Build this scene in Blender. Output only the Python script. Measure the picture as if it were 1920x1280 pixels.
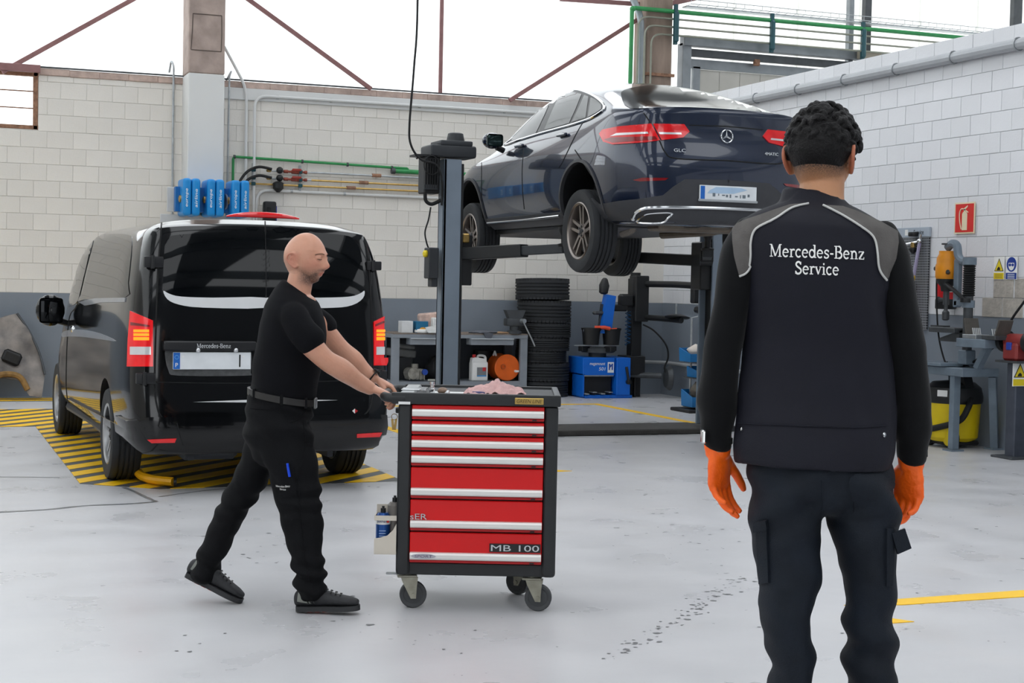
import bpy, bmesh, math, random
from mathutils import Vector, Matrix, Quaternion, noise
from mathutils.bvhtree import BVHTree
from mathutils.geometry import delaunay_2d_cdt

random.seed(7)
for o in list(bpy.data.objects): bpy.data.objects.remove(o)
SC = bpy.context.scene
COL = SC.collection
V = Vector
PI = math.pi

# ------------------------------------------------------------------ camera
FPX, TH, PITCH, ROLL, CAMH = 2890.4, 0.3697, 0.0373, 0.0202, 1.4937
_r0 = V((math.cos(TH), -math.sin(TH), 0)); _f0 = V((math.sin(TH), math.cos(TH), 0)); _z = V((0, 0, 1))
_fw = _f0 * math.cos(PITCH) - _z * math.sin(PITCH)
_up = _z * math.cos(PITCH) + _f0 * math.sin(PITCH)
_ex = _r0 * math.cos(ROLL) + _up * math.sin(ROLL)
_uy = _up * math.cos(ROLL) - _r0 * math.sin(ROLL)
CAMP = V((0, 0, CAMH))
cam_d = bpy.data.cameras.new('camera'); cam = bpy.data.objects.new('camera', cam_d); COL.objects.link(cam)
cam_d.sensor_fit = 'HORIZONTAL'; cam_d.sensor_width = 36.0; cam_d.lens = FPX / 1920 * 36.0
cam_d.clip_start = 0.05; cam_d.clip_end = 200
cam.matrix_world = Matrix(((_ex.x, _uy.x, -_fw.x, 0), (_ex.y, _uy.y, -_fw.y, 0), (_ex.z, _uy.z, -_fw.z, CAMH), (0, 0, 0, 1)))
SC.camera = cam

def ray(px, py):                      # direction with unit depth along the optical axis
    return _fw + _ex * ((px - 960) / FPX) - _uy * ((py - 640) / FPX)
def at(px, py, dep): return CAMP + ray(px, py) * dep
def ground(px, py, z=0.0):
    r = ray(px, py); return CAMP + r * ((z - CAMH) / r.z)
def onY(px, py, Y):
    r = ray(px, py); return CAMP + r * (Y / r.y)
def onX(px, py, X):
    r = ray(px, py); return CAMP + r * (X / r.x)
def proj(P):
    d = P - CAMP; w = d.dot(_fw)
    return 960 + FPX * d.dot(_ex) / w, 640 - FPX * d.dot(_uy) / w, w

# ------------------------------------------------------------------ sky, light, exposure
W = bpy.data.worlds.new('overcast_sky'); SC.world = W; W.use_nodes = True
_bg = W.node_tree.nodes['Background']
_bg.inputs[0].default_value = (0.93, 0.965, 1.0, 1); _bg.inputs[1].default_value = 2.3
SC.view_settings.view_transform = 'Standard'; SC.view_settings.look = 'None'
SC.view_settings.gamma = 1.0; SC.view_settings.use_curve_mapping = False
SC.view_settings.exposure = 0.27
SUNLIKE = None

# ------------------------------------------------------------------ materials
def lin(c):
    if isinstance(c, str):
        c = c.lstrip('#'); c = [int(c[i:i + 2], 16) / 255 for i in (0, 2, 4)]
    return tuple((x / 12.92 if x <= .04045 else ((x + .055) / 1.055) ** 2.4) for x in c) + (1,)
MATS = {}
def mat(name, col, rough=.5, metal=0.0, var=.06, scale=8, bump=0.0, bscale=60, coat=0, spec=.5, emit=None, estr=0, trans=0, ior=1.45, objrand=0, col2=None, stretch=None, sheen=0):
    if name in MATS: return MATS[name]
    m = bpy.data.materials.new(name); m.use_nodes = True; nt = m.node_tree; N = nt.nodes; L = nt.links
    b = N['Principled BSDF']; c = lin(col)
    b.inputs['Roughness'].default_value = rough; b.inputs['Metallic'].default_value = metal
    b.inputs['Specular IOR Level'].default_value = spec; b.inputs['IOR'].default_value = ior
    b.inputs['Coat Weight'].default_value = coat; b.inputs['Coat Roughness'].default_value = .03
    b.inputs['Transmission Weight'].default_value = trans
    if sheen: b.inputs['Sheen Weight'].default_value = sheen; b.inputs['Sheen Roughness'].default_value = .5
    if emit: b.inputs['Emission Color'].default_value = lin(emit); b.inputs['Emission Strength'].default_value = estr
    tc = N.new('ShaderNodeTexCoord'); src = tc.outputs['Object']
    if stretch:
        mp = N.new('ShaderNodeMapping'); mp.inputs['Scale'].default_value = stretch; L.new(src, mp.inputs[0]); src = mp.outputs[0]
    nz = N.new('ShaderNodeTexNoise'); nz.inputs['Scale'].default_value = scale; nz.inputs['Detail'].default_value = 4; L.new(src, nz.inputs[0])
    rp = N.new('ShaderNodeValToRGB'); L.new(nz.outputs[0], rp.inputs[0])
    c2 = lin(col2) if col2 else c
    rp.color_ramp.elements[0].position = .3; rp.color_ramp.elements[1].position = .72
    rp.color_ramp.elements[0].color = tuple(x * (1 - var) for x in c[:3]) + (1,)
    rp.color_ramp.elements[1].color = tuple(min(1, x * (1 + var)) for x in c2[:3]) + (1,)
    out = rp.outputs[0]
    if objrand:
        oi = N.new('ShaderNodeObjectInfo'); mr = N.new('ShaderNodeMapRange'); L.new(oi.outputs['Random'], mr.inputs[0])
        mr.inputs[3].default_value = 1 - objrand; mr.inputs[4].default_value = 1 + objrand
        mx = N.new('ShaderNodeMix'); mx.data_type = 'RGBA'; mx.blend_type = 'MULTIPLY'; mx.inputs[0].default_value = 1
        L.new(out, mx.inputs[6]); cb = N.new('ShaderNodeCombineColor')
        for k in range(3): L.new(mr.outputs[0], cb.inputs[k])
        L.new(cb.outputs[0], mx.inputs[7]); out = mx.outputs[2]
    L.new(out, b.inputs['Base Color'])
    if bump:
        n2 = N.new('ShaderNodeTexNoise'); n2.inputs['Scale'].default_value = bscale; n2.inputs['Detail'].default_value = 3; L.new(src, n2.inputs[0])
        bp = N.new('ShaderNodeBump'); bp.inputs['Strength'].default_value = bump; bp.inputs['Distance'].default_value = .01
        L.new(n2.outputs[0], bp.inputs['Height']); L.new(bp.outputs[0], b.inputs['Normal'])
    MATS[name] = m; return m

# ------------------------------------------------------------------ mesh helpers
def frame(t, ref=None):
    t = t.normalized()
    if ref is None or abs(t.dot(ref.normalized())) > .97: ref = V((0, 0, 1)) if abs(t.z) < .9 else V((0, 1, 0))
    a = ref.cross(t)
    a.normalize(); b = t.cross(a)
    return a, b
def cr(pts, closed=False, n=6):
    """Catmull-Rom through 2D or 3D points."""
    P = [V(p) for p in pts]; out = []; m = len(P); rng = m if closed else m - 1
    for i in range(rng):
        p0 = P[(i - 1) % m] if closed or i > 0 else P[0]; p1 = P[i]; p2 = P[(i + 1) % m]
        p3 = P[(i + 2) % m] if closed or i + 2 < m else P[-1]
        for k in range(n):
            t = k / n
            out.append(.5 * ((2 * p1) + (p2 - p0) * t + (2 * p0 - 5 * p1 + 4 * p2 - p3) * t * t + (3 * p1 - p0 - 3 * p2 + p3) * t ** 3))
    if not closed: out.append(P[-1])
    return out
class MB:
    def __init__(s): s.bm = bmesh.new()
    def box(s, c, size, rot=None, bev=0.0, seg=1):
        b2 = bmesh.new(); bmesh.ops.create_cube(b2, size=1)
        for v in b2.verts: v.co = V((v.co.x * size[0], v.co.y * size[1], v.co.z * size[2]))
        if bev: bmesh.ops.bevel(b2, geom=list(b2.edges), offset=bev, segments=seg, affect='EDGES', profile=.6)
        M = Matrix.Translation(V(c)) @ (rot.to_4x4() if rot is not None else Matrix())
        b2.transform(M); s.add(b2); return s
    def add(s, b2):
        me = bpy.data.meshes.new('t'); b2.to_mesh(me); b2.free(); s.bm.from_mesh(me); bpy.data.meshes.remove(me)
    def rings(s, rings, cap=True, closed=False):
        bm = s.bm; R = [[bm.verts.new(p) for p in r] for r in rings]; n = len(R[0])
        m = len(R)
        for i in range(m if closed else m - 1):
            A, B = R[i], R[(i + 1) % m]
            for k in range(n):
                try: bm.faces.new((A[k], A[(k + 1) % n], B[(k + 1) % n], B[k]))
                except ValueError: pass
        if cap and not closed:
            for r, fl in ((R[0], True), (R[-1], False)):
                try: bm.faces.new(list(reversed(r)) if fl else r)
                except ValueError: pass
        return s
    def cyl(s, p0, p1, r, r2=None, n=16, cap=True):
        p0, p1 = V(p0), V(p1); a, b = frame(p1 - p0); r2 = r if r2 is None else r2
        ring = lambda p, q: [p + (a * math.cos(2 * PI * k / n) + b * math.sin(2 * PI * k / n)) * q for k in range(n)]
        return s.rings([ring(p0, r), ring(p1, r2)], cap)
    def tube(s, pts, r, n=8, closed=False, cap=True, flat=1.0, ref=None):
        P = [V(p) for p in pts]; R = []; a = None; m = len(P)
        for i, p in enumerate(P):
            t = (P[(i + 1) % m] - P[i - 1]) if closed else (P[min(i + 1, m - 1)] - P[max(i - 1, 0)])
            if t.length < 1e-9: t = V((0, 0, 1))
            t.normalize()
            if a is None: a, b = frame(t, ref)
            else:
                a = a - t * a.dot(t)
                if a.length < 1e-6: a, b = frame(t, ref)
                a.normalize(); b = t.cross(a)
            rr = r(i / (m - 1)) if callable(r) else (r[i] if isinstance(r, (list, tuple)) else r)
            R.append([p + a * math.cos(2 * PI * k / n) * rr + b * math.sin(2 * PI * k / n) * rr * flat for k in range(n)])
        return s.rings(R, cap, closed)
    def lathe(s, prof, o=(0, 0, 0), axis=(0, 0, 1), n=24, cap=True, closed=False):
        o, ax = V(o), V(axis).normalized(); a, b = frame(ax)
        R = [[o + ax * h + (a * math.cos(2 * PI * k / n) + b * math.sin(2 * PI * k / n)) * max(r, 1e-4) for k in range(n)] for r, h in prof]
        return s.rings(R, cap, closed)
    def prism(s, poly, o, ux, uy, depth):
        """polygon (2D) in plane (o,ux,uy) extruded along ux x uy by depth"""
        o, ux, uy = V(o), V(ux), V(uy); n = ux.cross(uy).normalized()
        A = [o + ux * p[0] + uy * p[1] for p in poly]; bm = s.bm
        a = [bm.verts.new(p) for p in A]; b = [bm.verts.new(p + n * depth) for p in A]; m = len(a)
        for k in range(m): bm.faces.new((a[k], a[(k + 1) % m], b[(k + 1) % m], b[k]))
        bm.faces.new(list(reversed(a))); bm.faces.new(b); return s
    def sphere(s, c, r, n=16, sc=(1, 1, 1), rot=None):
        b2 = bmesh.new(); bmesh.ops.create_uvsphere(b2, u_segments=n, v_segments=max(6, n // 2), radius=1)
        for v in b2.verts: v.co = V((v.co.x * sc[0] * r, v.co.y * sc[1] * r, v.co.z * sc[2] * r))
        b2.transform(Matrix.Translation(V(c)) @ (rot.to_4x4() if rot is not None else Matrix())); s.add(b2); return s
    def quads(s, verts, faces):
        vs = [s.bm.verts.new(v) for v in verts]
        for f in faces:
            try: s.bm.faces.new([vs[i] for i in f])
            except ValueError: pass
        return s
    def build(s, name, material, parent=None, world=False, smooth=True, angle=35, recalc=True):
        me = bpy.data.meshes.new(name)
        if recalc: bmesh.ops.recalc_face_normals(s.bm, faces=list(s.bm.faces))
        if world and parent is not None: s.bm.transform(wm(parent).inverted())
        s.bm.to_mesh(me); s.bm.free()
        return link_mesh(name, me, material, parent, smooth, angle)
def link_mesh(name, me, material, parent=None, smooth=True, angle=35):
    o = bpy.data.objects.new(name, me); COL.objects.link(o)
    for m in (material if isinstance(material, (list, tuple)) else [material]):
        if m: me.materials.append(m)
    if smooth:
        me.polygons.foreach_set('use_smooth', [True] * len(me.polygons)); me.set_sharp_from_angle(angle=math.radians(angle))
    if parent is not None: o.parent = parent
    return o
def wm(o):
    M = o.matrix_basis.copy()
    while o.parent is not None: o = o.parent; M = o.matrix_basis @ M
    return M
def tag(o, label=None, cat=None, group=None, kind=None):
    for k, v in (('label', label), ('category', cat), ('group', group), ('kind', kind)):
        if v: o[k] = v
    return o
def thing(name, label, cat, loc=(0, 0, 0), rotz=0.0, group=None):
    o = bpy.data.objects.new(name, None); COL.objects.link(o); o.empty_display_size = .1
    o.location = V(loc); o.rotation_euler = (0, 0, rotz)
    return tag(o, label, cat, group)
def struct(o, label=None): return tag(o, label, kind='structure')
def dup(o, parent=None):
    c = o.copy(); COL.objects.link(c); c.parent = parent
    for ch in list(o.children): dup(ch, c)
    return c
def to_mesh(o):
    dg = bpy.context.evaluated_depsgraph_get(); dg.update()
    return bpy.data.meshes.new_from_object(o.evaluated_get(dg))
def applied(mb, mods):
    """run modifiers on a temporary object and return a fresh bmesh"""
    me = bpy.data.meshes.new('t'); bmesh.ops.recalc_face_normals(mb.bm, faces=list(mb.bm.faces)); mb.bm.to_mesh(me); mb.bm.free()
    o = bpy.data.objects.new('t', me); COL.objects.link(o)
    for typ, kw in mods:
        m = o.modifiers.new('m', typ)
        for k, v in kw.items(): setattr(m, k, v)
    r = to_mesh(o); bpy.data.objects.remove(o); bpy.data.meshes.remove(me)
    out = MB(); out.bm.from_mesh(r); bpy.data.meshes.remove(r); return out
def union(mb, voxel=.008, smooth=4, fac=.5):
    return applied(mb, [('REMESH', dict(mode='VOXEL', voxel_size=voxel)), ('SMOOTH', dict(factor=fac, iterations=smooth))])
def text_mesh(s, size=1.0, extrude=.0):
    c = bpy.data.curves.new('txt', 'FONT'); c.body = s; c.size = size; c.extrude = extrude; c.align_x = 'CENTER'; c.align_y = 'CENTER'
    c.resolution_u = 3
    o = bpy.data.objects.new('t', c); COL.objects.link(o); me = to_mesh(o); bpy.data.objects.remove(o); return me
def text(name, s, M, material, parent, width=None, height=None, extrude=.001, shear=0):
    """flat lettering: local x along, y up; M places it; fitted to width/height"""
    me = text_mesh(s, 1.0, 0.0)
    xs = [v.co.x for v in me.vertices]; ys = [v.co.y for v in me.vertices]
    w, h = max(xs) - min(xs), max(ys) - min(ys); cx, cy = (max(xs) + min(xs)) / 2, (max(ys) + min(ys)) / 2
    sx = width / w if width else height / h; sy = height / h if height else sx
    mb = MB(); mb.bm.from_mesh(me); bpy.data.meshes.remove(me)
    for v in mb.bm.verts: v.co = V(((v.co.x - cx) * sx + shear * (v.co.y - cy) * sy, (v.co.y - cy) * sy, 0))
    g = bmesh.ops.extrude_face_region(mb.bm, geom=list(mb.bm.faces))
    for v in g['geom']:
        if isinstance(v, bmesh.types.BMVert): v.co.z += extrude
    mb.bm.transform(M); return mb.build(name, material, parent, smooth=False)
def basis(o, x, y):
    x = V(x).normalized(); z = x.cross(V(y)).normalized(); y = z.cross(x)
    return Matrix(((x.x, y.x, z.x, o[0]), (x.y, y.y, z.y, o[1]), (x.z, y.z, z.z, o[2]), (0, 0, 0, 1)))

# ---- things laid on a curved surface: 2D outlines cast onto a body and given thickness
def pip(p, poly):
    x, y = p; c = False; j = len(poly) - 1
    for i in range(len(poly)):
        a, b = poly[i], poly[j]
        if (a[1] > y) != (b[1] > y) and x < (b[0] - a[0]) * (y - a[1]) / (b[1] - a[1]) + a[0]: c = not c
        j = i
    return c
def px_cast(inv):
    o = inv @ CAMP; R = inv.to_3x3()
    return lambda u, v: (o, (R @ ray(u, v)).normalized())
def y_cast(y0=-9): return lambda u, v: (V((u, y0, v)), V((0, 1, 0)))          # (x,z) seen from behind
def x_cast(x0=-9): return lambda u, v: (V((x0, u, v)), V((1, 0, 0)) if x0 < 0 else V((-1, 0, 0)))  # (y,z) from the side
def dens(poly, step, closed=True):
    out = []; m = len(poly)
    for i in range(m if closed else m - 1):
        a, b = V(poly[i]).to_2d(), V(poly[(i + 1) % m]).to_2d(); k = max(1, int((b - a).length / step + .5))
        out += [a.lerp(b, j / k) for j in range(k)]
    if not closed: out.append(V(poly[-1]).to_2d())
    return out
def patch(name, poly, cast, bvh, off, material, parent, step, under=.008, mirror=False, build=True):
    P = dens(poly, step); n = len(P)
    x0, x1 = min(p.x for p in P), max(p.x for p in P); y0, y1 = min(p.y for p in P), max(p.y for p in P)
    pts = list(P); y = y0 + step * .5
    while y < y1:
        x = x0 + step * .5
        while x < x1:
            if pip((x, y), P) and min((q - V((x, y))).length for q in P) > step * .45: pts.append(V((x, y)))
            x += step
        y += step
    r = delaunay_2d_cdt(pts, [(i, (i + 1) % n) for i in range(n)], [], 1, 1e-6)
    vs, fs = r[0], r[2]; top = []; low = []
    for p in vs:
        o, d = cast(p.x, p.y); h = bvh.ray_cast(o, d)
        if h[0] is None: top.append(None); low.append(None); continue
        nn = h[1] if h[1].dot(d) < 0 else -h[1]
        top.append(h[0] + nn * off); low.append(h[0] - nn * under)
    mb = MB(); bm = mb.bm; T = [bm.verts.new(t) if t is not None else None for t in top]; cnt = {}
    for f in fs:
        if any(T[i] is None for i in f): continue
        try: bm.faces.new([T[i] for i in f])
        except ValueError: continue
        for k in range(3):
            e = tuple(sorted((f[k], f[(k + 1) % 3]))); cnt[e] = cnt.get(e, 0) + 1
    L = {}
    for (a, b), c in cnt.items():
        if c == 1:
            for i in (a, b):
                if i not in L: L[i] = bm.verts.new(low[i])
            try: bm.faces.new((T[a], T[b], L[b], L[a]))
            except ValueError: pass
    for v in [v for v in bm.verts if not v.link_faces]: bm.verts.remove(v)
    if mirror:
        g = bmesh.ops.duplicate(bm, geom=list(bm.verts) + list(bm.edges) + list(bm.faces))
        for v in g['geom']:
            if isinstance(v, bmesh.types.BMVert): v.co.x = -v.co.x
    if not build: return mb
    return mb.build(name, material, parent, angle=50)
def mirrored(o, name=None, parent=None):
    me = o.data.copy(); me.transform(Matrix.Scale(-1, 4, V((1, 0, 0)))); me.flip_normals()
    c = bpy.data.objects.new(name or o.name.split('.')[0], me); COL.objects.link(c); c.parent = parent or o.parent
    for k in o.keys(): c[k] = o[k]
    return c
def cast_line(poly, cast, bvh, off=0.0, step=4, closed=False):
    out = []
    for p in dens(poly, step, closed):
        o, d = cast(p.x, p.y); h = bvh.ray_cast(o, d)
        if h[0] is not None: out.append(h[0] + (h[1] if h[1].dot(d) < 0 else -h[1]) * off)
    return out
def bvh_of(o): 
    bm = bmesh.new(); bm.from_mesh(o.data); t = BVHTree.FromBMesh(bm); bm.free(); return t

# ---- serif lettering drawn with strokes
def _A(cx, cy, rx, ry, a0, a1, n=12): return [(cx + rx * math.cos(math.radians(a0 + (a1 - a0) * k / n)), cy + ry * math.sin(math.radians(a0 + (a1 - a0) * k / n))) for k in range(n + 1)]
_T, _H, _S = .11, .06, .05
GLY = {
 'M': (.92, [([(.12, 0), (.12, .68)], _H), ([(.12, .68), (.42, .04)], _T), ([(.42, .04), (.72, .68)], _H), ([(.74, .68), (.74, 0)], _T), ([(0, .02), (.24, .02)], _S), ([(.6, .02), (.88, .02)], _S), ([(0, .68), (.16, .68)], _S), ([(.7, .68), (.88, .68)], _S)]),
 'e': (.52, [(_A(.25, .23, .19, .21, 5, 318, 16), _T * .85), ([(.08, .25), (.44, .25)], _S)]),
 'r': (.42, [([(.14, 0), (.14, .45)], _T), ([(.02, .02), (.28, .02)], _S), ([(.02, .43), (.14, .43)], _S), (_A(.3, .27, .15, .16, 165, 50, 6), _T * .8)]),
 'c': (.49, [(_A(.26, .23, .19, .21, 42, 318, 14), _T * .85)]),
 'd': (.58, [(_A(.24, .23, .18, .21, 20, 340, 16), _T * .85), ([(.44, 0), (.44, .72)], _T), ([(.44, .02), (.56, .02)], _S), ([(.32, .7), (.44, .7)], _S)]),
 's': (.43, [(cr([(.36, .36), (.3, .43), (.2, .44), (.1, .38), (.1, .3), (.2, .24), (.3, .2), (.36, .13), (.3, .04), (.2, .01), (.1, .03), (.06, .1)], n=3), _T * .8), ([(.36, .34), (.36, .45)], _S), ([(.06, .0), (.06, .12)], _S)]),
 'S': (.58, [(cr([(.46, .56), (.38, .66), (.27, .68), (.15, .62), (.12, .52), (.2, .42), (.34, .34), (.46, .26), (.48, .15), (.4, .05), (.27, .01), (.15, .04), (.09, .14)], n=3), _T), ([(.47, .52), (.47, .69)], _S), ([(.08, .0), (.08, .18)], _S)]),
 '-': (.34, [([(.05, .25), (.29, .25)], _T * .8)]),
 'B': (.66, [([(.15, 0), (.15, .7)], _T), ([(.02, .02), (.35, .02)], _S), ([(.02, .68), (.33, .68)], _S), (_A(.33, .52, .17, .16, 90, -90, 10), _T * .9), ([(.15, .37), (.36, .37)], _S), (_A(.34, .19, .22, .17, 90, -90, 10), _T)]),
 'n': (.6, [([(.14, 0), (.14, .45)], _T), ([(.02, .02), (.26, .02)], _S), ([(.02, .43), (.14, .43)], _S), (_A(.3, .27, .15, .16, 175, 0, 8) + [(.45, .0)], _T * .9), ([(.34, .02), (.57, .02)], _S)]),
 'z': (.48, [([(.05, .42), (.42, .42)], _S), ([(.4, .43), (.07, .02)], _T), ([(.05, .02), (.43, .02)], _S), ([(.06, .42), (.06, .33)], _S), ([(.42, .02), (.42, .12)], _S)]),
 'v': (.5, [([(.07, .44), (.25, .02)], _T), ([(.25, .02), (.42, .44)], _H), ([(0, .43), (.17, .43)], _S), ([(.33, .43), (.5, .43)], _S)]),
 'i': (.3, [([(.15, 0), (.15, .44)], _T), ([(.03, .02), (.28, .02)], _S), ([(.03, .43), (.15, .43)], _S), ([(.1, .6), (.2, .6)], _T)]),
}
def serif(s, x0, y0, width, em, slope=0.0, ydir=1):
    """quads (2D) of a line of serif text starting at x0, baseline y0; ydir=-1 for pixel space"""
    tot = sum(GLY[c][0] for c in s); k = width / tot; x = x0; out = []
    for c in s:
        adv, st = GLY[c]
        for pl, t in st:
            Q = dens([(p[0], p[1]) for p in pl], .06, False); m = len(Q)
            if m < 2: continue
            L = []
            for i, p in enumerate(Q):
                d = (Q[min(i + 1, m - 1)] - Q[max(i - 1, 0)]).normalized(); n = V((-d.y, d.x)) * t * .5
                L.append((p + n, p - n))
            for i in range(m - 1):
                q = [L[i][0], L[i + 1][0], L[i + 1][1], L[i][1]]
                out.append([(x + a.x * k, y0 + (x + a.x * k - x0) * slope + ydir * a.y * em) for a in q])
        x += adv * k
    return out
def cast_quads(name, quads, cast, bvh, off, material, parent):
    mb = MB()
    for q in quads:
        P = []
        for u, v in q:
            o, d = cast(u, v); h = bvh.ray_cast(o, d)
            if h[0] is None: break
            P.append(h[0] + (h[1] if h[1].dot(d) < 0 else -h[1]) * off)
        if len(P) == 4: mb.quads(P, [(0, 1, 2, 3)])
    return mb.build(name, material, parent, smooth=False)
# ------------------------------------------------------------------ the building
YB, XR, ZT = 19.59, 9.729, 3.99
M_white_l = mat('wall_paint_warm', '#dedad3', .62, var=.05, scale=1.3, bump=.25, bscale=45, objrand=.035)
M_white_r = mat('wall_paint_cool', '#dfe0e3', .6, var=.04, scale=1.5, bump=.25, bscale=45, objrand=.03)
M_joint = mat('mortar_paint', '#d6d3cd', .8, var=.1, scale=6)
M_jointr = mat('mortar_paint_cool', '#b5b7bb', .8, var=.1, scale=6)
M_blue = mat('wall_paint_blue_grey', '#7d858f', .45, var=.08, scale=1.2, bump=.1, bscale=30)
M_raw = mat('raw_concrete', '#a2928a', .9, var=.22, scale=5, bump=.5, bscale=25)
M_rawb = mat('brown_concrete', '#8d7c70', .9, var=.25, scale=6, bump=.5, bscale=25, stretch=(1, 1, .3))
M_pinkc = mat('pink_concrete', '#b9a49a', .9, var=.25, scale=7, bump=.6, bscale=30)
M_paintw = mat('pillar_paint', '#d3d4d3', .6, var=.03, scale=2)
M_redsteel = mat('red_oxide_steel', '#8a6463', .6, var=.12, scale=12)
M_rust = mat('rusty_steel', '#8f6b55', .8, var=.35, scale=25, bump=.3)
M_galv = mat('galvanised_steel', '#a9adb0', .42, .75, var=.15, scale=14)
M_greysteel = mat('grey_steel', '#83888c', .45, .3, var=.12, scale=6)
M_darksteel = mat('dark_steel', '#4b4e51', .5, .4, var=.15, scale=10)
M_green = mat('green_pipe_paint', '#2f8a4e', .4, var=.1, scale=9)
M_roof = mat('roof_sheet', '#a9acaf', .6, var=.05, scale=3)
M_yellow = mat('yellow_floor_paint', '#ffc606', .45, var=.08, scale=7)
M_hazblk = mat('dark_floor_paint', '#4d4f50', .5, var=.15, scale=5)

def translucent(name, col, clear=.12):
    m = bpy.data.materials.new(name); m.use_nodes = True; nt = m.node_tree; nt.nodes.clear()
    out = nt.nodes.new('ShaderNodeOutputMaterial'); t = nt.nodes.new('ShaderNodeBsdfTranslucent'); d = nt.nodes.new('ShaderNodeBsdfDiffuse')
    tr = nt.nodes.new('ShaderNodeBsdfTransparent'); a = nt.nodes.new('ShaderNodeMixShader'); b = nt.nodes.new('ShaderNodeMixShader')
    nz = nt.nodes.new('ShaderNodeTexNoise'); nz.inputs['Scale'].default_value = 3; rp = nt.nodes.new('ShaderNodeValToRGB')
    c = lin(col); rp.color_ramp.elements[0].color = tuple(x * .96 for x in c[:3]) + (1,); rp.color_ramp.elements[1].color = c
    nt.links.new(nz.outputs[0], rp.inputs[0]); nt.links.new(rp.outputs[0], t.inputs[0]); nt.links.new(rp.outputs[0], d.inputs[0])
    a.inputs[0].default_value = .14; nt.links.new(t.outputs[0], a.inputs[1]); nt.links.new(d.outputs[0], a.inputs[2])
    b.inputs[0].default_value = clear; nt.links.new(a.outputs[0], b.inputs[1]); nt.links.new(tr.outputs[0], b.inputs[2]); nt.links.new(b.outputs[0], out.inputs[0])
    MATS[name] = m; return m
M_poly = translucent('translucent_cladding', '#f6f7f6', .2)
M_polyw = translucent('weathered_translucent_cladding', '#efefec', .12)

def floor_mat():
    m = mat('floor_epoxy', '#b4b6b9', .3, var=.0)
    nt = m.node_tree; N = nt.nodes; L = nt.links; b = N['Principled BSDF']
    tc = N.new('ShaderNodeTexCoord')
    def noise_ramp(scale, p0, p1, c0, c1, stretch=(1, 1, 1), detail=5, rotz=0):
        mp = N.new('ShaderNodeMapping'); mp.inputs['Scale'].default_value = stretch; mp.inputs['Rotation'].default_value = (0, 0, rotz); L.new(tc.outputs['Object'], mp.inputs[0])
        n = N.new('ShaderNodeTexNoise'); n.inputs['Scale'].default_value = scale; n.inputs['Detail'].default_value = detail; L.new(mp.outputs[0], n.inputs[0])
        r = N.new('ShaderNodeValToRGB'); r.color_ramp.elements[0].position = p0; r.color_ramp.elements[1].position = p1
        r.color_ramp.elements[0].color = c0; r.color_ramp.elements[1].color = c1; L.new(n.outputs[0], r.inputs[0]); return r.outputs[0]
    def mul(a, c):
        x = N.new('ShaderNodeMix'); x.data_type = 'RGBA'; x.blend_type = 'MULTIPLY'; x.inputs[0].default_value = 1; L.new(a, x.inputs[6]); L.new(c, x.inputs[7]); return x.outputs[2]
    base = noise_ramp(.35, .3, .7, lin('#c2c2c4'), lin('#cdccce'))
    streak = noise_ramp(1.2, .2, .66, (.92, .925, .935, 1), (1, 1, 1, 1), (.35, 1.6, 1), 6, .36)
    spots = noise_ramp(9, .2, .27, (.72, .72, .72, 1), (1, 1, 1, 1), (1, 1, 1), 3)
    warm = noise_ramp(.8, .6, .8, (1, 1, 1, 1), (1.0, .97, .94, 1))
    out = mul(mul(base, streak), warm); L.new(out, b.inputs['Base Color'])
    rr = noise_ramp(2.2, .3, .7, (.24, .24, .24, 1), (.42, .42, .42, 1)); L.new(rr, b.inputs['Roughness'])
    bp = N.new('ShaderNodeBump'); bp.inputs['Strength'].default_value = .08; bp.inputs['Distance'].default_value = .01
    n = N.new('ShaderNodeTexNoise'); n.inputs['Scale'].default_value = 14; L.new(tc.outputs['Object'], n.inputs[0]); L.new(n.outputs[0], bp.inputs['Height']); L.new(bp.outputs[0], b.inputs['Normal'])
    return m
M_floor = floor_mat()
FLOOR = struct(MB().box((5.5, 5, -.1), (27, 32, .2)).build('floor', M_floor, smooth=False), 'light grey painted concrete workshop floor')

# flat paint on the floor: every stripe its own piece
def clip(poly, a, b, c):            # keep a*x+b*y<=c
    out = []
    for i in range(len(poly)):
        p, q = poly[i], poly[(i + 1) % len(poly)]; dp, dq = a * p[0] + b * p[1] - c, a * q[0] + b * q[1] - c
        if dp <= 0: out.append(p)
        if (dp < 0) != (dq < 0) and dp != dq:
            t = dp / (dp - dq); out.append((p[0] + (q[0] - p[0]) * t, p[1] + (q[1] - p[1]) * t))
    return out
def flat(name, poly, material, z=.003):
    if len(poly) < 3: return None
    return MB().prism(poly, (0, 0, .0005), (1, 0, 0), (0, 1, 0), z).build(name, material, FLOOR, smooth=False)
hazA = [(1.107, 11.367), (1.613, 10.963), (3.42, 11.03), (3.42, 15.76), (1.107, 15.76)]
hazB = [(-1.4, 15.76), (3.42, 15.76), (3.42, 17.8), (-1.4, 17.8)]
for pg in (hazA, hazB):
    flat('hazard_field', pg, M_hazblk, .002)
    for k in range(16, 60):
        c0 = k * .41 * .7071 - .27; s = .7071
        pp = clip(clip(pg, -s, s, c0 + .165), s, -s, -c0)
        if len(pp) >= 3: flat('hazard_stripe', pp, M_yellow, .004)
flat('hazard_field', [(-1.4, 18.9), (1.7, 18.9), (1.7, 19.45), (-1.4, 19.45)], M_hazblk, .002)
for k in (0, 1): flat('hazard_stripe', [(-1.4, 18.95 + .27 * k), (1.7, 18.97 + .27 * k), (1.7, 19.09 + .27 * k), (-1.4, 19.07 + .27 * k)], M_yellow, .004)
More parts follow.
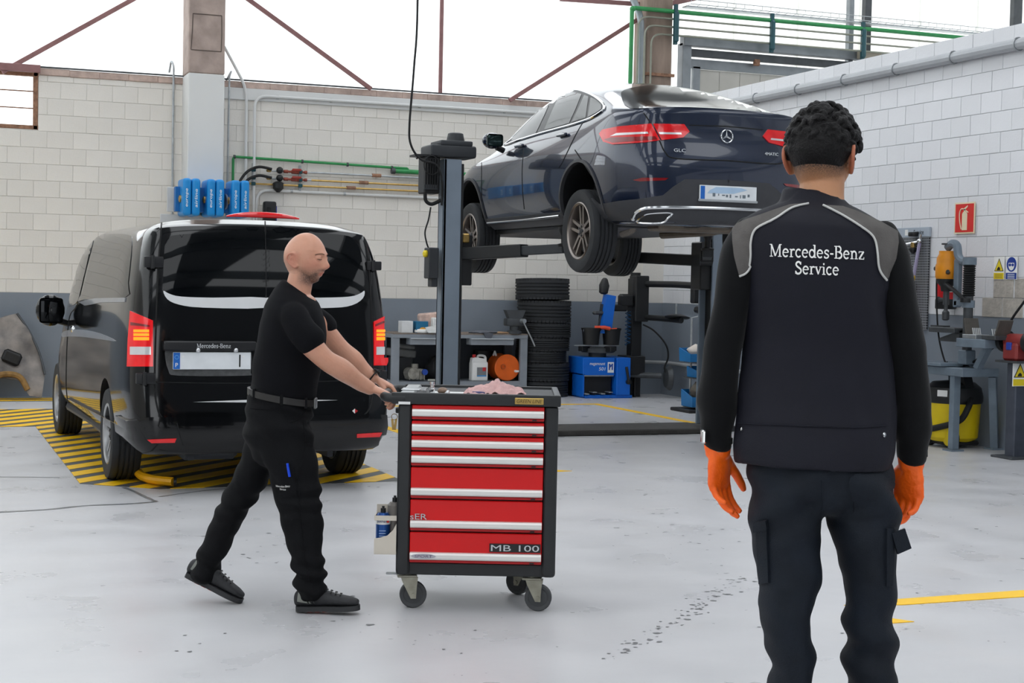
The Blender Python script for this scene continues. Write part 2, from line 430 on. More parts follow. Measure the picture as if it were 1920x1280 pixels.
for pl in ([(4.45, 17.66), (8.07, 17.66), (8.07, 17.76), (4.45, 17.76)], [(7.97, 14.6), (8.07, 14.6), (8.07, 17.66), (7.97, 17.66)],
           [(4.45, 11.35), (4.55, 11.35), (4.55, 17.66), (4.45, 17.66)], [(4.45, 11.28), (4.93, 11.33), (4.83, 11.41), (4.45, 11.38)],
           [(4.12, 6.2), (4.40, 6.13), (5.9, 6.13), (5.9, 6.28), (4.42, 6.25)], [(3.98, 5.8), (4.23, 5.8), (4.09, 6.0)]):
    flat('floor_line', pl, M_yellow, .003)
# stains, dried drips and chipped flakes in the paint
M_stain = mat('floor_damp_stain', '#85878a', .25, var=.12, scale=9)
M_chip = mat('floor_chip', '#7c7d7f', .6, var=.2, scale=30)
def ribbon(name, pts, w, material):
    P = cr([V((a, b, 0)) for a, b in pts], n=5); L, R = [], []
    for i, p in enumerate(P):
        t = (P[min(i + 1, len(P) - 1)] - P[max(0, i - 1)]).normalized(); n = V((-t.y, t.x, 0)); ww = w * (.45 + .8 * abs(noise.noise(p * 3.1)) + .3 * random.random())
        L.append(p + n * ww); R.append(p - n * ww)
    vs = [(q.x, q.y, .0025) for q in L + R]; n = len(L)
    return MB().quads(vs, [(i, i + 1, n + i + 1, n + i) for i in range(n - 1)]).build(name, material, FLOOR, smooth=False)
ribbon('floor_stain', [(-.6, 9.95), (.3, 10.09), (.76, 10.15), (1.03, 10.27), (1.3, 10.29), (1.5, 10.35)], .02, M_stain)
ribbon('floor_stain', [(1.5, 10.35), (1.46, 10.6), (1.42, 10.9), (1.38, 11.1)], .022, M_stain)
ribbon('floor_stain', [(1.55, 10.58), (2.0, 10.86), (2.6, 11.0), (3.3, 11.3)], .015, M_stain)
ribbon('floor_stain', [(-.5, 11.9), (.4, 11.9), (1.0, 11.75)], .012, M_stain)
chips = MB()
def chip(x, y, r):
    n = 7; a0 = random.random() * 6; st = random.uniform(.35, 1); ra = random.uniform(-.5, .5)
    pts = []
    for k in range(n):
        q = r * random.uniform(.5, 1.2); u, v = q * math.cos(a0 + 6.283 * k / n), q * st * math.sin(a0 + 6.283 * k / n)
        pts.append(chips.bm.verts.new((x + u * math.cos(ra) - v * math.sin(ra), y + u * math.sin(ra) + v * math.cos(ra), .002)))
    chips.bm.faces.new(pts)
def trail(a, b, n, sp, r0=.006, r1=.022):
    A, B = ground(*a), ground(*b)
    for _ in range(n):
        p = A.lerp(B, random.random()) + V((random.gauss(0, sp), random.gauss(0, sp), 0)); chip(p.x, p.y, random.uniform(r0, r1) * random.uniform(.5, 1))
random.seed(11)
trail((1395, 1080), (1150, 1235), 120, .035); trail((1230, 990), (1320, 1060), 25, .25); trail((1080, 880), (1300, 1000), 50, .3)
trail((300, 940), (480, 1080), 28, .12); trail((420, 1180), (340, 1230), 5, .05, .01, .022); trail((560, 1120), (700, 1180), 22, .1)
trail((760, 1180), (1000, 1260), 18, .3, .004, .014); trail((1760, 930), (1850, 1090), 40, .35); trail((700, 900), (660, 920), 10, .08)
trail((1560, 1080), (1900, 1250), 14, .4, .004, .012); trail((480, 1000), (500, 1060), 14, .1); trail((1650, 1160), (1560, 1270), 10, .2, .004, .01)
tag(chips.build('floor_chips', M_chip, FLOOR, smooth=False, recalc=False), kind='stuff')

# ---- masonry walls: blocks proud of a recessed mortar bed
_bm = {}
def block_mesh(w, h, m):
    k = (round(w, 3), round(h, 3), m.name)
    if k not in _bm:
        g = .0028; c = .0025; d = .007; W2, H2 = w / 2 - g, h / 2 - g
        vs = [(-W2, d, -H2), (W2, d, -H2), (W2, d, H2), (-W2, d, H2), (-W2, c, -H2), (W2, c, -H2), (W2, c, H2), (-W2, c, H2),
              (-W2 + c, 0, -H2 + c), (W2 - c, 0, -H2 + c), (W2 - c, 0, H2 - c), (-W2 + c, 0, H2 - c)]
        fs = [(8, 9, 10, 11)] + [(a, (a + 1) % 4, 4 + (a + 1) % 4, 4 + a) for a in range(4)] + [(4 + a, 4 + (a + 1) % 4, 8 + (a + 1) % 4, 8 + a) for a in range(4)]
        me = bpy.data.meshes.new('block'); me.from_pydata(vs, [], fs); me.materials.append(m); _bm[k] = me
    return _bm[k]
def block_wall(parent, blocks, to_world, rotz, m):
    """blocks: (u, z, w, h). The 300 largest in view become objects, the rest one piece."""
    sc = []
    for b in blocks:
        P = to_world(b[0], b[1]); x, y, d = proj(P)
        vis = -30 < x < 1950 and -30 < y < 1310 and d > 0
        sc.append(((b[2] * b[3] / d ** 2 if vis else -d), b, P))
    sc.sort(key=lambda t: -t[0]); rest = MB(); R = Matrix.Rotation(rotz, 3, 'Z')
    for i, (s, b, P) in enumerate(sc):
        me = block_mesh(b[2], b[3], m); j = R @ V((0, random.uniform(-.0015, .0015), 0))
        if i < 300 and s > 0:
            o = bpy.data.objects.new('block', me); COL.objects.link(o); o.parent = parent; o.location = P + j; o.rotation_euler = (0, 0, rotz)
        else:
            M4 = Matrix.Translation(P + j) @ R.to_4x4()
            b2 = bmesh.new(); b2.from_mesh(me); b2.transform(M4); rest.add(b2)
    tag(rest.build('block_field', m, parent, smooth=False, recalc=False), kind='stuff')
def courses(u0, u1, zs, w, offs, skip=None):
    out = []
    for k in range(len(zs) - 1):
        z0, z1 = zs[k], zs[k + 1]; u = u0 - (w - (offs[k % 2])) % w
        u = math.floor((u0 - offs[k % 2]) / w) * w + offs[k % 2]
        while u < u1:
            a, b = max(u, u0), min(u + w, u1)
            segs = [(a, b)]
            if skip and z0 + .01 < skip[3] and z1 - .01 > skip[2]:
                segs = [(p, q) for p, q in ((a, min(b, skip[0])), (max(a, skip[1]), b)) if q - p > .03]
            for p, q in segs:
                if q - p > .03: out.append(((p + q) / 2, (z0 + z1) / 2, q - p, z1 - z0))
            u += w
    return out
PZ = 1.2686
mb = MB()
mb.box((1.4, YB + .1015, 1.623), (16.9, .19, 3.246)); mb.box((5.6525, YB + .1015, 3.618), (8.555, .19, .744)); mb.box((-3.8, YB + .1015, 3.618), (6.4, .19, .744))
WB = struct(mb.build('wall_back', M_joint, smooth=False), 'cream painted block wall behind the lifted car')
MB().box((1.4, YB + .058, PZ / 2), (16.9, .12, PZ), bev=.004).build('painted_dado', M_blue, WB, smooth=False)
zs = [PZ] + [round(1.4286 + .2 * k, 4) for k in range(13)] + [3.905]
zs = [z for i, z in enumerate(zs) if i == 0 or z - zs[i - 1] > .03]
bl = courses(-3.5, XR, zs, .307, (.1, .252), skip=(-.6, 1.375, 3.246, 3.95))
bl = [b for b in bl if not (3.12 < b[0] - b[2] / 2 and b[0] + b[2] / 2 < 3.53)]
block_wall(WB, bl, lambda u, z: V((u, YB, z)), 0, M_white_l)
mb = MB()
for i in range(24):
    a = 1.39 + i * .352
    if a + .352 > XR: break
    mb.box((a + .176, YB + .07, 3.945 + random.uniform(-.004, .004)), (.352, .17 + random.uniform(0, .012), .085), bev=.008)
mb.build('coping', M_pinkc, WB)
MB().tube([(-3, YB - .02, 4.0), (1.4, YB - .02, 4.0), (5, YB - .02, 4.005), (9.3, YB - .02, 4.0)], .012, 6).build('flashing', M_darksteel, WB)
MB().box((6.6, YB - .012, 3.83), (6.2, .03, .15), bev=.006).build('ring_beam', M_paintw, WB, smooth=False)

mb = MB(); mb.box((XR + .0965, 9.5, 2.025), (.18, 20.15, 4.05))
WR = struct(mb.build('wall_right', M_jointr, smooth=False), 'white painted block wall on the right')
MB().box((XR + .058, 9.5, PZ / 2), (.12, 20.1, PZ)).build('painted_dado', M_blue, WR, smooth=False)
zr = [PZ] + [round(1.4501 + .2 * k, 4) for k in range(14)]
block_wall(WR, courses(6.0, YB, zr, .309, (.16, .005)), lambda u, z: V((XR, u, z)), PI / 2 * -1, M_white_r)
# bare blocks where paint has worn off beside the safety signs: part of the same wall
M_worn = mat('worn_block', '#b3ada4', .9, var=.16, scale=14, bump=.5, bscale=40)
for (u, z) in ((12.09, 1.55), (11.78, 1.55), (11.95, 1.36), (12.25, 1.36)):
    MB().box((XR - .004, u, z), (.012, .285, .185), bev=.003).build('worn_block', M_worn, WR, smooth=False)

# pillar in front of the back wall: painted below, raw concrete above
pl = thing('pillar', 'concrete pillar, white below and raw above, behind the black van', None); struct(pl)
MB().box((3.325, 19.38, 2.0), (.445, .46, 4.0), bev=.012).build('painted_shaft', M_paintw, pl, smooth=False)
mb = MB(); mb.box((3.325, 19.38, 5.75), (.445, .46, 3.5), bev=.012); mb.build('raw_shaft', M_raw, pl, smooth=False)
mb = MB(); 
for a, b in (((3.13, 4.28), (3.5, 4.28)), ((3.5, 4.28), (3.5, 4.72)), ((3.5, 4.72), (3.15, 4.72)), ((3.15, 4.72), (3.13, 4.28))): mb.tube([(a[0], 19.149, a[1]), ((a[0] + b[0]) / 2 + .004, 19.147, (a[1] + b[1]) / 2), (b[0], 19.149, b[1])], .006, 5)
mb.build('patch_outline', mat('dark_crack', '#5f544e', .9), pl)
p2 = thing('pillar', 'brown concrete pillar behind the lifted car roof', None); struct(p2)
MB().box((9.525, 19.4, 5.8), (.4, .4, 3.5), bev=.015).build('shaft', M_rawb, p2, smooth=False)
MB().box((9.57, 19.45, 2.66), (.32, .28, 2.78)).build('painted_shaft', M_white_l, p2, smooth=False)
MB().box((9.57, 19.45, PZ / 2), (.32, .28, PZ)).build('painted_foot', M_blue, p2, smooth=False)
MB().box((9.525, 19.19, 4.41), (.46, .04, .04)).build('pipe_strap', M_rust, p2, smooth=False)

# translucent upper cladding, one sheet per bay between seams
WU = struct(MB().box((5.5, 19.9, 7.46), (24.9, .12, .08)).build('wall_back_upper', M_greysteel, smooth=False), 'white translucent cladding above the block wall')
x = 1.407 - 1.0667 * 8
while x < 17.8:
    weather = x > 9.6
    MB().box((x + .5333, 19.8, 5.75 if x < 9.6 else 5.0), (1.06, .01, 3.5 if x < 9.6 else 5.0)).build('cladding_sheet', M_polyw if weather else M_poly, WU, smooth=False)
    MB().box((x, 19.815, 5.75), (.045 if not weather else .06, .012, 3.5)).build('cladding_seam', M_poly if not weather else M_polyw, WU, smooth=False)
    x += 1.0667
def bar(a, b, w, material, name, label):
    a, b = V(a), V(b); d = (b - a); q = d.to_track_quat('X', 'Z').to_matrix()
    return struct(MB().box((a + b) / 2, (d.length, w * .7, w), rot=q, bev=.004).build(name, material, smooth=False), label)
bar((.95, 19.5, 3.9), (3.15, 19.5, 5.33), .055, M_redsteel, 'trim_1', 'red-brown diagonal steel brace left of the white pillar')
bar((3.5, 19.5, 5.26), (5.52, 19.5, 3.99), .055, M_redsteel, 'trim_2', 'red-brown diagonal steel brace right of the white pillar')
bar((7.45, 19.5, 3.96), (9.4, 19.5, 5.24), .055, M_redsteel, 'trim_3', 'red-brown diagonal steel brace above the lifted car bonnet')
bar((6.466, 19.5, 4.0), (6.466, 19.5, 7.4), .05, M_redsteel, 'trim_4', 'red-brown vertical steel mullion above the block wall')
bar(onY(1050, -2, 19.45), onY(1215, 9, 19.45), .06, M_redsteel, 'trim_5', 'red-brown steel purlin end at the brown pillar')
bar(onY(1250, 8, 19.3), onY(1400, -25, 19.3), .07, M_redsteel, 'trim_6', 'short red steel strut leaving the brown pillar top')
bar((-3.0, 19.5, 3.965), (1.39, 19.5, 3.965), .09, M_redsteel, 'trim_7', 'red-brown steel lintel over the left window')

# window in the back wall, open steel frame with two bars
w1 = thing('window_1', 'rusty steel framed window with two bars at the left edge', None); struct(w1)
mb = MB()
for c, s in (((.39, 19.63, 3.27), (1.98, .08, .05)), ((.39, 19.63, 3.91), (1.98, .08, .05)), ((1.345, 19.63, 3.59), (.055, .08, .69)), ((-.57, 19.63, 3.59), (.055, .08, .69))): mb.box(c, s, bev=.005)
mb.build('frame', M_rust, w1, smooth=False)
for z in (3.5, 3.705): MB().box((.39, 19.62, z), (1.9, .025, .014)).build('glazing_bar', M_rust, w1, smooth=False)
M_glass = mat('clear_glass', '#f4f7f7', .02, var=0, trans=1.0, ior=1.05)
for z0, z1 in ((3.295, 3.493), (3.507, 3.698), (3.712, 3.885)): MB().box((.39, 19.64, (z0 + z1) / 2), (1.87, .004, z1 - z0)).build('pane', M_glass, w1, smooth=False)

# sliding door behind the right-hand wall
d1 = thing('door_1', 'grey framed sliding door beyond the right-hand block wall', None); struct(d1)
MB().box((11.6, 19.35, 4.93), (3.3, .14, .14), bev=.006).build('header_beam', M_greysteel, d1, smooth=False)
MB().box((11.6, 19.4, 4.78), (3.2, .1, .1), bev=.004).build('track', M_darksteel, d1, smooth=False)
MB().box((10.02, 19.4, 2.45), (.14, .16, 4.9), bev=.006).build('jamb', M_greysteel, d1, smooth=False)
mb = MB(); mb.box((11.6, 19.47, 4.64), (2.9, .06, .13)); mb.box((10.24, 19.47, 2.3), (.11, .06, 4.6)); mb.box((12.95, 19.47, 2.3), (.11, .06, 4.6)); mb.build('leaf_frame', M_greysteel, d1, smooth=False)
M_beige = mat('beige_door_sheet', '#b9b6ae', .6, var=.06, scale=3)
for k in range(8): MB().box((10.29 + .33 * k + .165, 19.49, 2.29), (.325, .03, 4.56), bev=.004).build('door_sheet', M_beige, d1, smooth=False)
for xx in (11.15,): MB().box((xx, 19.36, 4.71), (.09, .06, .09), bev=.01).build('roller', M_rust, d1, smooth=False)
tag(MB().box(onY(1630, 104, 19.2), (.36, .12, .12), bev=.012).build('wall_lamp', mat('aged_plastic', '#9b9384', .5), smooth=False), 'aged rectangular lamp box at the end of the door track', 'lamp')
for i, (a, w, c, lb) in enumerate(((1625, .11, M_darksteel, 'thick dark steel post above the right wall'), (1594, .08, M_greysteel, 'thin grey steel post above the right wall'), (1905, .16, M_darksteel, 'dark steel post at the upper right corner'))):
    p = onY(a, 30, 19.5); struct(MB().box((p.x, 19.5, 5.2), (w, .1, 5.0), bev=.004).build('trim_%d' % (8 + i), c, smooth=False), lb)

# roof with open rooflight strips, and the rest of the shell
for i, (a, b) in enumerate(((-8, -4.2), (-1.8, .8), (3.2, 5.8), (8.2, 11.2), (13.6, 19))):
    struct(MB().box(((a + b) / 2, 5, 7.6), (b - a, 30, .15)).build('ceiling', M_roof, smooth=False), 'grey roof sheeting between rooflight strips, bay %s' % 'first second third fourth fifth'.split()[i])
for i, y in enumerate((-6, -1, 4, 9, 14)):
    struct(MB().box((5.5, y, 7.2), (25, .18, .5)).build('trim_%d' % (20 + i), M_greysteel, smooth=False), 'unseen grey roof beam added for reflections')  # beams out of view, put in for reflections on the cars
struct(MB().box((-7.1, 5, 2), (.2, 30, 4)).build('wall_left', M_white_l, smooth=False), 'painted wall on the left of the hall')
struct(MB().box((-7.1, 5, 5.75), (.02, 30, 3.5)).build('wall_left_upper', M_poly, smooth=False), 'translucent cladding above the left wall')
struct(MB().box((18, 5, 2), (.2, 30, 4)).build('wall_right_far', M_white_r, smooth=False), 'painted far wall of the next bay')
struct(MB().box((18, 5, 5.75), (.02, 30, 3.5)).build('wall_right_far_upper', M_poly, smooth=False), 'translucent cladding above the far right wall')
mb = MB(); mb.box((-5, -10, 3.8), (4.2, .2, 7.6)); mb.box((16, -10, 3.8), (4.2, .2, 7.6)); mb.box((7.5, -10, 3.8), (13, .2, 7.6)); mb.box((-1.0, -10, 6.2), (4.4, .2, 2.8))  # unseen wall, mostly closed and kept dark so the van reflects dark
struct(mb.build('wall_front', mat('front_wall_paint', '#5d6064', .7, var=.1, scale=2), smooth=False), 'front wall with one open vehicle door behind the camera')
# ------------------------------------------------------------------ pipes and fittings on the walls
M_blk = mat('black_plastic', '#1b1c1e', .45, var=.12, scale=12)
M_rub = mat('black_rubber', '#17181a', .7, var=.15, scale=20, bump=.15, bscale=80)
M_chrome = mat('chrome', '#d7d9db', .12, 1.0, var=.03)
M_alu = mat('satin_aluminium', '#c4c6c8', .35, .9, var=.05)
M_reelblue = mat('reel_blue', '#1687cf', .35, var=.06, scale=6)
M_white = mat('white_plastic', '#e9e9e7', .4, var=.03)
M_whiteprint = mat('white_print', '#f1f1ee', .5, var=.0)
M_brass = mat('brass', '#b99a5e', .35, .8, var=.15, scale=20)
M_copper = mat('red_brown_fitting', '#8a4436', .45, .3, var=.2, scale=30)
M_greyblue = mat('grey_blue_enamel', '#7f8a96', .4, var=.06, scale=5)
def item(name, label, cat, mb, material, group=None, smooth=True, world_children=()):
    return tag(mb.build(name, material, smooth=smooth), label, cat, group)

zg = 3.03
p = thing('green_pipe', 'thin green painted pipe with elbow above the hose reels', 'pipe', (3.74, 19.54, 2.25))
MB().tube([(3.74, 19.54, 2.3), (3.74, 19.54, zg - .03), (3.75, 19.54, zg - .008), (3.77, 19.54, zg), (6.04, 19.54, 2.985), (6.05, 19.54, 2.98), (6.05, 19.54, 2.94)], .017, 10).build('tube', M_green, p, world=True)
for x in (3.755, 4.63, 5.23, 5.83): MB().cyl((x - .012, 19.54, zg - .02 * (x - 3.7)), (x + .012, 19.54, zg - .02 * (x - 3.7)), .026, n=10).build('clip', M_darksteel, p, world=True)
p = thing('green_pipe', 'thick green pipe stub ending left of the lift motor', 'pipe', (5.83, 19.53, 2.945))
MB().tube([(5.83, 19.53, 2.945), (6.9, 19.53, 2.94)], .03, 12).build('tube', M_green, p, world=True)
MB().cyl((5.82, 19.53, 2.945), (5.87, 19.53, 2.945), .04, n=12).build('end_cap', M_darksteel, p, world=True)
for i, (z, x0, wd) in enumerate(((2.875, 4.75, 'uppermost'), (2.775, 4.75, 'middle'), (2.70, 3.9, 'lowest'))):
    p = thing('steel_pipe', '%s of the three thin steel pipes left of the lift motor' % wd, 'pipe', (x0, 19.53, z), group='thin steel pipes')
    MB().tube([(x0, 19.53, z), (7.2, 19.53, z - .01)], .013, 8).build('tube', M_brass if i else M_galv, p, world=True)
    xx = (5.62, 5.45, 5.28)[i]
    MB().cyl((xx - .06, 19.53, z), (xx + .06, 19.53, z), .024, n=10).build('coupling', M_rust, p, world=True)
MB_clampc = mat('teal_clamp', '#1d4d55', .4, var=.1)
for px, lb in ((475, 'teal pipe clamp rack next to the black hoses'), (563, 'teal pipe clamp rack right of the red valves')):
    q = onY(px, 340, 19.53); p = thing('pipe_clamp', lb, 'clamp', (q.x, 19.53, 2.65), group='teal clamp racks')
    MB().box((q.x, 19.555, 2.79), (.03, .02, .34)).build('rail', M_galv, p, world=True)
    for z in (2.875, 2.775, 2.70): MB().box((q.x, 19.53, z), (.055, .05, .045), bev=.008).build('jaw', MB_clampc, p, world=True)
p = thing('valve_set', 'red handled valve set with black fittings on the pipes', 'valve', (4.35, 19.5, 2.7))
for z in (2.872, 2.775):
    MB().lathe([(.012, 0), (.022, .01), (.022, .06), (.015, .065), (.015, .1), (.026, .11), (.026, .2), (.014, .21), (.014, .27), (.022, .28), (.022, .31)], (4.38, 19.52, z), (1, 0, 0), 10).build('valve_body', M_copper, p, world=True)
    MB().tube([(4.16, 19.52, z), (4.8, 19.53, z)], .011, 8).build('branch_pipe', M_galv, p, world=True)
    MB().box((4.55, 19.49, z + .025), (.12, .02, .03), bev=.006).build('handle', mat('red_handle', '#9c3b31', .4), p, world=True)
    MB().sphere((4.33, 19.5, z + .01), .045, 10).build('gauge_body', M_blk, p, world=True)
    MB().lathe([(.01, 0), (.02, .01), (.02, .05), (.01, .06)], (4.16, 19.5, z), (1, 0, 0), 10).build('nut', M_brass, p, world=True)
MB().lathe([(.02, 0), (.07, .05), (.07, .12), (.03, .14)], (4.31, 19.49, 2.6), (0, 0, 1), 12).build('filter_bowl', M_blk, p, world=True)
for i, (z, dx, lb) in enumerate(((2.89, 0, 'upper black hose curving down to the third blue reel'), (2.78, .06, 'lower black hose curving down to the third blue reel'))):
    tag(MB().tube(cr([(4.22, 19.47, z), (4.05, 19.46, z + .02), (3.9, 19.44, z - .05), (3.78 + dx, 19.35, z - .2), (3.7 + dx, 19.25, z - .38)], n=6), .018, 8).build('rubber_hose', M_rub), lb, 'hose', 'hoses to the blue reels')
# conduits
def conduit(label, pts, r=.019, m=M_paintw, clips=()):
    p = thing('conduit', label, 'conduit', pts[0]); P = [V(q) for q in pts]
    out = [P[0]]
    for i in range(1, len(P) - 1):
        a, b, c = P[i - 1], P[i], P[i + 1]; d = min(.16, (a - b).length * .45, (c - b).length * .45)
        s, e = b + (a - b).normalized() * d, b + (c - b).normalized() * d
        out += [(s * (1 - t) ** 2 + b * 2 * t * (1 - t) + e * t * t) for t in [k / 6 for k in range(7)]]
    out.append(P[-1]); MB().tube(out, r, 10).build('tube', m, p, world=True)
    for c in clips: MB().cyl(V(c) - V((.015, 0, 0)), V(c) + V((.015, 0, 0)), r * 1.35, n=10).build('clip', M_galv, p, world=True)
    return p
conduit('white conduit bending along the wall above the charger', [(4.05, 19.56, 2.2), (4.05, 19.56, 2.625), (7.1, 19.56, 2.615)], clips=((4.5, 19.56, 2.625), (5.2, 19.56, 2.622)))
conduit('long white conduit running along the wall top', [(4.012, 19.535, 1.3), (4.003, 19.535, 3.815), (9.2, 19.535, 3.822)], clips=((4.3, 19.56, 3.815), (5.0, 19.56, 3.815), (6.2, 19.56, 3.815), (7.4, 19.56, 3.818)))
conduit('white conduit leaning to the pillar top', [(3.91, 19.55, 1.3), (3.9, 19.55, 3.9), (3.6, 19.5, 4.4)])
conduit('thin grey conduit with hooked top left of the pillar', [(2.985, 19.55, 1.3), (2.985, 19.55, 4.12), (2.965, 19.62, 4.2), (2.95, 19.68, 4.05)], .014, M_galv)
conduit('thin grey conduit with hooked top right of the pillar', [(3.66, 19.5, 2.0), (3.67, 19.5, 4.03), (3.71, 19.55, 4.12), (3.65, 19.62, 3.98)], .013, M_galv)
conduit('fat grey downpipe along the right-hand wall', [(XR - .065, 4.0, 3.84), (XR - .065, YB - .05, 3.845)], .055, mat('pvc_grey', '#a9acb0', .35, var=.04))
for i in range(11):
    y = 9.0 + i * .97
    MB().tube([(XR - .065 + .062 * math.cos(a), y, 3.842 + .062 * math.sin(a)) for a in [k * PI / 6 for k in range(12)]], .008, 5, closed=True).build('pipe_clip', M_galv, WR)
conduit('thin conduit low on the right-hand wall behind the tyre changer', [(9.3, 19.3, .45), (9.68, 19.2, .45), (9.69, 16.4, .45)], .025, mat('grey_conduit', '#a5a7a9', .4))
# pipe rack high on the far right
p = thing('green_pipe', 'green pipe with elbow crossing the brown pillar and far bay', 'pipe', (9.07, 19.15, 3.9))
MB().tube([(9.07, 19.15, 3.8), (9.075, 19.15, 5.24), (9.09, 19.15, 5.27), (9.12, 19.15, 5.28), (15.5, 19.1, 5.28)], .03, 12).build('tube', M_green, p, world=True)
MB().sphere((9.085, 19.15, 5.265), .042, 10).build('elbow', M_green, p, world=True)
for i, dz in enumerate((.105, .215, .325)):
    x0 = 9.17 + .1 * i
    conduit('%s small pipe below the green pipe in the far bay' % ('first', 'second', 'third')[i], [(x0, 19.14, 3.8), (x0, 19.14, 5.28 - dz), (15.5, 19.08, 5.28 - dz)], .014, mat('grey_green_pipe', '#8b8d80', .4, .4))
conduit('grey downpipe beside the brown pillar', [(9.27, 19.24, 3.8), (9.26, 19.24, 5.2), (9.05, 19.3, 5.6)], .045, mat('downpipe_grey', '#9aa1a6', .4, .3))
for px in (1268, 1449, 1620): 
    q = onY(px, 45, 19.1); tag(MB().box((q.x, 19.12, 5.1), (.05, .05, .55), bev=.004).box((q.x, 19.1, 5.065), (.07, .08, .42), bev=.02).build('pipe_hanger', MB_clampc, smooth=False), 'dark pipe hanger in the far bay, %s' % {1268: 'beside the brown pillar', 1449: 'midway along the green pipe', 1620: 'at the thick steel post'}[px], 'hanger', 'far pipe hangers')
mb = MB()
for dz in (0, .06): mb.tube([(9.95, 19.1, 5.4 + dz), (15.5, 19.05, 5.38 + dz)], .006, 5)
for k in range(40): mb.tube([(9.95 + k * .14, 19.1, 5.46), (9.95 + k * .14, 19.1, 5.4), (9.95 + k * .14, 19.22, 5.39)], .004, 4)
mb.box((12.7, 19.2, 5.37), (5.6, .14, .02))
tag(mb.build('cable_tray', M_galv, smooth=False), 'wire cable tray lying above the green pipe in the far bay', 'cable tray')

# ------------------------------------------------------------------ hose reels on the pillar
br = tag(MB().box((3.33, 19.11, 2.44), (.95, .04, .3), bev=.004).box((3.33, 19.13, 2.2), (1.1, .04, .12), bev=.004).build('reel_bracket', mat('pale_bracket', '#c9cbcc', .5), smooth=False), 'pale steel bracket carrying three blue hose reels on the pillar', 'bracket')
for i, (x0, x1, lb) in enumerate(((2.985, 3.195, 'first from the left'), (3.275, 3.485, 'in the middle'), (3.57, 3.79, 'nearest the green pipe'))):
    xc = (x0 + x1) / 2; w = x1 - x0
    r = thing('hose_reel', 'blue enclosed hose reel on the pillar bracket, %s' % lb, 'hose reel', (xc, 18.95, 2.46), group='blue hose reels')
    for s in (-1, 1):
        MB().box((s * w * .255, -.02, 0), (w * .48, .44, .45), bev=.042, seg=4).build('case_half', M_reelblue, r)
    MB().box((-.125, .05, -.02), (.07, .12, .3), bev=.006).build('swivel_arm', mat('dark_blue_arm', '#1668ad', .4), r)
    MB().box((-.085, .0, -.02), (.022, .2, .31), bev=.005).build('side_plate', M_blk, r)
    MB().lathe([(.02, 0), (.045, .01), (.045, .03), (.02, .05)], (-.13, -.06, -.02), (1, 0, 0), 12).build('hose_coupling', M_brass, r)
    for s, t in ((-1, 'europe'), (1, 'airline')):
        text('lettering', t, basis((s * w * .25, -.2405, -.01), (0, 0, 1), (-1, 0, 0)), M_whiteprint, r, width=.22, height=.034, shear=.2)
    if i == 2: MB().lathe([(.001, -.01), (.1, -.01), (.1, .01), (.001, .01)], (-.15, .02, -.03), (1, .25, 0), 20).build('crank_plate', M_galv, r)
    MB().tube([(0, .1, -.1), (0, .18, -.1)], .03, 10).build('mount_stub', M_blk, r)
c = thing('battery_charger', 'black and blue charger unit on the wall behind the van roof', 'charger', (4.2, 19.48, 2.1))
MB().box((0, 0, .23), (.16, .12, .3), bev=.03, seg=3).build('case', M_blk, c)
MB().box((.05, .012, .2), (.08, .125, .26), bev=.02, seg=2).build('side_panel', mat('navy_plastic', '#27357c', .4), c)
MB().box((-.02, -.062, .24), (.05, .006, .12), bev=.002).build('display', mat('dark_display', '#0c0d0f', .1), c)
MB().box((-.02, -.064, .2), (.012, .006, .05), bev=.002).build('indicator', M_white, c)
MB().tube([(0, .03, .08), (0, .05, 0), (0, .06, -.3)], .012, 6).build('cable', M_rub, c)

# ------------------------------------------------------------------ workbench and what stands on it
M_bench = mat('bench_enamel', '#8a9097', .45, var=.1, scale=5)
M_woodtop = mat('worn_bench_top', '#7b6f66', .7, var=.3, scale=12)
wb = thing('workbench', 'grey steel workbench with two drawers and lower shelf behind lift post', 'workbench', (6.605, 19.18, 0))
MB().box((0, .02, .80), (1.86, .68, .05), bev=.004).build('top_frame', M_bench, wb, smooth=False)
MB().box((0, .02, .83), (1.85, .68, .018), bev=.003).build('worktop', M_woodtop, wb, smooth=False)
for sx in (-1, 1):
    for y in (-.28, .3): MB().box((sx * .88, y, .39), (.1, .06, .78), bev=.004).build('leg', M_bench, wb, smooth=False)
MB().box((0, .02, .2), (1.76, .62, .03), bev=.003).box((0, -.29, .185), (1.76, .03, .06)).build('shelf', M_bench, wb, smooth=False)
MB().box((0, .34, .48), (1.76, .012, .56)).build('back_panel', mat('shadow_panel', '#3d4249', .6), wb, smooth=False)  # dark sheet whose colour stands in for the shade under the worktop
for xa, xb in ((5.9, 6.36), (6.72, 7.31)):
    d = MB().box(((xa + xb) / 2 - 6.605, -.28, .735), (xb - xa, .2, .085), bev=.003).build('drawer', M_bench, wb, smooth=False)
    MB().box(((xa + xb) / 2 - 6.605, -.387, .772), (xb - xa, .03, .012), bev=.003).build('grip_edge', mat('pale_edge', '#b4b9be', .4), d, smooth=False)
def P18(px, py, Y=18.85): return onY(px, py, Y)
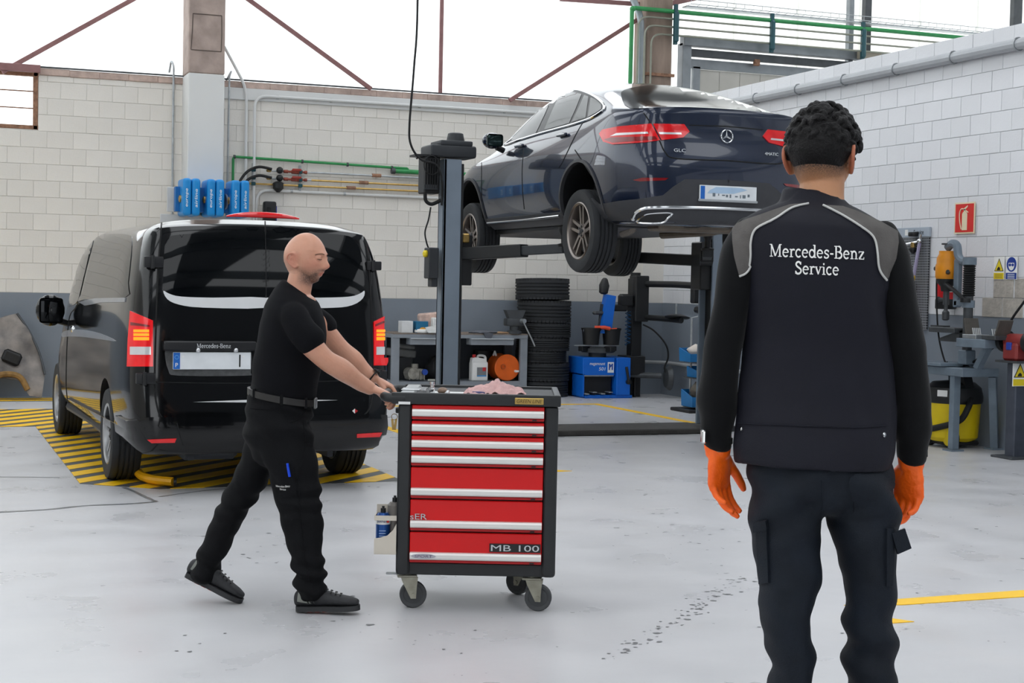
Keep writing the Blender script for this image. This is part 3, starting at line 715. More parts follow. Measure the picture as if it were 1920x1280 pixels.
# on the bench top
q = P18(738, 612, 19.0)
tag(MB().box((5.89, 19.0, .915), (.15, .16, .15), bev=.003).build('carton', mat('white_card', '#dcdedf', .7), smooth=False), 'small white carton at the left end of the workbench', 'carton')
bb = thing('parts_box', 'blue cardboard parts box with coloured print beside the white carton', 'box', (6.08, 18.98, .84))
MB().box((0, 0, .075), (.16, .18, .15), bev=.003).build('carton', mat('teal_card', '#1f6d94', .6), bb, smooth=False)
MB().prism([(-.05, .04), (-.02, .07), (.02, .075), (.055, .05), (.03, .03), (-.02, .025)], (0, -.091, 0), (1, 0, 0), (0, 0, 1), .002).build('print', mat('orange_print', '#e3a43c', .5), bb, smooth=False)
MB().box((0, -.092, .035), (.12, .002, .02)).build('print', mat('red_print', '#c8432f', .5), bb, smooth=False)
tag(MB().lathe([(.07, 0), (.09, .01), (.09, .035), (.075, .05)], (6.08, 18.93, .839), (0, 0, 1), 16).build('small_tub', M_white), 'white flat tub in front of the blue parts box', 'tub')
tag(MB().box((6.22, 18.92, .856), (.11, .06, .034), bev=.008).build('small_tub', M_white), 'white oblong tub on the bench edge', 'tub')
def crumple(name, c, size, material, label, cat, n=3, amp=.25, seed=1):
    b2 = bmesh.new(); bmesh.ops.create_icosphere(b2, subdivisions=n, radius=.5)
    for v in b2.verts:
        k = noise.noise(v.co * 3 + V((seed, 0, 0))) * amp + noise.noise(v.co * 7 + V((0, seed, 0))) * amp * .5
        v.co = v.co * (1 + k); v.co = V((v.co.x * size[0], v.co.y * size[1], max(v.co.z, -.36) * size[2])); 
    m = MB(); m.add(b2); m.bm.transform(Matrix.Translation(V(c) + V((0, 0, .36 * size[2])))); 
    return tag(m.build(name, material, angle=60), label, cat)
pp = thing('wrapped_part', 'stack of white drawings and wrapped part on the bench', 'papers', (6.3, 18.95, .84))
M_paper = mat('paper', '#dcdedc', .8, var=.12, scale=20)
MB().box((.05, 0, .1), (.3, .16, .2), rot=Matrix.Rotation(.15, 3, 'Z'), bev=.01).build('wrapped_block', M_paper, pp, smooth=False)
MB().box((-.1, .03, .13), (.28, .12, .26), rot=Matrix.Rotation(-.1, 3, 'Y'), bev=.02).build('bag', mat('pinkish_bag', '#c3a79b', .5, var=.3, scale=14), pp)
MB().prism([(-.16, .0), (.16, .0), (.17, .14), (.02, .2), (-.06, .17), (-.03, .1), (-.2, .07)], (0, -.12, .005), (1, 0, 0), (0, .15, 1), .004).build('drawing', M_paper, pp, smooth=False)
RAG = crumple('rag', (6.95, 18.99, .835), (.4, .3, .05), mat('grey_rag', '#5d6068', .9, var=.2), 'dark grey rag lying over the bench edge', 'rag', seed=4)
MB().prism([(0, 0), (.14, 0), (.1, -.1), (.04, -.06)], (6.9, 18.842, .845), (1, 0, 0), (0, 0, 1), -.01).build('hanging_corner', mat('grey_rag', '#5d6068', .9), RAG, smooth=False)
crumple('cardboard_scrap', (7.22, 19.0, .838), (.34, .28, .03), mat('cardboard', '#9b7d5f', .9, var=.2), 'flat brown cardboard scraps on the bench', 'cardboard', seed=9)
v = thing('bench_vise', 'dark bench vise with tommy bar at the right bench end', 'vise', (7.36, 18.92, .84))
MB().lathe([(.1, 0), (.1, .03), (.06, .05), (.06, .1)], n=14).build('base', M_darksteel, v)
MB().box((0, 0, .15), (.26, .14, .1), bev=.02, seg=2).build('body', M_darksteel, v)
MB().prism([(-.09, 0), (.09, 0), (.14, .11), (-.14, .11)], (0, .05, .2), (1, 0, 0), (0, 0, 1), .1).build('jaw', M_darksteel, v, smooth=False)
MB().tube([(.08, -.1, .17), (.2, -.12, -.06), (.25, -.12, -.16)], .01, 8).build('tommy_bar', M_galv, v)
MB().cyl((.07, -.04, .17), (.09, -.14, .17), .03, n=12).build('screw_head', M_galv, v)
# on the lower shelf
j = thing('canister', 'white plastic oil canister with red cap on the bench shelf', 'canister', (6.895, 18.99, .216))
mb = MB(); mb.box((0, 0, .125), (.22, .14, .25), bev=.022, seg=3); mb.prism([(-.11, .24), (.1, .24), (.085, .29), (.02, .3), (-.06, .31), (-.1, .3)], (0, .045, 0), (1, 0, 0), (0, 0, 1), .09)
mb.tube(cr([(-.02, 0, .27), (-.01, 0, .325), (.05, 0, .33), (.09, 0, .31), (.098, 0, .25)], n=5), .016, 8); mb.build('body', M_white, j)
MB().cyl((-.065, 0, .3), (-.065, 0, .345), .024, n=14).build('cap', mat('red_cap', '#c22a2c', .4), j)
lb = MB().box((.02, -.0705, .12), (.13, .003, .12)).build('label_panel', mat('grey_label', '#7b7d80', .5), j, smooth=False)
MB().box((.055, -.0725, .155), (.045, .002, .05)).build('red_field', mat('red_label', '#c62f33', .5), lb, smooth=False)
MB().box((.02, -.0725, .068), (.13, .002, .016)).build('blue_field', mat('blue_label', '#3f8fc9', .5), lb, smooth=False)
d = thing('drum', 'orange drum with white tap lying on the bench shelf', 'drum', (7.27, 19.07, .216))
MB().lathe([(.001, -.16), (.165, -.16), (.175, -.15), (.175, -.14), (.168, -.13), (.168, .13), (.175, .15), (.001, .16)], (0, 0, .176), (0, 1, 0), 32).build('barrel', mat('orange_drum', '#e2641c', .4, var=.1, scale=8), d)
MB().lathe([(.02, 0), (.035, .0), (.035, .012), (.02, .012)], (-.06, -.172, .19), (0, 1, 0), 16, cap=False, closed=True).build('bung_ring', mat('orange_dark', '#b54f16', .5), d)
MB().cyl((.11, -.16, .13), (.11, -.2, .13), .016, n=10).box((.12, -.205, .13), (.05, .02, .024), bev=.005).build('tap', M_white, d)
MB().tube([(-.12, -.05, .33), (-.12, .0, .38), (-.12, .05, .33)], .014, 8).build('handle', M_white, d)
al = thing('gear_housing', 'cast aluminium gear housing with blue cap on the bench shelf', 'car part', (6.03, 19.02, .216))
M_cast = mat('cast_aluminium', '#9b988f', .55, .6, var=.3, scale=18, bump=.4)
mb = MB(); mb.box((0, 0, .09), (.24, .18, .14), bev=.03, seg=2); mb.cyl((-.05, -.11, .1), (-.05, .1, .1), .075, n=18); mb.cyl((.0, 0, .1), (.0, 0, .22), .045, n=14)
for a in range(5): mb.box((-.1 + .05 * a, -.095, .08), (.012, .02, .12))
mb.build('housing', M_cast, al)
MB().cyl((.1, -.09, .12), (.1, -.13, .12), .038, n=16).build('blue_cap', mat('blue_cap', '#24479b', .4), al)
gb = thing('battery_tray', 'grey plastic tray stacked behind the gear housing', 'tray', (5.92, 19.3, .216))
MB().box((0, 0, .15), (.28, .2, .3), bev=.01).build('lower_crate', mat('dark_crate', '#2c2e31', .6), gb, smooth=False)
MB().box((.0, -.02, .35), (.36, .2, .1), rot=Matrix.Rotation(.1, 3, 'Y'), bev=.015).box((.04, -.02, .43), (.26, .16, .06), rot=Matrix.Rotation(.12, 3, 'Y'), bev=.015).build('tray', mat('grey_tray', '#6b6d6d', .6, var=.2), gb)
crumple('dark_hose_bundle', (6.4, 19.2, .216), (.36, .26, .36), M_rub, 'black bundle of hoses on the bench shelf', 'hoses', seed=12)
bk = thing('waste_bin', 'black ribbed bin standing at the back of the bench shelf', 'bin', (7.1, 19.38, .216))
MB().lathe([(.001, 0), (.12, 0), (.135, .36), (.14, .36), (.14, .38), (.128, .38), (.115, .02), (.001, .02)], n=24).build('tub', M_blk, bk)
for k in range(10): MB().box((.13 * math.cos(k * .63), .13 * math.sin(k * .63), .19), (.012, .012, .34), rot=Matrix.Rotation(k * .63, 3, 'Z')).build('rib', M_blk, bk, smooth=False)
tag(MB().prism([(0, 0), (.26, -.05), (.27, -.03), (.12, .03), (.03, .03)], (6.18, 18.93, .222), (1, 0, 0), (0, 1, 0), .02).build('scraper', mat('pale_scraper', '#c9cabf', .6), smooth=False), 'pale plastic scraper on the left shelf', 'scraper')

# ------------------------------------------------------------------ stack of tyres
M_tyre = mat('tyre_rubber', '#25272a', .75, var=.12, scale=14, bump=.1, bscale=50)
def tyre(mb, o, axis, R, r, w, n=48, grooves=4):
    """tyre of outer radius R, bead radius r, width w around axis, with tread grooves"""
    h = w / 2; pr = [(r, -h * .72), (r * 1.03, -h * .86), ((R + r) / 2, -h), (R * .955, -h * .93), (R * .99, -h * .78)]
    for k in range(grooves):
        c = -h * .62 + (k + .5) * (1.24 * h / grooves); g = h * .045
        pr += [(R, c - 1.24 * h / grooves * .5 + g * 1.2), (R, c - g * 1.5), (R * .965, c - g * 1.2), (R * .965, c + g * 1.2), (R, c + g * 1.5), (R, c + 1.24 * h / grooves * .5 - g * 1.2)]
    pr += [(R * .99, h * .78), (R * .955, h * .93), ((R + r) / 2, h), (r * 1.03, h * .86), (r, h * .72)]
    return mb.lathe(pr, o, axis, n, cap=False, closed=True)
def tread_blocks(mb, o, axis, R, w, n=40):
    o, ax = V(o), V(axis).normalized(); a, b = frame(ax)
    for k in range(n):
        t = 2 * PI * k / n; e = a * math.cos(t) + b * math.sin(t); tt = ax.cross(e)
        for s in (-1, 1):
            c = o + ax * (s * w * .43) + e * (R * .985)
            M3 = Matrix((tt, ax, e)).transposed(); mb.box(c, (R * 2 * PI / n * .8, w * .1, R * .016), rot=M3)
zt = [0, .21, .455, .61, .79, .985, 1.285, 1.575]
pxr = [(985, 1064), (985, 1066), (985, 1060), (985, 1065), (985, 1067), (968, 1067), (965, 1063)]
nm = ['lowest', 'second from the floor', 'third from the floor', 'fourth from the floor', 'fifth from the floor', 'second from the top', 'topmost and slightly tilted']
for i in range(7):
    w = zt[i + 1] - zt[i]; q = onY(pxr[i][1], 640, 19.15).x; R = .365 if i > 4 else (.36, .37, .345, .36, .365)[i]
    t = thing('tyre', 'black car tyre in the stack beside the workbench, %s' % nm[i], 'tyre', (q - R, 19.17, (zt[i] + zt[i + 1]) / 2), group='stacked tyres')
    t.rotation_euler = (.0, .03 if i == 6 else 0, random.random() * 6)
    mb = MB(); tyre(mb, (0, 0, 0), (0, 0, 1), R, .235, w * .99, 56, 4); mb.build('carcass', M_tyre, t)
    mb = MB(); tread_blocks(mb, (0, 0, 0), (0, 0, 1), R, w, 44); tag(mb.build('tread', M_tyre, t, smooth=False), kind='stuff')

# ------------------------------------------------------------------ tyre changer
M_cb = mat('machine_blue', '#1068cf', .35, var=.06, scale=5)
M_yl = mat('label_yellow', '#e8cf2a', .5, var=.05)
tc = thing('tyre_changer', 'blue tyre changing machine with black column in the corner', 'tyre changer', (8.58, 18.9, 0))
MB().box((.035, .02, .02), (.68, .6, .04), bev=.004).build('base_plate', M_cb, tc, smooth=False)
MB().box((-.105, 0, .42), (.46, .5, .24), bev=.006).box((-.105, .18, .17), (.46, .14, .3)).box((-.325, 0, .17), (.02, .5, .3)).build('cabinet', M_cb, tc, smooth=False)
MB().box((.235, -.02, .29), (.2, .56, .5), bev=.006).build('side_cabinet', M_cb, tc, smooth=False)
MB().box((.345, 0, .3), (.03, .5, .48), bev=.004).build('side_cover', M_blk, tc, smooth=False)
MB().box((-.105, -.02, .16), (.43, .3, .26)).build('pedal_recess', M_blk, tc, smooth=False)
MB().box((-.105, -.2, .3), (.44, .1, .025), bev=.006).build('recess_edge', M_galv, tc, smooth=False)
for k, x in enumerate((-.29, -.18, -.06, .05)): MB().box((x, -.24, .06 + .02 * (k % 2)), (.06, .14, .014), bev=.004).build('pedal', M_galv, tc, smooth=False)
MB().tube([(.27, -.305, .42), (.3, -.33, .22)], .02, 8).cyl((.3, -.3, .22), (.3, -.34, .22), .035, n=12).build('lever', M_blk, tc)
text('lettering', 'megamount', basis((-.13, -.2505, .45), (1, 0, 0), (0, 0, 1)), M_whiteprint, tc, width=.22, height=.045, shear=.15)
text('lettering', '501', basis((-.06, -.2505, .39), (1, 0, 0), (0, 0, 1)), M_whiteprint, tc, width=.09, height=.045, shear=.15)
lg = MB().box((.065, -.2515, .41), (.09, .003, .14)).build('logo_plate', M_whiteprint, tc, smooth=False)
MB().prism([(-.03, .0), (-.012, .0), (-.012, .03), (.012, .05), (.012, .0), (.03, .0), (.03, .085), (.012, .085), (.0, .06), (-.012, .085), (-.03, .085)], (.065, -.2535, .375), (1, 0, 0), (0, 0, 1), .002).build('logo_mark', mat('logo_blue', '#2250a8', .4), lg, smooth=False)
MB().lathe([(.12, .54), (.12, .6), (.22, .6), (.22, .66), (.1, .67)], (-.02, 0, 0), (0, 0, 1), 24).build('turntable', M_darksteel, tc)
for k in range(4):
    a = k * PI / 2 + .3; MB().box((-.02 + .24 * math.cos(a), .24 * math.sin(a), .65), (.14, .09, .07), rot=Matrix.Rotation(a, 3, 'Z'), bev=.008).build('clamp_jaw', M_blk, tc, smooth=False)
MB().prism([(-.45, 0), (.2, 0), (.22, .03), (-.4, .03)], (.0, -.2, .69), (1, 0, 0), (0, 1, .0), .015).build('shelf_plate', M_galv, tc, smooth=False)
arm = MB().prism([(-.07, 0), (.09, 0), (.15, .5), (.02, .52)], (.0, -.06, .86), (1, 0, 0), (0, 0, 1), .13).build('tilting_arm', M_cb, tc, smooth=False)
MB().prism([(-.04, .1), (.06, .1), (.085, .32), (.0, .33)], (.0, -.062, .86), (1, 0, 0), (0, 0, 1), .003).build('warning_label', M_yl, arm, smooth=False)
MB().box((-.045, -.12, 1.08), (.03, .03, .34), rot=Matrix.Rotation(.1, 3, 'Y')).box((-.05, -.12, 1.13), (.2, .1, .05), bev=.02).build('tool_head', M_darksteel, tc)
MB().lathe([(.03, 0), (.06, .02), (.07, .12), (.04, .2), (.02, .22)], (-.0, -.1, 1.38), (.1, 0, 1), 14).build('mount_head', M_blk, tc)
MB().box((.53, .02, .8), (.15, .16, 1.6), bev=.008).build('column', M_blk, tc, smooth=False)
MB().box((.56, -.04, 1.33), (.2, .22, .62), bev=.012).build('slide_housing', M_blk, tc, smooth=False)
MB().cyl((.53, .02, 1.6), (.53, .02, 1.68), .07, n=14).build('column_cap', M_blk, tc)
MB().box((.36, -.05, 1.3), (.2, .14, .18), bev=.03).box((.26, -.06, 1.2), (.22, .1, .09), bev=.02).build('carriage', M_blk, tc)
MB().tube([(.62, -.1, 1.53), (.78, -.7, 1.53), (.84, -1.12, 1.52)], .045, 10).build('press_arm', M_blk, tc)
MB().box((.84, -1.12, 1.42), (.1, .1, .26), bev=.015).build('press_head', M_blk, tc)
MB().tube([(.86, -1.22, 1.62), (.86, -1.22, 1.22)], .016, 8).build('press_rod', M_galv, tc)
MB().box((.87, -1.22, 1.2), (.14, .14, .08), rot=Matrix.Rotation(.3, 3, 'Y'), bev=.02).build('press_foot', M_blk, tc)
MB().cyl((.86, -1.22, 1.62), (.86, -1.22, 1.65), .035, n=12).build('press_knob', M_blk, tc)
MB().tube([(.62, -.1, 1.08), (.75, -.6, 1.07), (.79, -.85, 1.06)], .04, 10).build('disc_arm', M_blk, tc)
MB().lathe([(.001, 0), (.16, .0), (.17, .012), (.1, .04), (.001, .045)], (.78, -.75, 1.09), (.1, .1, 1), 24).build('press_disc', M_blk, tc)
MB().cyl((.77, -.74, 1.12), (.77, -.74, 1.28), .014, n=8).build('disc_spindle', M_galv, tc)
MB().box((.46, -.05, .43), (.28, .3, .26), bev=.01).build('motor_cover', M_blk, tc, smooth=False)
MB().tube([(.4, -.12, .3), (.62, -.2, .3), (.8, -.3, .3)], .04, 10).box((.42, -.14, .31), (.16, .1, .06), bev=.01).build('bead_breaker_arm', M_darksteel, tc)
MB().lathe([(.001, 0), (.13, .02), (.17, .07), (.17, .08), (.001, .04)], (.84, -.3, .27), (1, -.15, 0), 20).build('bead_breaker_blade', M_darksteel, tc)
MB().tube(cr([(.6, -.1, .98), (.72, -.2, .9), (.85, -.3, .72), (.88, -.32, .55), (.84, -.3, .4), (.9, -.3, .28)], n=6), .012, 6).build('hose', M_rub, tc)
MB().tube([(.5, -.1, .0), (.5, -.1, .3)], .02, 8).build('prop', M_blk, tc)
MB().tube([(V((.4, -.05, 1.15 - .45 * k / 60)) + V((.035 * math.cos(k * .9), .035 * math.sin(k * .9), 0))) for k in range(61)], .008, 5).build('coiled_hose', mat('blue_hose', '#17456e', .4), tc)
for i, (px0, px1, y0, lb) in enumerate(((1093, 1126, 619, 'left of two black buckets on the tyre changer table'), (1131, 1164, 619, 'right of two black buckets on the tyre changer table'))):
    a, b = onY(px0, 645, 18.72), onY(px1, 645, 18.72); r = (b.x - a.x) / 2
    k = thing('bucket', lb, 'bucket', ((a.x + b.x) / 2, 18.75, .706), group='black buckets on the tyre changer')
    MB().lathe([(.001, 0), (r * .82, 0), (r * .97, .2), (r * 1.05, .2), (r * 1.05, .225), (r * .93, .225), (r * .78, .01), (.001, .01)], n=22).build('tub', M_blk, k)
    MB().tube([(r * 1.03 * math.cos(t), r * 1.03 * math.sin(t) * .5 - r * .4, .2 - .06 * math.sin(t)) for t in [q * PI / 10 for q in range(11)]], .004, 5).build('handle', M_galv, k)
    if i == 0: tag(MB().tube([(8.43, 18.72, .935), (8.55, 18.66, .94), (8.62, 18.64, .925)], .025, 8).tube([(8.62, 18.64, .925), (8.7, 18.6, .93)], .008, 6).build('brush', mat('orange_red_plastic', '#d4431f', .4)), 'orange handled brush lying across the black buckets', 'brush')

# ------------------------------------------------------------------ small stand with blue bins
M_bin = mat('bin_blue', '#1c74b4', .4, var=.08, scale=8)
st = thing('bin_stand', 'steel stand holding blue bins beside the right lift post', 'stand', (8.74, 16.5, 0))
MB().tube([(.02, .1, .03), (.02, .1, 1.13), (.15, .1, 1.15), (.25, .1, 1.15), (.27, .1, .03)], .015, 8).build('frame', M_galv, st)
MB().box((.08, 0, .02), (.5, .5, .04), bev=.008).build('foot_plate', M_blk, st, smooth=False)
for z in (.6, .41, .06): MB().box((.12, -.02, z), (.36, .3, .012)).build('shelf', M_darksteel, st, smooth=False)
def bin_mesh(w, d, h):
    return MB().quads([(-w / 2, -d / 2, 0), (w / 2, -d / 2, 0), (w / 2, d / 2, 0), (-w / 2, d / 2, 0), (-w / 2 - .01, -d / 2 - .02, h * .6), (w / 2 + .01, -d / 2 - .02, h * .6), (w / 2 + .01, d / 2, h), (-w / 2 - .01, d / 2, h),
        (-w / 2 + .006, -d / 2 + .006, .008), (w / 2 - .006, -d / 2 + .006, .008), (w / 2 - .006, d / 2 - .008, .008), (-w / 2 + .006, d / 2 - .008, .008), (-w / 2, -d / 2 - .01, h * .6), (w / 2, -d / 2 - .01, h * .6), (w / 2, d / 2 - .01, h), (-w / 2, d / 2 - .01, h)],
        [(0, 1, 2, 3)] + [(a, (a + 1) % 4, 4 + (a + 1) % 4, 4 + a) for a in range(4)] + [(4 + a, 4 + (a + 1) % 4, 12 + (a + 1) % 4, 12 + a) for a in range(4)] + [(12 + a, 12 + (a + 1) % 4, 8 + (a + 1) % 4, 8 + a) for a in range(4)] + [(8, 9, 10, 11)])
for z, x, w, h, lb in ((.607, 8.78, .34, .16, 'blue open bin with white rags, uppermost on the stand'), (.417, 8.85, .26, .13, 'empty blue open bin in the middle of the stand'), (.067, 8.82, .34, .2, 'blue open bin with grey parts at the foot of the stand')):
    b = thing('storage_bin', lb, 'bin', (x, 16.47, z), group='blue bins on the stand')
    bin_mesh(w, .28, h).build('tub', M_bin, b, smooth=False)
    MB().box((0, -.155, h * .35), (w * .5, .012, h * .3), bev=.004).build('label_holder', mat('bin_blue_light', '#2f9ad6', .4), b, smooth=False)
crumple('rag', (8.79, 16.47, .66), (.28, .24, .17), mat('white_rag', '#d9cfc6', .9, var=.1), 'white rags heaped in the uppermost blue bin', 'rags', seed=21)
crumple('machine_part', (8.82, 16.45, .17), (.28, .22, .22), mat('dull_part', '#6c665d', .7, .3, var=.3), 'grey metal parts heaped in the lowest bin', 'car part', seed=30)

# ------------------------------------------------------------------ leaning scrap panel at the left
sp = thing('scrap_panel', 'dented rusty grey car panel leaning on the blue-grey wall', 'car panel', (.95, 19.1, 0))
M_scrap = mat('scrap_metal', '#6a6766', .5, .5, var=.25, scale=5, bump=.3, bscale=9, col2='#857e78')
pg = [(-1.0, .03), (-.35, .02), (-.2, .1), (.0, .26), (.2, .24), (.32, .05), (.46, .03), (.5, .3), (.44, .55), (.32, .82), (.19, 1.02), (.1, 1.0), (-.1, .93), (-1.0, .86)]
r = delaunay_2d_cdt([V(p) for p in dens(pg, .07)] + [V((x * .07 - 1, y * .07)) for x in range(22) for y in range(15) if pip((x * .07 - 1, y * .07), pg)], [], [], 0, 1e-5)
mb = MB(); vs = []
P2 = dens(pg, .07)
for p in r[0]:
    d = .05 * noise.noise(V((p.x * 3, p.y * 3, 1))) + .02 * noise.noise(V((p.x * 8, p.y * 8, 3))); vs.append((p.x, .33 * p.y * .9 + d, p.y))
fs = [f for f in r[2] if pip(((r[0][f[0]].x + r[0][f[1]].x + r[0][f[2]].x) / 3, (r[0][f[0]].y + r[0][f[1]].y + r[0][f[2]].y) / 3), pg)]
mb.quads(vs, fs); mb = applied(mb, [('SOLIDIFY', dict(thickness=.02))]); mb.build('skin', M_scrap, sp, angle=25)
MB().tube(cr([(.19, .3, 1.02), (.32, .24, .82), (.44, .15, .55), (.5, .07, .3)], n=5), .014, 8).build('folded_edge', M_darksteel, sp)
MB().box((.12, .09, .5), (.22, .05, .16), rot=Matrix.Rotation(.4, 3, 'Y'), bev=.03).build('vent_opening', M_blk, sp)
MB().tube(cr([(-.3, .02, .1), (-.12, .03, .2), (.0, .05, .3), (.2, .05, .28), (.3, .02, .12)], n=5), .035, 8).build('rusty_arch', mat('ochre_rust', '#8a6a3c', .8, var=.35, scale=14), sp)
MB().lathe([(.03, 0), (.07, .01), (.09, .0)], (-.1, .22, .75), (0, -1, .2), 16, cap=False).build('hole_rim', mat('bare_edge', '#b3ab9d', .5, .4), sp)

# ------------------------------------------------------------------ right-hand wall: signs and tools
M_red = mat('sign_red', '#d42720', .45, var=.02)
M_cream = mat('sign_cream', '#e6d9b8', .5, var=.02)
def RWm(y, z, off=.012): return basis((XR - off, y, z), (0, -1, 0), (0, 0, 1))     # local x along -Y (to the right in view), y up, z out of the wall
sg = thing('fire_sign', 'red fire extinguisher sign on the right-hand wall', 'sign', (XR - .01, 12.69, 2.24)); sg.matrix_basis = RWm(12.695, 2.238)
MB().box((0, 0, .003), (.315, .31, .006)).build('plate', M_cream, sg, smooth=False)
MB().box((0, 0, .0065), (.285, .28, .003)).build('red_field', M_red, sg, smooth=False)
mb = MB(); mb.prism([(-.035, -.12), (.045, -.12), (.045, .04), (.03, .06), (-.02, .06), (-.035, .04)], (0, 0, .008), (1, 0, 0), (0, 1, 0), .002)
mb.prism([(-.01, .06), (.015, .06), (.015, .09), (-.01, .09)], (0, 0, .008), (1, 0, 0), (0, 1, 0), .002); mb.prism([(-.02, .09), (.05, .125), (.05, .11), (.0, .075)], (0, 0, .008), (1, 0, 0), (0, 1, 0), .002); mb.prism([(.01, .085), (.06, .06), (.06, .05), (.005, .07)], (0, 0, .008), (1, 0, 0), (0, 1, 0), .002)
mb.tube(cr([(-.01, .09, .009), (-.05, .09, .009), (-.075, .05, .009), (-.07, -.03, .009), (-.045, -.11, .009)], n=5), .006, 5); mb.build('pictogram', M_cream, sg, smooth=False)
pg = thing('tool_board', 'perforated grey tool board headed Service on the right wall', 'tool board', (XR, 13.6, 1.6)); pg.matrix_basis = RWm(13.62, 1.6, .004)
def holes(name, a, b):
    m = mat(name, a, .5, .3, var=.05); nt = m.node_tree; N = nt.nodes; L = nt.links; tcx = N.new('ShaderNodeTexCoord'); mp = N.new('ShaderNodeMapping'); mp.inputs['Scale'].default_value = (38, 38, 1)
    L.new(tcx.outputs['Object'], mp.inputs[0]); vo = N.new('ShaderNodeTexVoronoi'); vo.inputs['Randomness'].default_value = 0; vo.inputs['Scale'].default_value = 1; vo.voronoi_dimensions = '2D'; L.new(mp.outputs[0], vo.inputs[0])
    rp = N.new('ShaderNodeValToRGB'); rp.color_ramp.interpolation = 'CONSTANT'; rp.color_ramp.elements[0].color = lin(b); rp.color_ramp.elements[1].position = .33; rp.color_ramp.elements[1].color = lin(a)
    L.new(vo.outputs['Distance'], rp.inputs[0]); L.new(rp.outputs[0], N['Principled BSDF'].inputs['Base Color']); return m
MB().box((0, 0, .012), (.74, .98, .02), bev=.003).build('perforated_panel', holes('perforated_steel', '#8d9094', '#3b3d40'), pg, smooth=False)
MB().box((0, .515, .014), (.76, .1, .026), bev=.003).build('header', mat('header_grey', '#aab4c0', .4), pg, smooth=False)
text('lettering', 'Service', Matrix.Translation((.2, .515, .028)), mat('ink', '#20242a', .5), pg, width=.17, height=.05)
MB().box((-.01, .515, .0285), (.05, .06, .003)).build('sticker', M_white, pg, smooth=False)
rg = thing('air_regulator', 'brass and steel air regulator hanging on the tool board', 'regulator', (XR - .06, 13.44, 2.0)); rg.matrix_basis = RWm(13.44, 2.02, .03)
MB().tube([(-.16, -.03, .03), (.1, .0, .03)], .014, 8).build('manifold', M_chrome, rg)
MB().lathe([(.05, 0), (.055, .01), (.055, .035), (.05, .045)], (-.03, .05, .03), (0, 1, 0), 16).build('knob', M_blk, rg)
MB().lathe([(.01, 0), (.045, .04), (.045, .055), (.02, .07)], (-.03, -.13, .03), (0, 1, 0), 14).build('drain_bowl', M_blk, rg)
MB().cyl((-.03, -.07, .03), (-.03, -.01, .03), .025, n=12).build('brass_body', M_brass, rg)
MB().sphere((.08, .0, .03), .03, 10).tube([(.08, .0, .03), (.1, .07, .03)], .012, 6).build('valve', M_chrome, rg)
MB().tube([(.08, -.02, .03), (.05, -.2, .04), (.02, -.36, .045)], .018, 8).build('lilac_hose', mat('lilac_hose', '#a9a3c0', .4), rg)
MB().tube([(.02, -.35, .045), (-.02, -.52, .05)], .02, 8).build('yellow_sleeve', mat('yellow_sleeve', '#e0b414', .4), rg)
MB().tube([(-.13, -.03, .03), (-.2, -.1, .05), (-.24, -.24, .05)], .012, 6).build('side_hose', mat('clear_hose', '#b9bdc6', .3), rg)
bt = thing('fluid_bag', 'pale pink fluid reservoir hanging on the tool board', 'reservoir', (XR - .06, 13.55, 1.4)); bt.matrix_basis = RWm(13.47, 1.33, .03)
MB().box((-.08, .06, .05), (.24, .46, .08), bev=.035, seg=3).build('pouch', mat('translucent_pink', '#dccbd3', .3, var=.05), bt)
MB().cyl((-.05, -.17, .05), (-.03, -.22, .05), .03, n=12).build('spout', mat('pink_spout', '#d0429a', .4), bt)
MB().tube(cr([(-.03, -.22, .05), (.06, -.3, .05), (.1, -.42, .05), (.05, -.5, .05), (-.02, -.55, .05)], n=5), .008, 6).build('drain_hose', mat('lilac_hose', '#a9a3c0', .4), bt)
ws = thing('warning_sign', 'yellow triangle warning sign left of the blue goggles sign', 'sign'); ws.matrix_basis = RWm(12.15, 1.74)
M_blkp = mat('black_print', '#121212', .5); M_sblue = mat('sign_blue', '#1b3f95', .45)
def warn(par, k=1.0):
    MB().box((0, 0, .002), (.155 * k, .22 * k, .004)).build('plate', M_whiteprint, par, smooth=False)
    MB().prism([(-.068 * k, -.03 * k), (.068 * k, -.03 * k), (0, .095 * k)], (0, 0, .004), (1, 0, 0), (0, 1, 0), .001).build('triangle_border', M_blkp, par, smooth=False)
    MB().prism([(-.056 * k, -.024 * k), (.056 * k, -.024 * k), (0, .08 * k)], (0, 0, .005), (1, 0, 0), (0, 1, 0), .001).build('triangle', M_yl, par, smooth=False)
    MB().prism([(-.03 * k, -.02 * k), (.02 * k, -.02 * k), (.018 * k, .0), (.0, .015 * k), (-.02 * k, .0)], (0, 0, .006), (1, 0, 0), (0, 1, 0), .001).build('pictogram', M_blkp, par, smooth=False)
    MB().box((0, -.075 * k, .0045), (.145 * k, .06 * k, .003)).build('text_panel', M_yl, par, smooth=False)
    for y in (-.06, -.075, -.09): MB().box((0, y * k, .0065), (.11 * k, .005 * k, .001)).build('print_line', mat('yellow_print', '#8b7a1a', .5), par, smooth=False)
warn(ws)
gs = thing('goggles_sign', 'blue eye protection sign with goggled face on the right wall', 'sign'); gs.matrix_basis = RWm(11.97, 1.74)
MB().box((0, 0, .002), (.165, .22, .004)).build('plate', M_whiteprint, gs, smooth=False)
def disc(rx, ry, cx, cy, z, m, par, name): return MB().prism([(cx + rx * math.cos(a), cy + ry * math.sin(a)) for a in [k * PI / 14 for k in range(28)]], (0, 0, z), (1, 0, 0), (0, 1, 0), .001).build(name, m, par, smooth=False)
disc(.07, .07, 0, .035, .004, M_sblue, gs, 'disc'); disc(.042, .052, 0, .03, .005, M_whiteprint, gs, 'face')
MB().prism([(-.045, .05), (.045, .05), (.04, .085), (0, .092), (-.04, .085)], (0, 0, .006), (1, 0, 0), (0, 1, 0), .001).build('cap', M_sblue, gs, smooth=False)
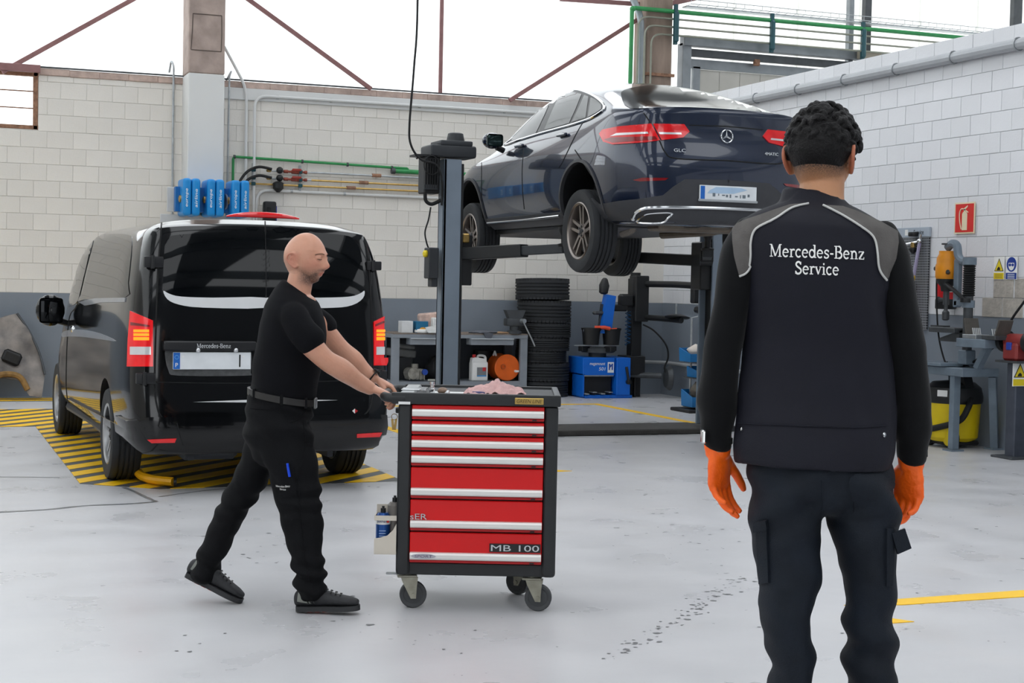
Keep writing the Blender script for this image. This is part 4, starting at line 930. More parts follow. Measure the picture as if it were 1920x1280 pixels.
for s in (-1, 1): disc(.018, .014, s * .02, .03, .0062, M_sblue, gs, 'goggle')
MB().box((0, -.075, .0045), (.15, .06, .003)).build('text_panel', M_sblue, gs, smooth=False)
for y in (-.06, -.077, -.094): MB().box((0, y, .0065), (.1, .006, .001)).build('print_line', M_whiteprint, gs, smooth=False)
# fire extinguisher hanging behind the drill press
fe = thing('fire_extinguisher', 'red fire extinguisher hanging behind the drill press', 'fire extinguisher', (XR - .11, 12.83, 1.33))
MB().lathe([(.001, 0), (.095, 0), (.1, .02), (.1, .4), (.085, .46), (.04, .5), (.03, .53), (.001, .53)], n=24).build('cylinder', mat('extinguisher_red', '#c01f24', .3), fe)
MB().lathe([(.097, 0), (.104, .01), (.104, .09), (.101, .1)], n=24).build('foot_ring', M_blk, fe)
MB().box((0, -.102, .25), (.11, .006, .16)).build('label_panel', M_whiteprint, fe, smooth=False)
MB().box((0, 0, .545), (.04, .06, .05), bev=.006).tube([(0, 0, .56), (-.05, -.08, .6), (-.06, -.12, .62)], .012, 6).build('valve_head', M_blk, fe)
MB().tube(cr([(0, .03, .54), (0, .12, .5), (0, .14, .3), (0, .12, .12)], n=5), .014, 7).build('hose', M_rub, fe)

# drill press on its steel stand
M_enam = mat('stand_enamel', '#6e7b87', .5, var=.15, scale=9)
M_org = mat('motor_orange', '#d98a14', .45, var=.12, scale=8)
ds = thing('steel_stand', 'grey steel table on splayed legs under the drill press', 'stand', (9.3, 12.25, 0))
MB().box((.02, .0, .75), (.42, .76, .08), bev=.006).build('top_frame', M_enam, ds, smooth=False)
MB().box((-.05, .12, .81), (.4, .5, .03), bev=.004).build('cast_plate', M_enam, ds, smooth=False)
for (x0, y0, x1, y1) in ((-.13, -.2, -.13, -.2), (.22, -.3, .38, -.16), (-.13, .36, -.14, .4), (.22, .3, .32, .36)):
    a, b = V((x0, y0, .71)), V((x1, y1, .02)); d = b - a; MB().box((a + b) / 2, (.07, .07, d.length), rot=d.to_track_quat('Z', 'Y').to_matrix()).box((x1, y1, .008), (.14, .14, .016)).build('leg', M_enam, ds, smooth=False)
a, b = V((0, -.35, .79)), V((0, -.5, 1.0)); d = b - a; MB().box((a + b) / 2, (.06, .06, d.length), rot=d.to_track_quat('Z', 'Y').to_matrix()).build('side_strut', M_enam, ds, smooth=False)
MB().box((0, -.43, 1.03), (.3, .42, .08), bev=.004).build('side_shelf', M_enam, ds, smooth=False)
dp = thing('drill_press', 'orange and grey drill press clamped to the steel table', 'drill press', (9.3, 12.06, .826))
MB().cyl((0, 0, 0), (0, 0, .98), .045, n=16).build('column', M_darksteel, dp)
MB().box((0, 0, .06), (.12, .12, .14), bev=.01).build('foot', M_enam, dp, smooth=False)
mb = MB()
for k in range(14): mb.lathe([(.05, 0), (.062, .01), (.05, .02)], (0, 0, .64 + k * .021), (0, 0, 1), 14)
mb.build('bellows', M_rub, dp)
MB().lathe([(.065, 0), (.065, .07)], (0, 0, .935), (0, 0, 1), 16).build('bracket_collar', M_enam, dp)
MB().lathe([(.06, 0), (.06, .07)], (0, 0, .53), (0, 0, 1), 16).build('bracket_collar', M_enam, dp)
MB().tube(cr([(0, 0, .97), (0, .1, .97), (0, .17, 1.02), (0, .2, 1.12), (0, .27, 1.14), (0, .34, 1.1)], n=5), .04, 10).box((0, .17, .76), (.06, .07, .46), bev=.01).box((0, .1, .57), (.06, .18, .06), bev=.01).build('yoke', M_enam, dp)
MB().lathe([(.001, 0), (.1, 0), (.11, .02), (.11, .13), (.1, .15), (.1, .2), (.08, .24), (.08, .27), (.001, .27)], (0, .34, .8), (0, 0, 1), 22).build('motor', M_org, dp)
MB().box((-.02, .44, .9), (.08, .08, .04), bev=.01).build('switch_box', M_darksteel, dp)
MB().lathe([(.05, 0), (.06, .05), (.09, .08), (.1, .13)], (0, .34, .68), (0, 0, 1), 18).build('gear_nose', M_blk, dp)
MB().lathe([(.03, 0), (.03, .14)], (0, .34, .55), (0, 0, 1), 14).lathe([(.02, 0), (.035, .01), (.035, .08), (.02, .1)], (0, .34, .4), (0, 0, 1), 14).lathe([(.018, 0), (.018, .1)], (0, .34, .48), (0, 0, 1), 10).build('chuck', M_darksteel, dp)
MB().cyl((0, .34, 1.1), (0, .34, 1.13), .02, n=10).lathe([(.06, 0), (.06, .015)], (0, .34, 1.13), (0, 0, 1), 14).build('top_knob', M_darksteel, dp)
MB().tube([(0, .3, .86), (-.1, .2, .86), (-.14, .14, .87)], .018, 8).build('side_grip', M_blk, dp)
MB().tube([(-.05, .3, .76), (-.06, .12, .68), (-.05, -.02, .6)], .02, 8).lathe([(.05, 0), (.05, .04)], (-.05, -.02, .58), (0, 0, 1), 14).build('feed_lever', M_blk, dp)
MB().cyl((0, .34, .6), (0, .44, .6), .02, n=10).sphere((0, .46, .6), .03, 10).build('clamp_screw', M_darksteel, dp)
MB().box((0, .27, .31), (.2, .4, .05), bev=.006).prism([(0, 0), (.3, 0), (.3, .03), (0, .11)], (-.04, .07, .2), (0, 1, 0), (0, 0, 1), .08).box((0, .42, .34), (.08, .2, .02)).build('drill_table', M_darksteel, dp, smooth=False)
MB().tube(cr([(-.02, .47, .88), (-.03, .45, .6), (-.03, .4, .25), (-.03, .3, .02), (-.03, .25, .0)], n=6), .009, 6).build('power_cable', M_rub, dp)
for i, (y, rot, lb) in enumerate(((12.0, .0, 'open drill bit case with upright lid on the side shelf'), (11.72, .5, 'small open drill bit box at the end of the side shelf'))):
    bc = thing('bit_case', lb, 'case', (9.25, y - .13, 1.07 if i else 1.07), group='drill bit cases')
    MB().box((0, 0, .02), (.16, .2, .04), bev=.004).build('tray', M_galv if not i else M_darksteel, bc, smooth=False)
    MB().box((.02, .09 if not i else -.09, .11), (.16, .02, .16), rot=Matrix.Rotation(-.25 if not i else .35, 3, 'X'), bev=.004).build('lid', mat('dull_case', '#5b5752', .6, .3, var=.2), bc, smooth=False)
    for k in range(5): MB().cyl((-.04 + .02 * k, -.02, .03), (-.04 + .02 * k, .0, .1), .006, n=6).build('drill_bit', M_alu, bc)
# yellow vacuum cleaner
vc = thing('vacuum_cleaner', 'yellow and black workshop vacuum cleaner under the steel stand', 'vacuum', (9.42, 12.4, 0))
M_vy = mat('vacuum_yellow', '#e2c60e', .4, var=.06, scale=6)
MB().lathe([(.001, .06), (.2, .06), (.24, .1), (.25, .25), (.26, .42), (.27, .44), (.001, .44)], n=32).build('tank', M_vy, vc)
MB().lathe([(.27, .43), (.28, .45), (.28, .5), (.26, .58), (.2, .63), (.001, .65)], n=32).build('motor_head', M_blk, vc)
MB().prism([(-.2, 0), (.18, 0), (.26, .1), (.2, .26), (.05, .28), (.0, .2), (-.15, .14)], (.05, 0, .45), (0, -1, 0), (0, 0, 1), .1).build('handle', M_blk, vc)
for s in (-1, 1):
    w = MB().lathe([(.05, -.025), (.09, -.03), (.1, -.02), (.1, .02), (.09, .03), (.05, .025)], (-.14, s * .17, .1), (1, 0, 0), 20, cap=True).build('wheel', M_rub, vc)
    MB().lathe([(.001, 0), (.07, .0), (.075, .01), (.03, .02), (.001, .02)], (-.172, s * .17, .1), (-1, 0, 0), 18).build('hub', M_vy, w)
MB().box((0, 0, .05), (.34, .42, .05), bev=.02).build('chassis', M_blk, vc)
MB().tube(cr([(.0, -.27, .48), (-.08, -.33, .4), (-.15, -.3, .28), (-.24, -.1, .2), (-.26, .1, .16), (-.24, .25, .14)], n=8), .03, 10).build('hose', M_rub, vc)
MB().box((-.255, .12, .53), (.01, .07, .04), rot=Matrix.Rotation(-.4, 3, 'Z')).build('sticker', mat('tan_label', '#c79c72', .5), vc, smooth=False)
MB().box((-.24, -.15, .53), (.01, .1, .06), rot=Matrix.Rotation(.55, 3, 'Z')).build('sticker', M_white, vc, smooth=False)
# bench grinder on a pedestal at the right edge
gp = thing('grinder_pedestal', 'dark steel pedestal with yellow warning sign at the right edge', 'pedestal', (9.36, 11.41, 0))
MB().box((0, 0, .01), (.3, .3, .02), bev=.004).build('foot_plate', M_darksteel, gp, smooth=False)
MB().box((0, 0, .44), (.13, .13, .86), bev=.01).build('column', mat('dark_blue_steel', '#474c57', .5, .3, var=.2, scale=10), gp, smooth=False)
MB().box((0, 0, .88), (.26, .3, .02)).build('top_plate', M_darksteel, gp, smooth=False)
wg = bpy.data.objects.new('warning_plate', None); COL.objects.link(wg); wg.parent = gp; wg.matrix_basis = basis((-.03, -.068, .77), (math.cos(.0), 0, 0), (0, 0, 1)); 
for ch in (1,):
    MB().box((0, 0, .004), (.155, .22, .006)).build('sign_plate', M_whiteprint, gp).matrix_basis = wg.matrix_basis
    MB().prism([(-.068, -.03), (.068, -.03), (0, .1)], (0, 0, .008), (1, 0, 0), (0, 1, 0), .001).build('sign_border', M_blkp, gp, smooth=False).matrix_basis = wg.matrix_basis
    MB().prism([(-.055, -.023), (.055, -.023), (0, .082)], (0, 0, .009), (1, 0, 0), (0, 1, 0), .001).build('sign_triangle', M_yl, gp, smooth=False).matrix_basis = wg.matrix_basis
    MB().prism([(-.03, -.02), (.02, -.02), (.018, .0), (.0, .015), (-.02, .0)], (0, 0, .01), (1, 0, 0), (0, 1, 0), .001).build('sign_pictogram', M_blkp, gp, smooth=False).matrix_basis = wg.matrix_basis
    MB().box((0, -.075, .008), (.145, .06, .003)).build('sign_text_panel', M_yl, gp, smooth=False).matrix_basis = wg.matrix_basis
bpy.data.objects.remove(wg)
bg = thing('bench_grinder', 'red and black bench grinder on the pedestal at the right edge', 'grinder', (9.36, 11.41, .89))
MB().box((0, 0, .08), (.2, .2, .16), bev=.02).build('base', mat('dull_red', '#8c3230', .45, var=.15), bg)
MB().cyl((0, -.12, .17), (0, .12, .17), .075, n=18).build('motor', mat('dull_red', '#8c3230', .45), bg)
for s in (-1, 1): MB().lathe([(.02, -.025), (.1, -.025), (.105, 0), (.1, .025), (.02, .025)], (0, s * .17, .17), (0, 1, 0), 22).build('wheel_guard', M_blk, bg)
MB().box((-.1, 0, .13), (.02, .07, .07), bev=.006).build('switch_plate', mat('switch_blue', '#2a3f9d', .4), bg, smooth=False)
MB().tube(cr([(0, .17, .27), (-.02, .05, .4), (0, -.12, .6), (.02, -.2, .8)], n=5), .012, 6).build('cable_arm', M_rub, bg)
MB().tube(cr([(0, .2, .2), (-.02, .36, .08), (-.03, .6, -.05), (-.05, .78, -.1)], n=6), .012, 6).build('power_cable', M_rub, bg)
# ------------------------------------------------------------------ two-post lift
M_post = mat('lift_post_blue_grey', '#7b8794', .42, var=.07, scale=4)
M_dk = mat('dark_grey_cover', '#2f3236', .5, var=.1, scale=8)
lf = thing('two_post_lift', 'grey two-post vehicle lift carrying the dark blue car', 'vehicle lift', (6.35, 14.35, 0))
for s, xc, pw, pd in ((-1, -1.495, .18, .17), (1, 1.48, .22, .3)):
    yf = -.15; yk = yf + pd
    mb = MB(); mb.box((xc, yf + .015, 1.345), (pw, .03, 2.69), bev=.006)
    mb.box((xc + s * (pw / 2 - .015), (yf + yk) / 2, 1.345), (.03, pd, 2.69), bev=.006); mb.box((xc, yk - .015, 1.345), (pw, .03, 2.69), bev=.006); mb.build('post', M_post, lf, smooth=False)
    MB().box((xc + s * .015, (yf + yk) / 2, 1.3), (pw * .5, pd - .062, 2.5)).build('inner_channel', M_blk, lf, smooth=False)
    if s < 0: MB().box((xc + pw / 2 + .014, yf + .06, 1.35), (.025, .1, 2.6), bev=.004).build('side_cover', M_blk, lf, smooth=False)
    MB().box((xc, -.02, .03), (.34, .4, .06), bev=.006).build('foot_plate', M_dk, lf, smooth=False)
    MB().box((xc + (.0 if s < 0 else 0), 0, 2.765), (.47, .34, .12), bev=.03, seg=3).build('top_cover', M_dk, lf)
    MB().box((xc + .03, 0, 2.845), (.33, .33, .05), bev=.015, seg=2).build('cover_step', M_dk, lf)
    MB().lathe([(.088, 0), (.088, .02), (.075, .085), (.06, .092), (.001, .092)], (xc + .07, 0, 2.865), (0, 0, 1), 20).build('spindle_cap', M_dk, lf)
    car = MB().box((xc - s * .13, 0, 1.72), (.2, .22, .5), bev=.01).build('carriage', M_blk, lf, smooth=False)
    for t in (-1, 1):
        a = V((xc - s * .16, t * .1, 1.78)); b = V((xc - s * .74, t * 1.3 + .1, 1.83)); m = a.lerp(b, .55)
        d = (b - a); q = d.to_track_quat('X', 'Z').to_matrix()
        arm = MB().box(a.lerp(b, .3), (d.length * .62, .13, .12), rot=q, bev=.008).build('arm', M_blk, lf, smooth=False)
        MB().box(a.lerp(b, .76), (d.length * .5, .09, .085), rot=q, bev=.006).build('arm_extension', M_dk, arm, smooth=False)
        MB().lathe([(.06, 0), (.065, .02), (.03, .03), (.03, .1), (.055, .15), (.055, .18)], b + V((0, 0, .02)), (0, 0, 1), 16).build('lift_pad', M_blk, arm)
MB().box((-1.34, -.1, 1.93), (.07, .07, .09), bev=.01).build('brass_adapter', M_brass, lf)
MB().box((0, -.05, .028), (2.72, .7, .056), bev=.012).build('floor_bridge', mat('oily_rubber_plate', '#34322f', .6, var=.3, scale=9, bump=.4), lf, smooth=False)
mo = MB().box((-1.7, -.03, 2.53), (.16, .2, .36), bev=.012).build('motor', M_blk, lf)
for k in range(6): MB().box((-1.78 + .024 * k, -.155, 2.54), (.008, .02, .28)).build('cooling_fin', M_blk, mo, smooth=False)
MB().box((-1.72, -.155, 2.41), (.14, .012, .05), bev=.003).build('terminal_box', M_dk, mo, smooth=False)
MB().box((-1.74, -.03, 2.715), (.26, .2, .02)).tube([(-1.86, -.1, 2.7), (-1.86, -.14, 2.68)], .01, 6).build('motor_bracket', M_blk, mo, smooth=False)
MB().tube([(-1.72 + .078 * math.cos(t), -.17, 2.62 + .09 * math.sin(t)) for t in [k * PI / 12 for k in range(24)]], .006, 6, closed=True).build('cable_loop', M_rub, mo)
MB().tube(cr([(-1.76, -.1, 2.36), (-1.75, -.1, 2.28), (-1.69, -.1, 2.25), (-1.6, -.1, 2.29)], n=6), .018, 8).build('motor_hose', M_rub, mo)
cb = MB().box((-1.67, -.06, 1.68), (.1, .16, .3), bev=.008).box((-1.655, -.06, 1.5), (.06, .12, .1), bev=.006).build('control_box', M_dk, lf, smooth=False)
MB().lathe([(.03, 0), (.034, .01), (.034, .03), (.02, .04)], (-1.715, -.06, 1.77), (-1, -.25, 0), 14).build('control_knob', M_yl, cb)
MB().tube(cr([(-1.7, -.1, 2.22), (-1.72, -.1, 2.1), (-1.75, -.09, 1.98), (-1.73, -.08, 1.88), (-1.7, -.06, 1.82)], n=6), .008, 6).build('control_cable', M_rub, lf)
hc = [onY(*c) for c in ((783, -400, 14.15), (783, 0, 14.15), (776, 130, 14.15), (768, 230, 14.15), (770, 270, 14.15), (788, 298, 14.15), (815, 307, 14.15), (825, 322, 14.15), (829, 345, 14.15), (828, 385, 14.15))]
tag(MB().tube(cr(hc, n=6), .011, 6).build('hanging_cable', M_rub), 'black cable hanging from the roof to the lift motor', 'cable')

# ------------------------------------------------------------------ car body generator: box topology, subdivided
def interp(t, x):
    if x <= t[0][0]: return t[0][1]
    for (a, p), (b, q) in zip(t, t[1:]):
        if x <= b: return p + (q - p) * (x - a) / (b - a)
    return t[-1][1]
def car_body(NS, NL, NC, side, rear, top, front, crease=(), arches=(), mats=(), sub=2):
    mb = MB(); F = []
    def bot(i, c):
        if i == 0: return rear(c, 0)
        if i == NS - 1: return front(c, 0)
        p = side(i, 0); return V((p.x * (1 - c / NC), p.y, p.z))
    for i in range(NS - 1):
        for j in range(NL - 1): F.append([side(i, j), side(i + 1, j), side(i + 1, j + 1), side(i, j + 1)])
        for c in range(NC):
            F.append([top(i, c), top(i + 1, c), top(i + 1, c + 1), top(i, c + 1)]); F.append([bot(i, c), bot(i, c + 1), bot(i + 1, c + 1), bot(i + 1, c)])
    for c in range(NC):
        for j in range(NL - 1):
            F.append([rear(c, j), rear(c, j + 1), rear(c + 1, j + 1), rear(c + 1, j)]); F.append([front(c, j), front(c + 1, j), front(c + 1, j + 1), front(c, j + 1)])
    bm = mb.bm
    for f in F:
        for s in (1, -1):
            q = [bm.verts.new((s * p.x, p.y, p.z)) for p in f]
            try: bm.faces.new(q)
            except ValueError: pass
    bmesh.ops.remove_doubles(bm, verts=list(bm.verts), dist=2e-4)
    bmesh.ops.dissolve_degenerate(bm, edges=list(bm.edges), dist=1e-5)
    lay = bm.edges.layers.float.get('crease_edge') or bm.edges.layers.float.new('crease_edge')
    for e in bm.edges:
        m = (e.verts[0].co + e.verts[1].co) / 2
        for test, v in crease:
            if test(e.verts[0].co, e.verts[1].co): e[lay] = v
    mb = applied(mb, [('SUBSURF', dict(levels=sub, render_levels=sub))])
    me = bpy.data.meshes.new('b'); bmesh.ops.recalc_face_normals(mb.bm, faces=list(mb.bm.faces)); mb.bm.to_mesh(me); mb.bm.free()
    for m in mats: me.materials.append(m)
    o = bpy.data.objects.new('tmp', me); COL.objects.link(o); tmp = [o]
    full = BVHTree.FromPolygons([v.co.copy() for v in me.vertices], [list(p.vertices) for p in me.polygons])
    for (yc, zc, R, xin) in arches:
        for s in (-1, 1):
            c = MB().cyl((s * xin, yc, zc), (s * 1.4, yc, zc), R, n=48); c.box((s * (xin + 1.4) / 2, yc, zc - R * .62), (1.4 - xin, R * 1.86, R * 1.1))
            c = union_simple(c); co = c.build('cut', mats[1]); tmp.append(co)
            m = o.modifiers.new('b', 'BOOLEAN'); m.object = co; m.operation = 'DIFFERENCE'; m.solver = 'EXACT'
            if hasattr(m, 'material_mode'): m.material_mode = 'TRANSFER'
    r = to_mesh(o)
    for t in tmp: bpy.data.objects.remove(t)
    return r, full
def union_simple(mb):
    """boolean union of a cylinder and its lower box so the arch opens downwards"""
    return applied(mb, [('REMESH', dict(mode='VOXEL', voxel_size=.012))])
def add_wheel(root, x, y, z, R, w, rim, s, name='wheel', spoke=None, n=5, twin=True, col='#8f8681'):
    """wheel with its axis along x, outer face towards s"""
    mb = MB(); tyre(mb, (x, y, z), (1, 0, 0), R, rim, w, 56, 4); wt = mb.build(name, M_tyre, root)
    M_al = mat('alloy_' + col.strip('#'), col, .3, .85, var=.05)
    xo = x + s * w * .40
    MB().lathe([(rim * .98, -w * .42), (rim * 1.03, -w * .44), (rim * 1.03, w * .44), (rim * .995, w * .46), (rim * .93, w * .42), (rim * .90, w * .3), (rim * .88, -w * .3)], (x, y, z), (s, 0, 0), 48, cap=False, closed=True).build('rim', M_al, wt)
    MB().cyl((x - s * .02, y, z), (x + s * .02, y, z), rim * .8, n=32).build('brake_disc', M_dk, wt)
    sp = MB()
    for k in range(n):
        a0 = 2 * PI * k / n + (PI / 2 if s < 0 else PI / 2)
        for t in ((-1, 1) if twin else (0,)):
            def pt(r, da): 
                a = a0 + da; return V((y + r * math.cos(a), z + r * math.sin(a)))
            wi, wo = (.055, .035); spread = .165 * t
            A, B = pt(rim * .2, t * .5), pt(rim * .95, spread)
            d = (B - A).normalized(); nn = V((-d.y, d.x)); h0, h1 = rim * .06, rim * (.05 if twin else .12)
            q = [A - nn * h0, B - nn * h1, B + nn * h1, A + nn * h0]
            for xa, xb in ((0, 1),):
                f = [V((xo - s * .012, p.x, p.y)) for p in q]; b = [V((xo - s * .05, p.x, p.y)) for p in q]
                f[0].x -= s * .012; f[3].x -= s * .012
                sp.quads(f + b, [(0, 1, 2, 3), (4, 5, 6, 7), (0, 1, 5, 4), (1, 2, 6, 5), (2, 3, 7, 6), (3, 0, 4, 7)])
    sp.build('spokes', M_al, wt, smooth=False)
    MB().lathe([(.001, .0), (rim * .24, .0), (rim * .26, -.012), (rim * .26, -.05)], (xo - s * .014, y, z), (s, 0, 0), 24).build('hub', M_al, wt)
    MB().lathe([(.001, .004), (rim * .1, .003), (rim * .11, 0)], (xo - s * .012, y, z), (s, 0, 0), 16).build('hub_cap', M_blk, wt)
    mb = MB()
    for k in range(5): a = 2 * PI * k / 5 + .6; mb.cyl((xo - s * .02, y + rim * .17 * math.cos(a), z + rim * .17 * math.sin(a)), (xo - s * .008, y + rim * .17 * math.cos(a), z + rim * .17 * math.sin(a)), .011, n=8)
    tag(mb.build('wheel_bolts', M_dk, wt, smooth=False), kind='stuff')
    return wt
def text_on(name, s, M, material, parent, **kw): return text(name, s, M, material, parent, **kw)

# ------------------------------------------------------------------ dark blue coupe SUV on the lift
M_navy = mat('navy_metallic', '#172238', .22, .35, var=.02, scale=3, coat=1.0)
M_carblk = mat('car_black_trim', '#17181b', .4, var=.08, scale=10)
M_lowgrey = mat('car_grey_plastic', '#38393d', .5, var=.08, scale=10)
M_tint = mat('tinted_glass', '#0a0d11', .04, var=0, spec=.3)
M_lampred = mat('lamp_red', '#dd1219', .12, var=.12, scale=14, coat=.6)
M_lampred_lit = mat('lamp_red_lit', '#dd1219', .12, var=.12, scale=14, coat=.6, emit='#e0161c', estr=.2)
M_lampdark = mat('lamp_dark_red', '#7d0d13', .12, var=.1, coat=1.0)
M_lampclear = mat('lamp_clear', '#dfe0e0', .1, .3, var=.05, coat=1.0)
M_seam = mat('panel_gap', '#050608', .7, var=0)
SX, SY, SZ = 6.35, 12.45, 1.785
suv = thing('coupe_car', 'dark blue coupe SUV raised on the two-post lift', 'car', (SX, SY, SZ))
_Y = [-.84, -.62, -.40, 0, .4, .85, 1.3, 1.8, 2.25, 2.55, 2.87, 3.2, 3.45, 3.6]
_yr = [-.95, -.985, -1.0, -.99, -.95, -.945]
_belt = [(-.84, 1.175), (-.62, 1.185), (-.4, 1.165), (0, 1.12), (.85, 1.07), (1.8, 1.02), (2.25, 1.0), (2.55, .985), (2.87, .965), (3.2, .93), (3.45, .87), (3.6, .80)]
_ztop = [(-.84, 1.22), (-.62, 1.255), (-.40, 1.35), (0, 1.485), (.4, 1.585), (.85, 1.635), (1.3, 1.635), (1.8, 1.55), (2.25, 1.28), (2.55, 1.10), (2.87, 1.045), (3.2, .99), (3.45, .91), (3.6, .83)]
def s_side(i, j):
    y = _Y[i]; w = [.80, .885, .93, .945, .930, .885][j]; z = [.25, .33, .50, .70, .90, interp(_belt, y)][j]
    t = min(1, max(0, (-.1 - y) / .74)); z = z + ([.215, .30, .53, .76, .96, 1.175][j] - z) * t
    tf = min(1, max(0, (y - 3.0) / .6)); z = z + ([.28, .36, .48, .60, .71, .80][j] - z) * tf
    w *= interp([(-.84, .875), (-.62, .965), (-.4, .99), (0, 1), (2.9, 1), (3.2, .975), (3.45, .90), (3.6, .80)], y)
    if i == 0: y = _yr[j] + .14
    if i == 1: y += (_yr[j] + .95) * .5
    return V((w, y, z))
def s_rear(c, j):
    p = s_side(0, j); fr = [1, .88, .65, .34, 0][c]
    return V((p.x * fr, _yr[j] + [.14, .045, .012, 0, 0][c], p.z + (0 if j < 5 else [0, .018, .035, .043, .046][c])))
def s_front(c, j):
    p = s_side(len(_Y) - 1, j); fr = [1, .88, .65, .34, 0][c]; return V((p.x * fr, p.y + [0, .07, .11, .125, .13][c] * (1 if j < 5 else .6), p.z + (0 if j < 5 else .01 * c)))
def s_top(i, c):
    if i == 0: return s_rear(c, 5)
    if i == len(_Y) - 1: return s_front(c, 5)
    b = s_side(i, 5); y = b.y; zt = interp(_ztop, _Y[i]); H = zt - b.z; k = min(1, max(0, H / .5))
    wr = b.x * (.80 + (.665 - .80) * k)
    return [b, V(((b.x + wr) / 2 + .02, y, b.z + H * .5)), V((wr, y, b.z + H * .875)), V((b.x * .36, y, zt - .012)), V((0, y, zt))][c]
_lip = lambda a, b: abs(a.y) > .6 and a.y < -.7 and b.y < -.7 and a.z > 1.16 and b.z > 1.16
me, SB = car_body(len(_Y), 6, 4, s_side, s_rear, s_top, s_front, crease=[(_lip, .75)], arches=((0, .36, .43, .62), (2.873, .36, .43, .62)), mats=(M_navy, M_carblk), sub=3)
body = link_mesh('body', me, [], suv, True, 30)
sinv = Matrix.Translation((-SX, -SY, -SZ)); SPX = px_cast(sinv)
# glasshouse, left side traced and mirrored
dlo = cr([(943, 271), (970, 231), (992, 203), (1019, 184), (1049, 173), (1077, 169.5), (1097, 173.5), (1117, 183), (1132, 196), (1133, 205), (1124, 213), (1103, 224.5), (1067, 236), (1019, 249), (973, 263)], True, 4)
o = patch('side_glass_surround', dlo, SPX, SB, .003, M_carblk, suv, 7, .01); mirrored(o)
for pl in ([(948, 267), (972, 234), (993, 208), (1019, 189), (1036, 182), (1022, 215), (1004, 253)], [(1050, 177.5), (1076, 173.5), (1091, 177), (1080, 205), (1068, 231), (1045, 237.5), (1021, 244), (1035, 210)],
           [(1096, 178.5), (1104, 181.5), (1099, 221), (1073, 229), (1085, 204)], [(1108, 183), (1118, 188), (1128, 197), (1128, 205), (1118, 212), (1103, 220)]):
    o = patch('side_window', pl, SPX, SB, .006, M_tint, suv, 6, .004); mirrored(o)
mb = MB(); L = cast_line(dlo, SPX, SB, .006, 5, True); mb.tube(L, .012, 6, closed=True); o = mb.build('window_chrome', M_chrome, suv); mirrored(o)
o = patch('rear_window', cr([(1181, 203), (1165, 181), (1171, 169), (1212, 161), (1270, 161), (1320, 167.5), (1370, 181), (1428, 209), (1370, 206), (1307, 201.5), (1245, 201.5)], True, 3), SPX, SB, .004, mat('rear_screen_glass', '#0a0c0f', .12, var=.5, scale=160, spec=.06), suv, 8, .006)
# tail lamps
lampL = [(1125, 251), (1131, 243.5), (1160, 237.5), (1221, 232), (1237, 263), (1212, 267), (1150, 271), (1133, 266)]
lampR = [(1224, 232), (1282, 233), (1292, 247), (1280, 258), (1240, 263)]
for pg in (lampL, lampR):
    o = patch('tail_lamp', pg, SPX, SB, .012, M_lampred, suv, 6, .01); mirrored(o)
for pg, m in (([(1146, 256), (1158, 250), (1214, 247.5), (1216, 251), (1158, 254.5)], M_lampclear), ([(1234, 248), (1276, 249), (1277, 252.5), (1236, 252)], M_lampclear), ([(1135, 262), (1148, 258), (1228, 256), (1232, 262), (1150, 268)], M_lampdark)):
    o = patch('lamp_strip', pg, SPX, SB, .015, m, suv, 5, .006); mirrored(o)
# seams of lid, doors and bumper
def seam(pts, r=.006, closed=False, mir=True, off=-.001, m=M_seam, name='panel_seam', cast=None, bv=None, root=None):
    L = cast_line(cr([V(p) for p in pts], closed, 5), cast or SPX, bv or SB, off, 3, closed)
    if len(L) < 3: return
    o = MB().tube(L, r, 5, closed=closed).build(name, m, root or suv)
    if mir: mirrored(o)
    return o
seam([(1207, 212), (1220, 231), (1236, 262), (1247, 285), (1268, 297), (1366, 301)])
seam([(1292, 234.5), (1366, 237)])
seam([(982, 279), (979, 318), (980, 360), (983, 392)]); seam([(1094, 228), (1079, 254), (1058, 297), (1048, 315)])
seam([(1078, 281), (1097, 310), (1110, 330)]); seam([(903, 305), (903, 360), (905, 408)])
# reflectors, lower bumper, chrome strip, exhaust trim
o = patch('reflector', [(1187, 337.5), (1205, 333), (1253, 333.5), (1247, 338), (1200, 340)], SPX, SB, .008, M_lampdark, suv, 5); mirrored(o)
lb = [(1109, 371), (1123, 383), (1160, 376.5), (1205, 372), (1243, 366), (1262, 350), (1284, 336), (1367, 337.5), (1367, 428), (1250, 432), (1160, 427), (1136, 417), (1119, 396)]
o = patch('lower_bumper', lb, SPX, SB, .006, M_lowgrey, suv, 8, .01); mirrored(o)
seamc = cast_line(cr([(1188, 410), (1194, 398), (1207, 390.5), (1225, 388.5), (1300, 388.5), (1367, 390.5)], False, 6), SPX, SB, .012, 4)
o = MB().tube(seamc, .017, 8).build('bumper_chrome', M_chrome, suv); mirrored(o)
ex = cr([(1197, 415), (1205, 405), (1220, 399.5), (1258, 399), (1252, 407), (1240, 415.5)], True, 4)
o = patch('exhaust_mouth', ex, SPX, SB, .01, M_blk, suv, 5); mirrored(o)
o = MB().tube(cast_line(ex, SPX, SB, .012, 3, True), .009, 6, closed=True).build('exhaust_trim', M_chrome, suv); mirrored(o)
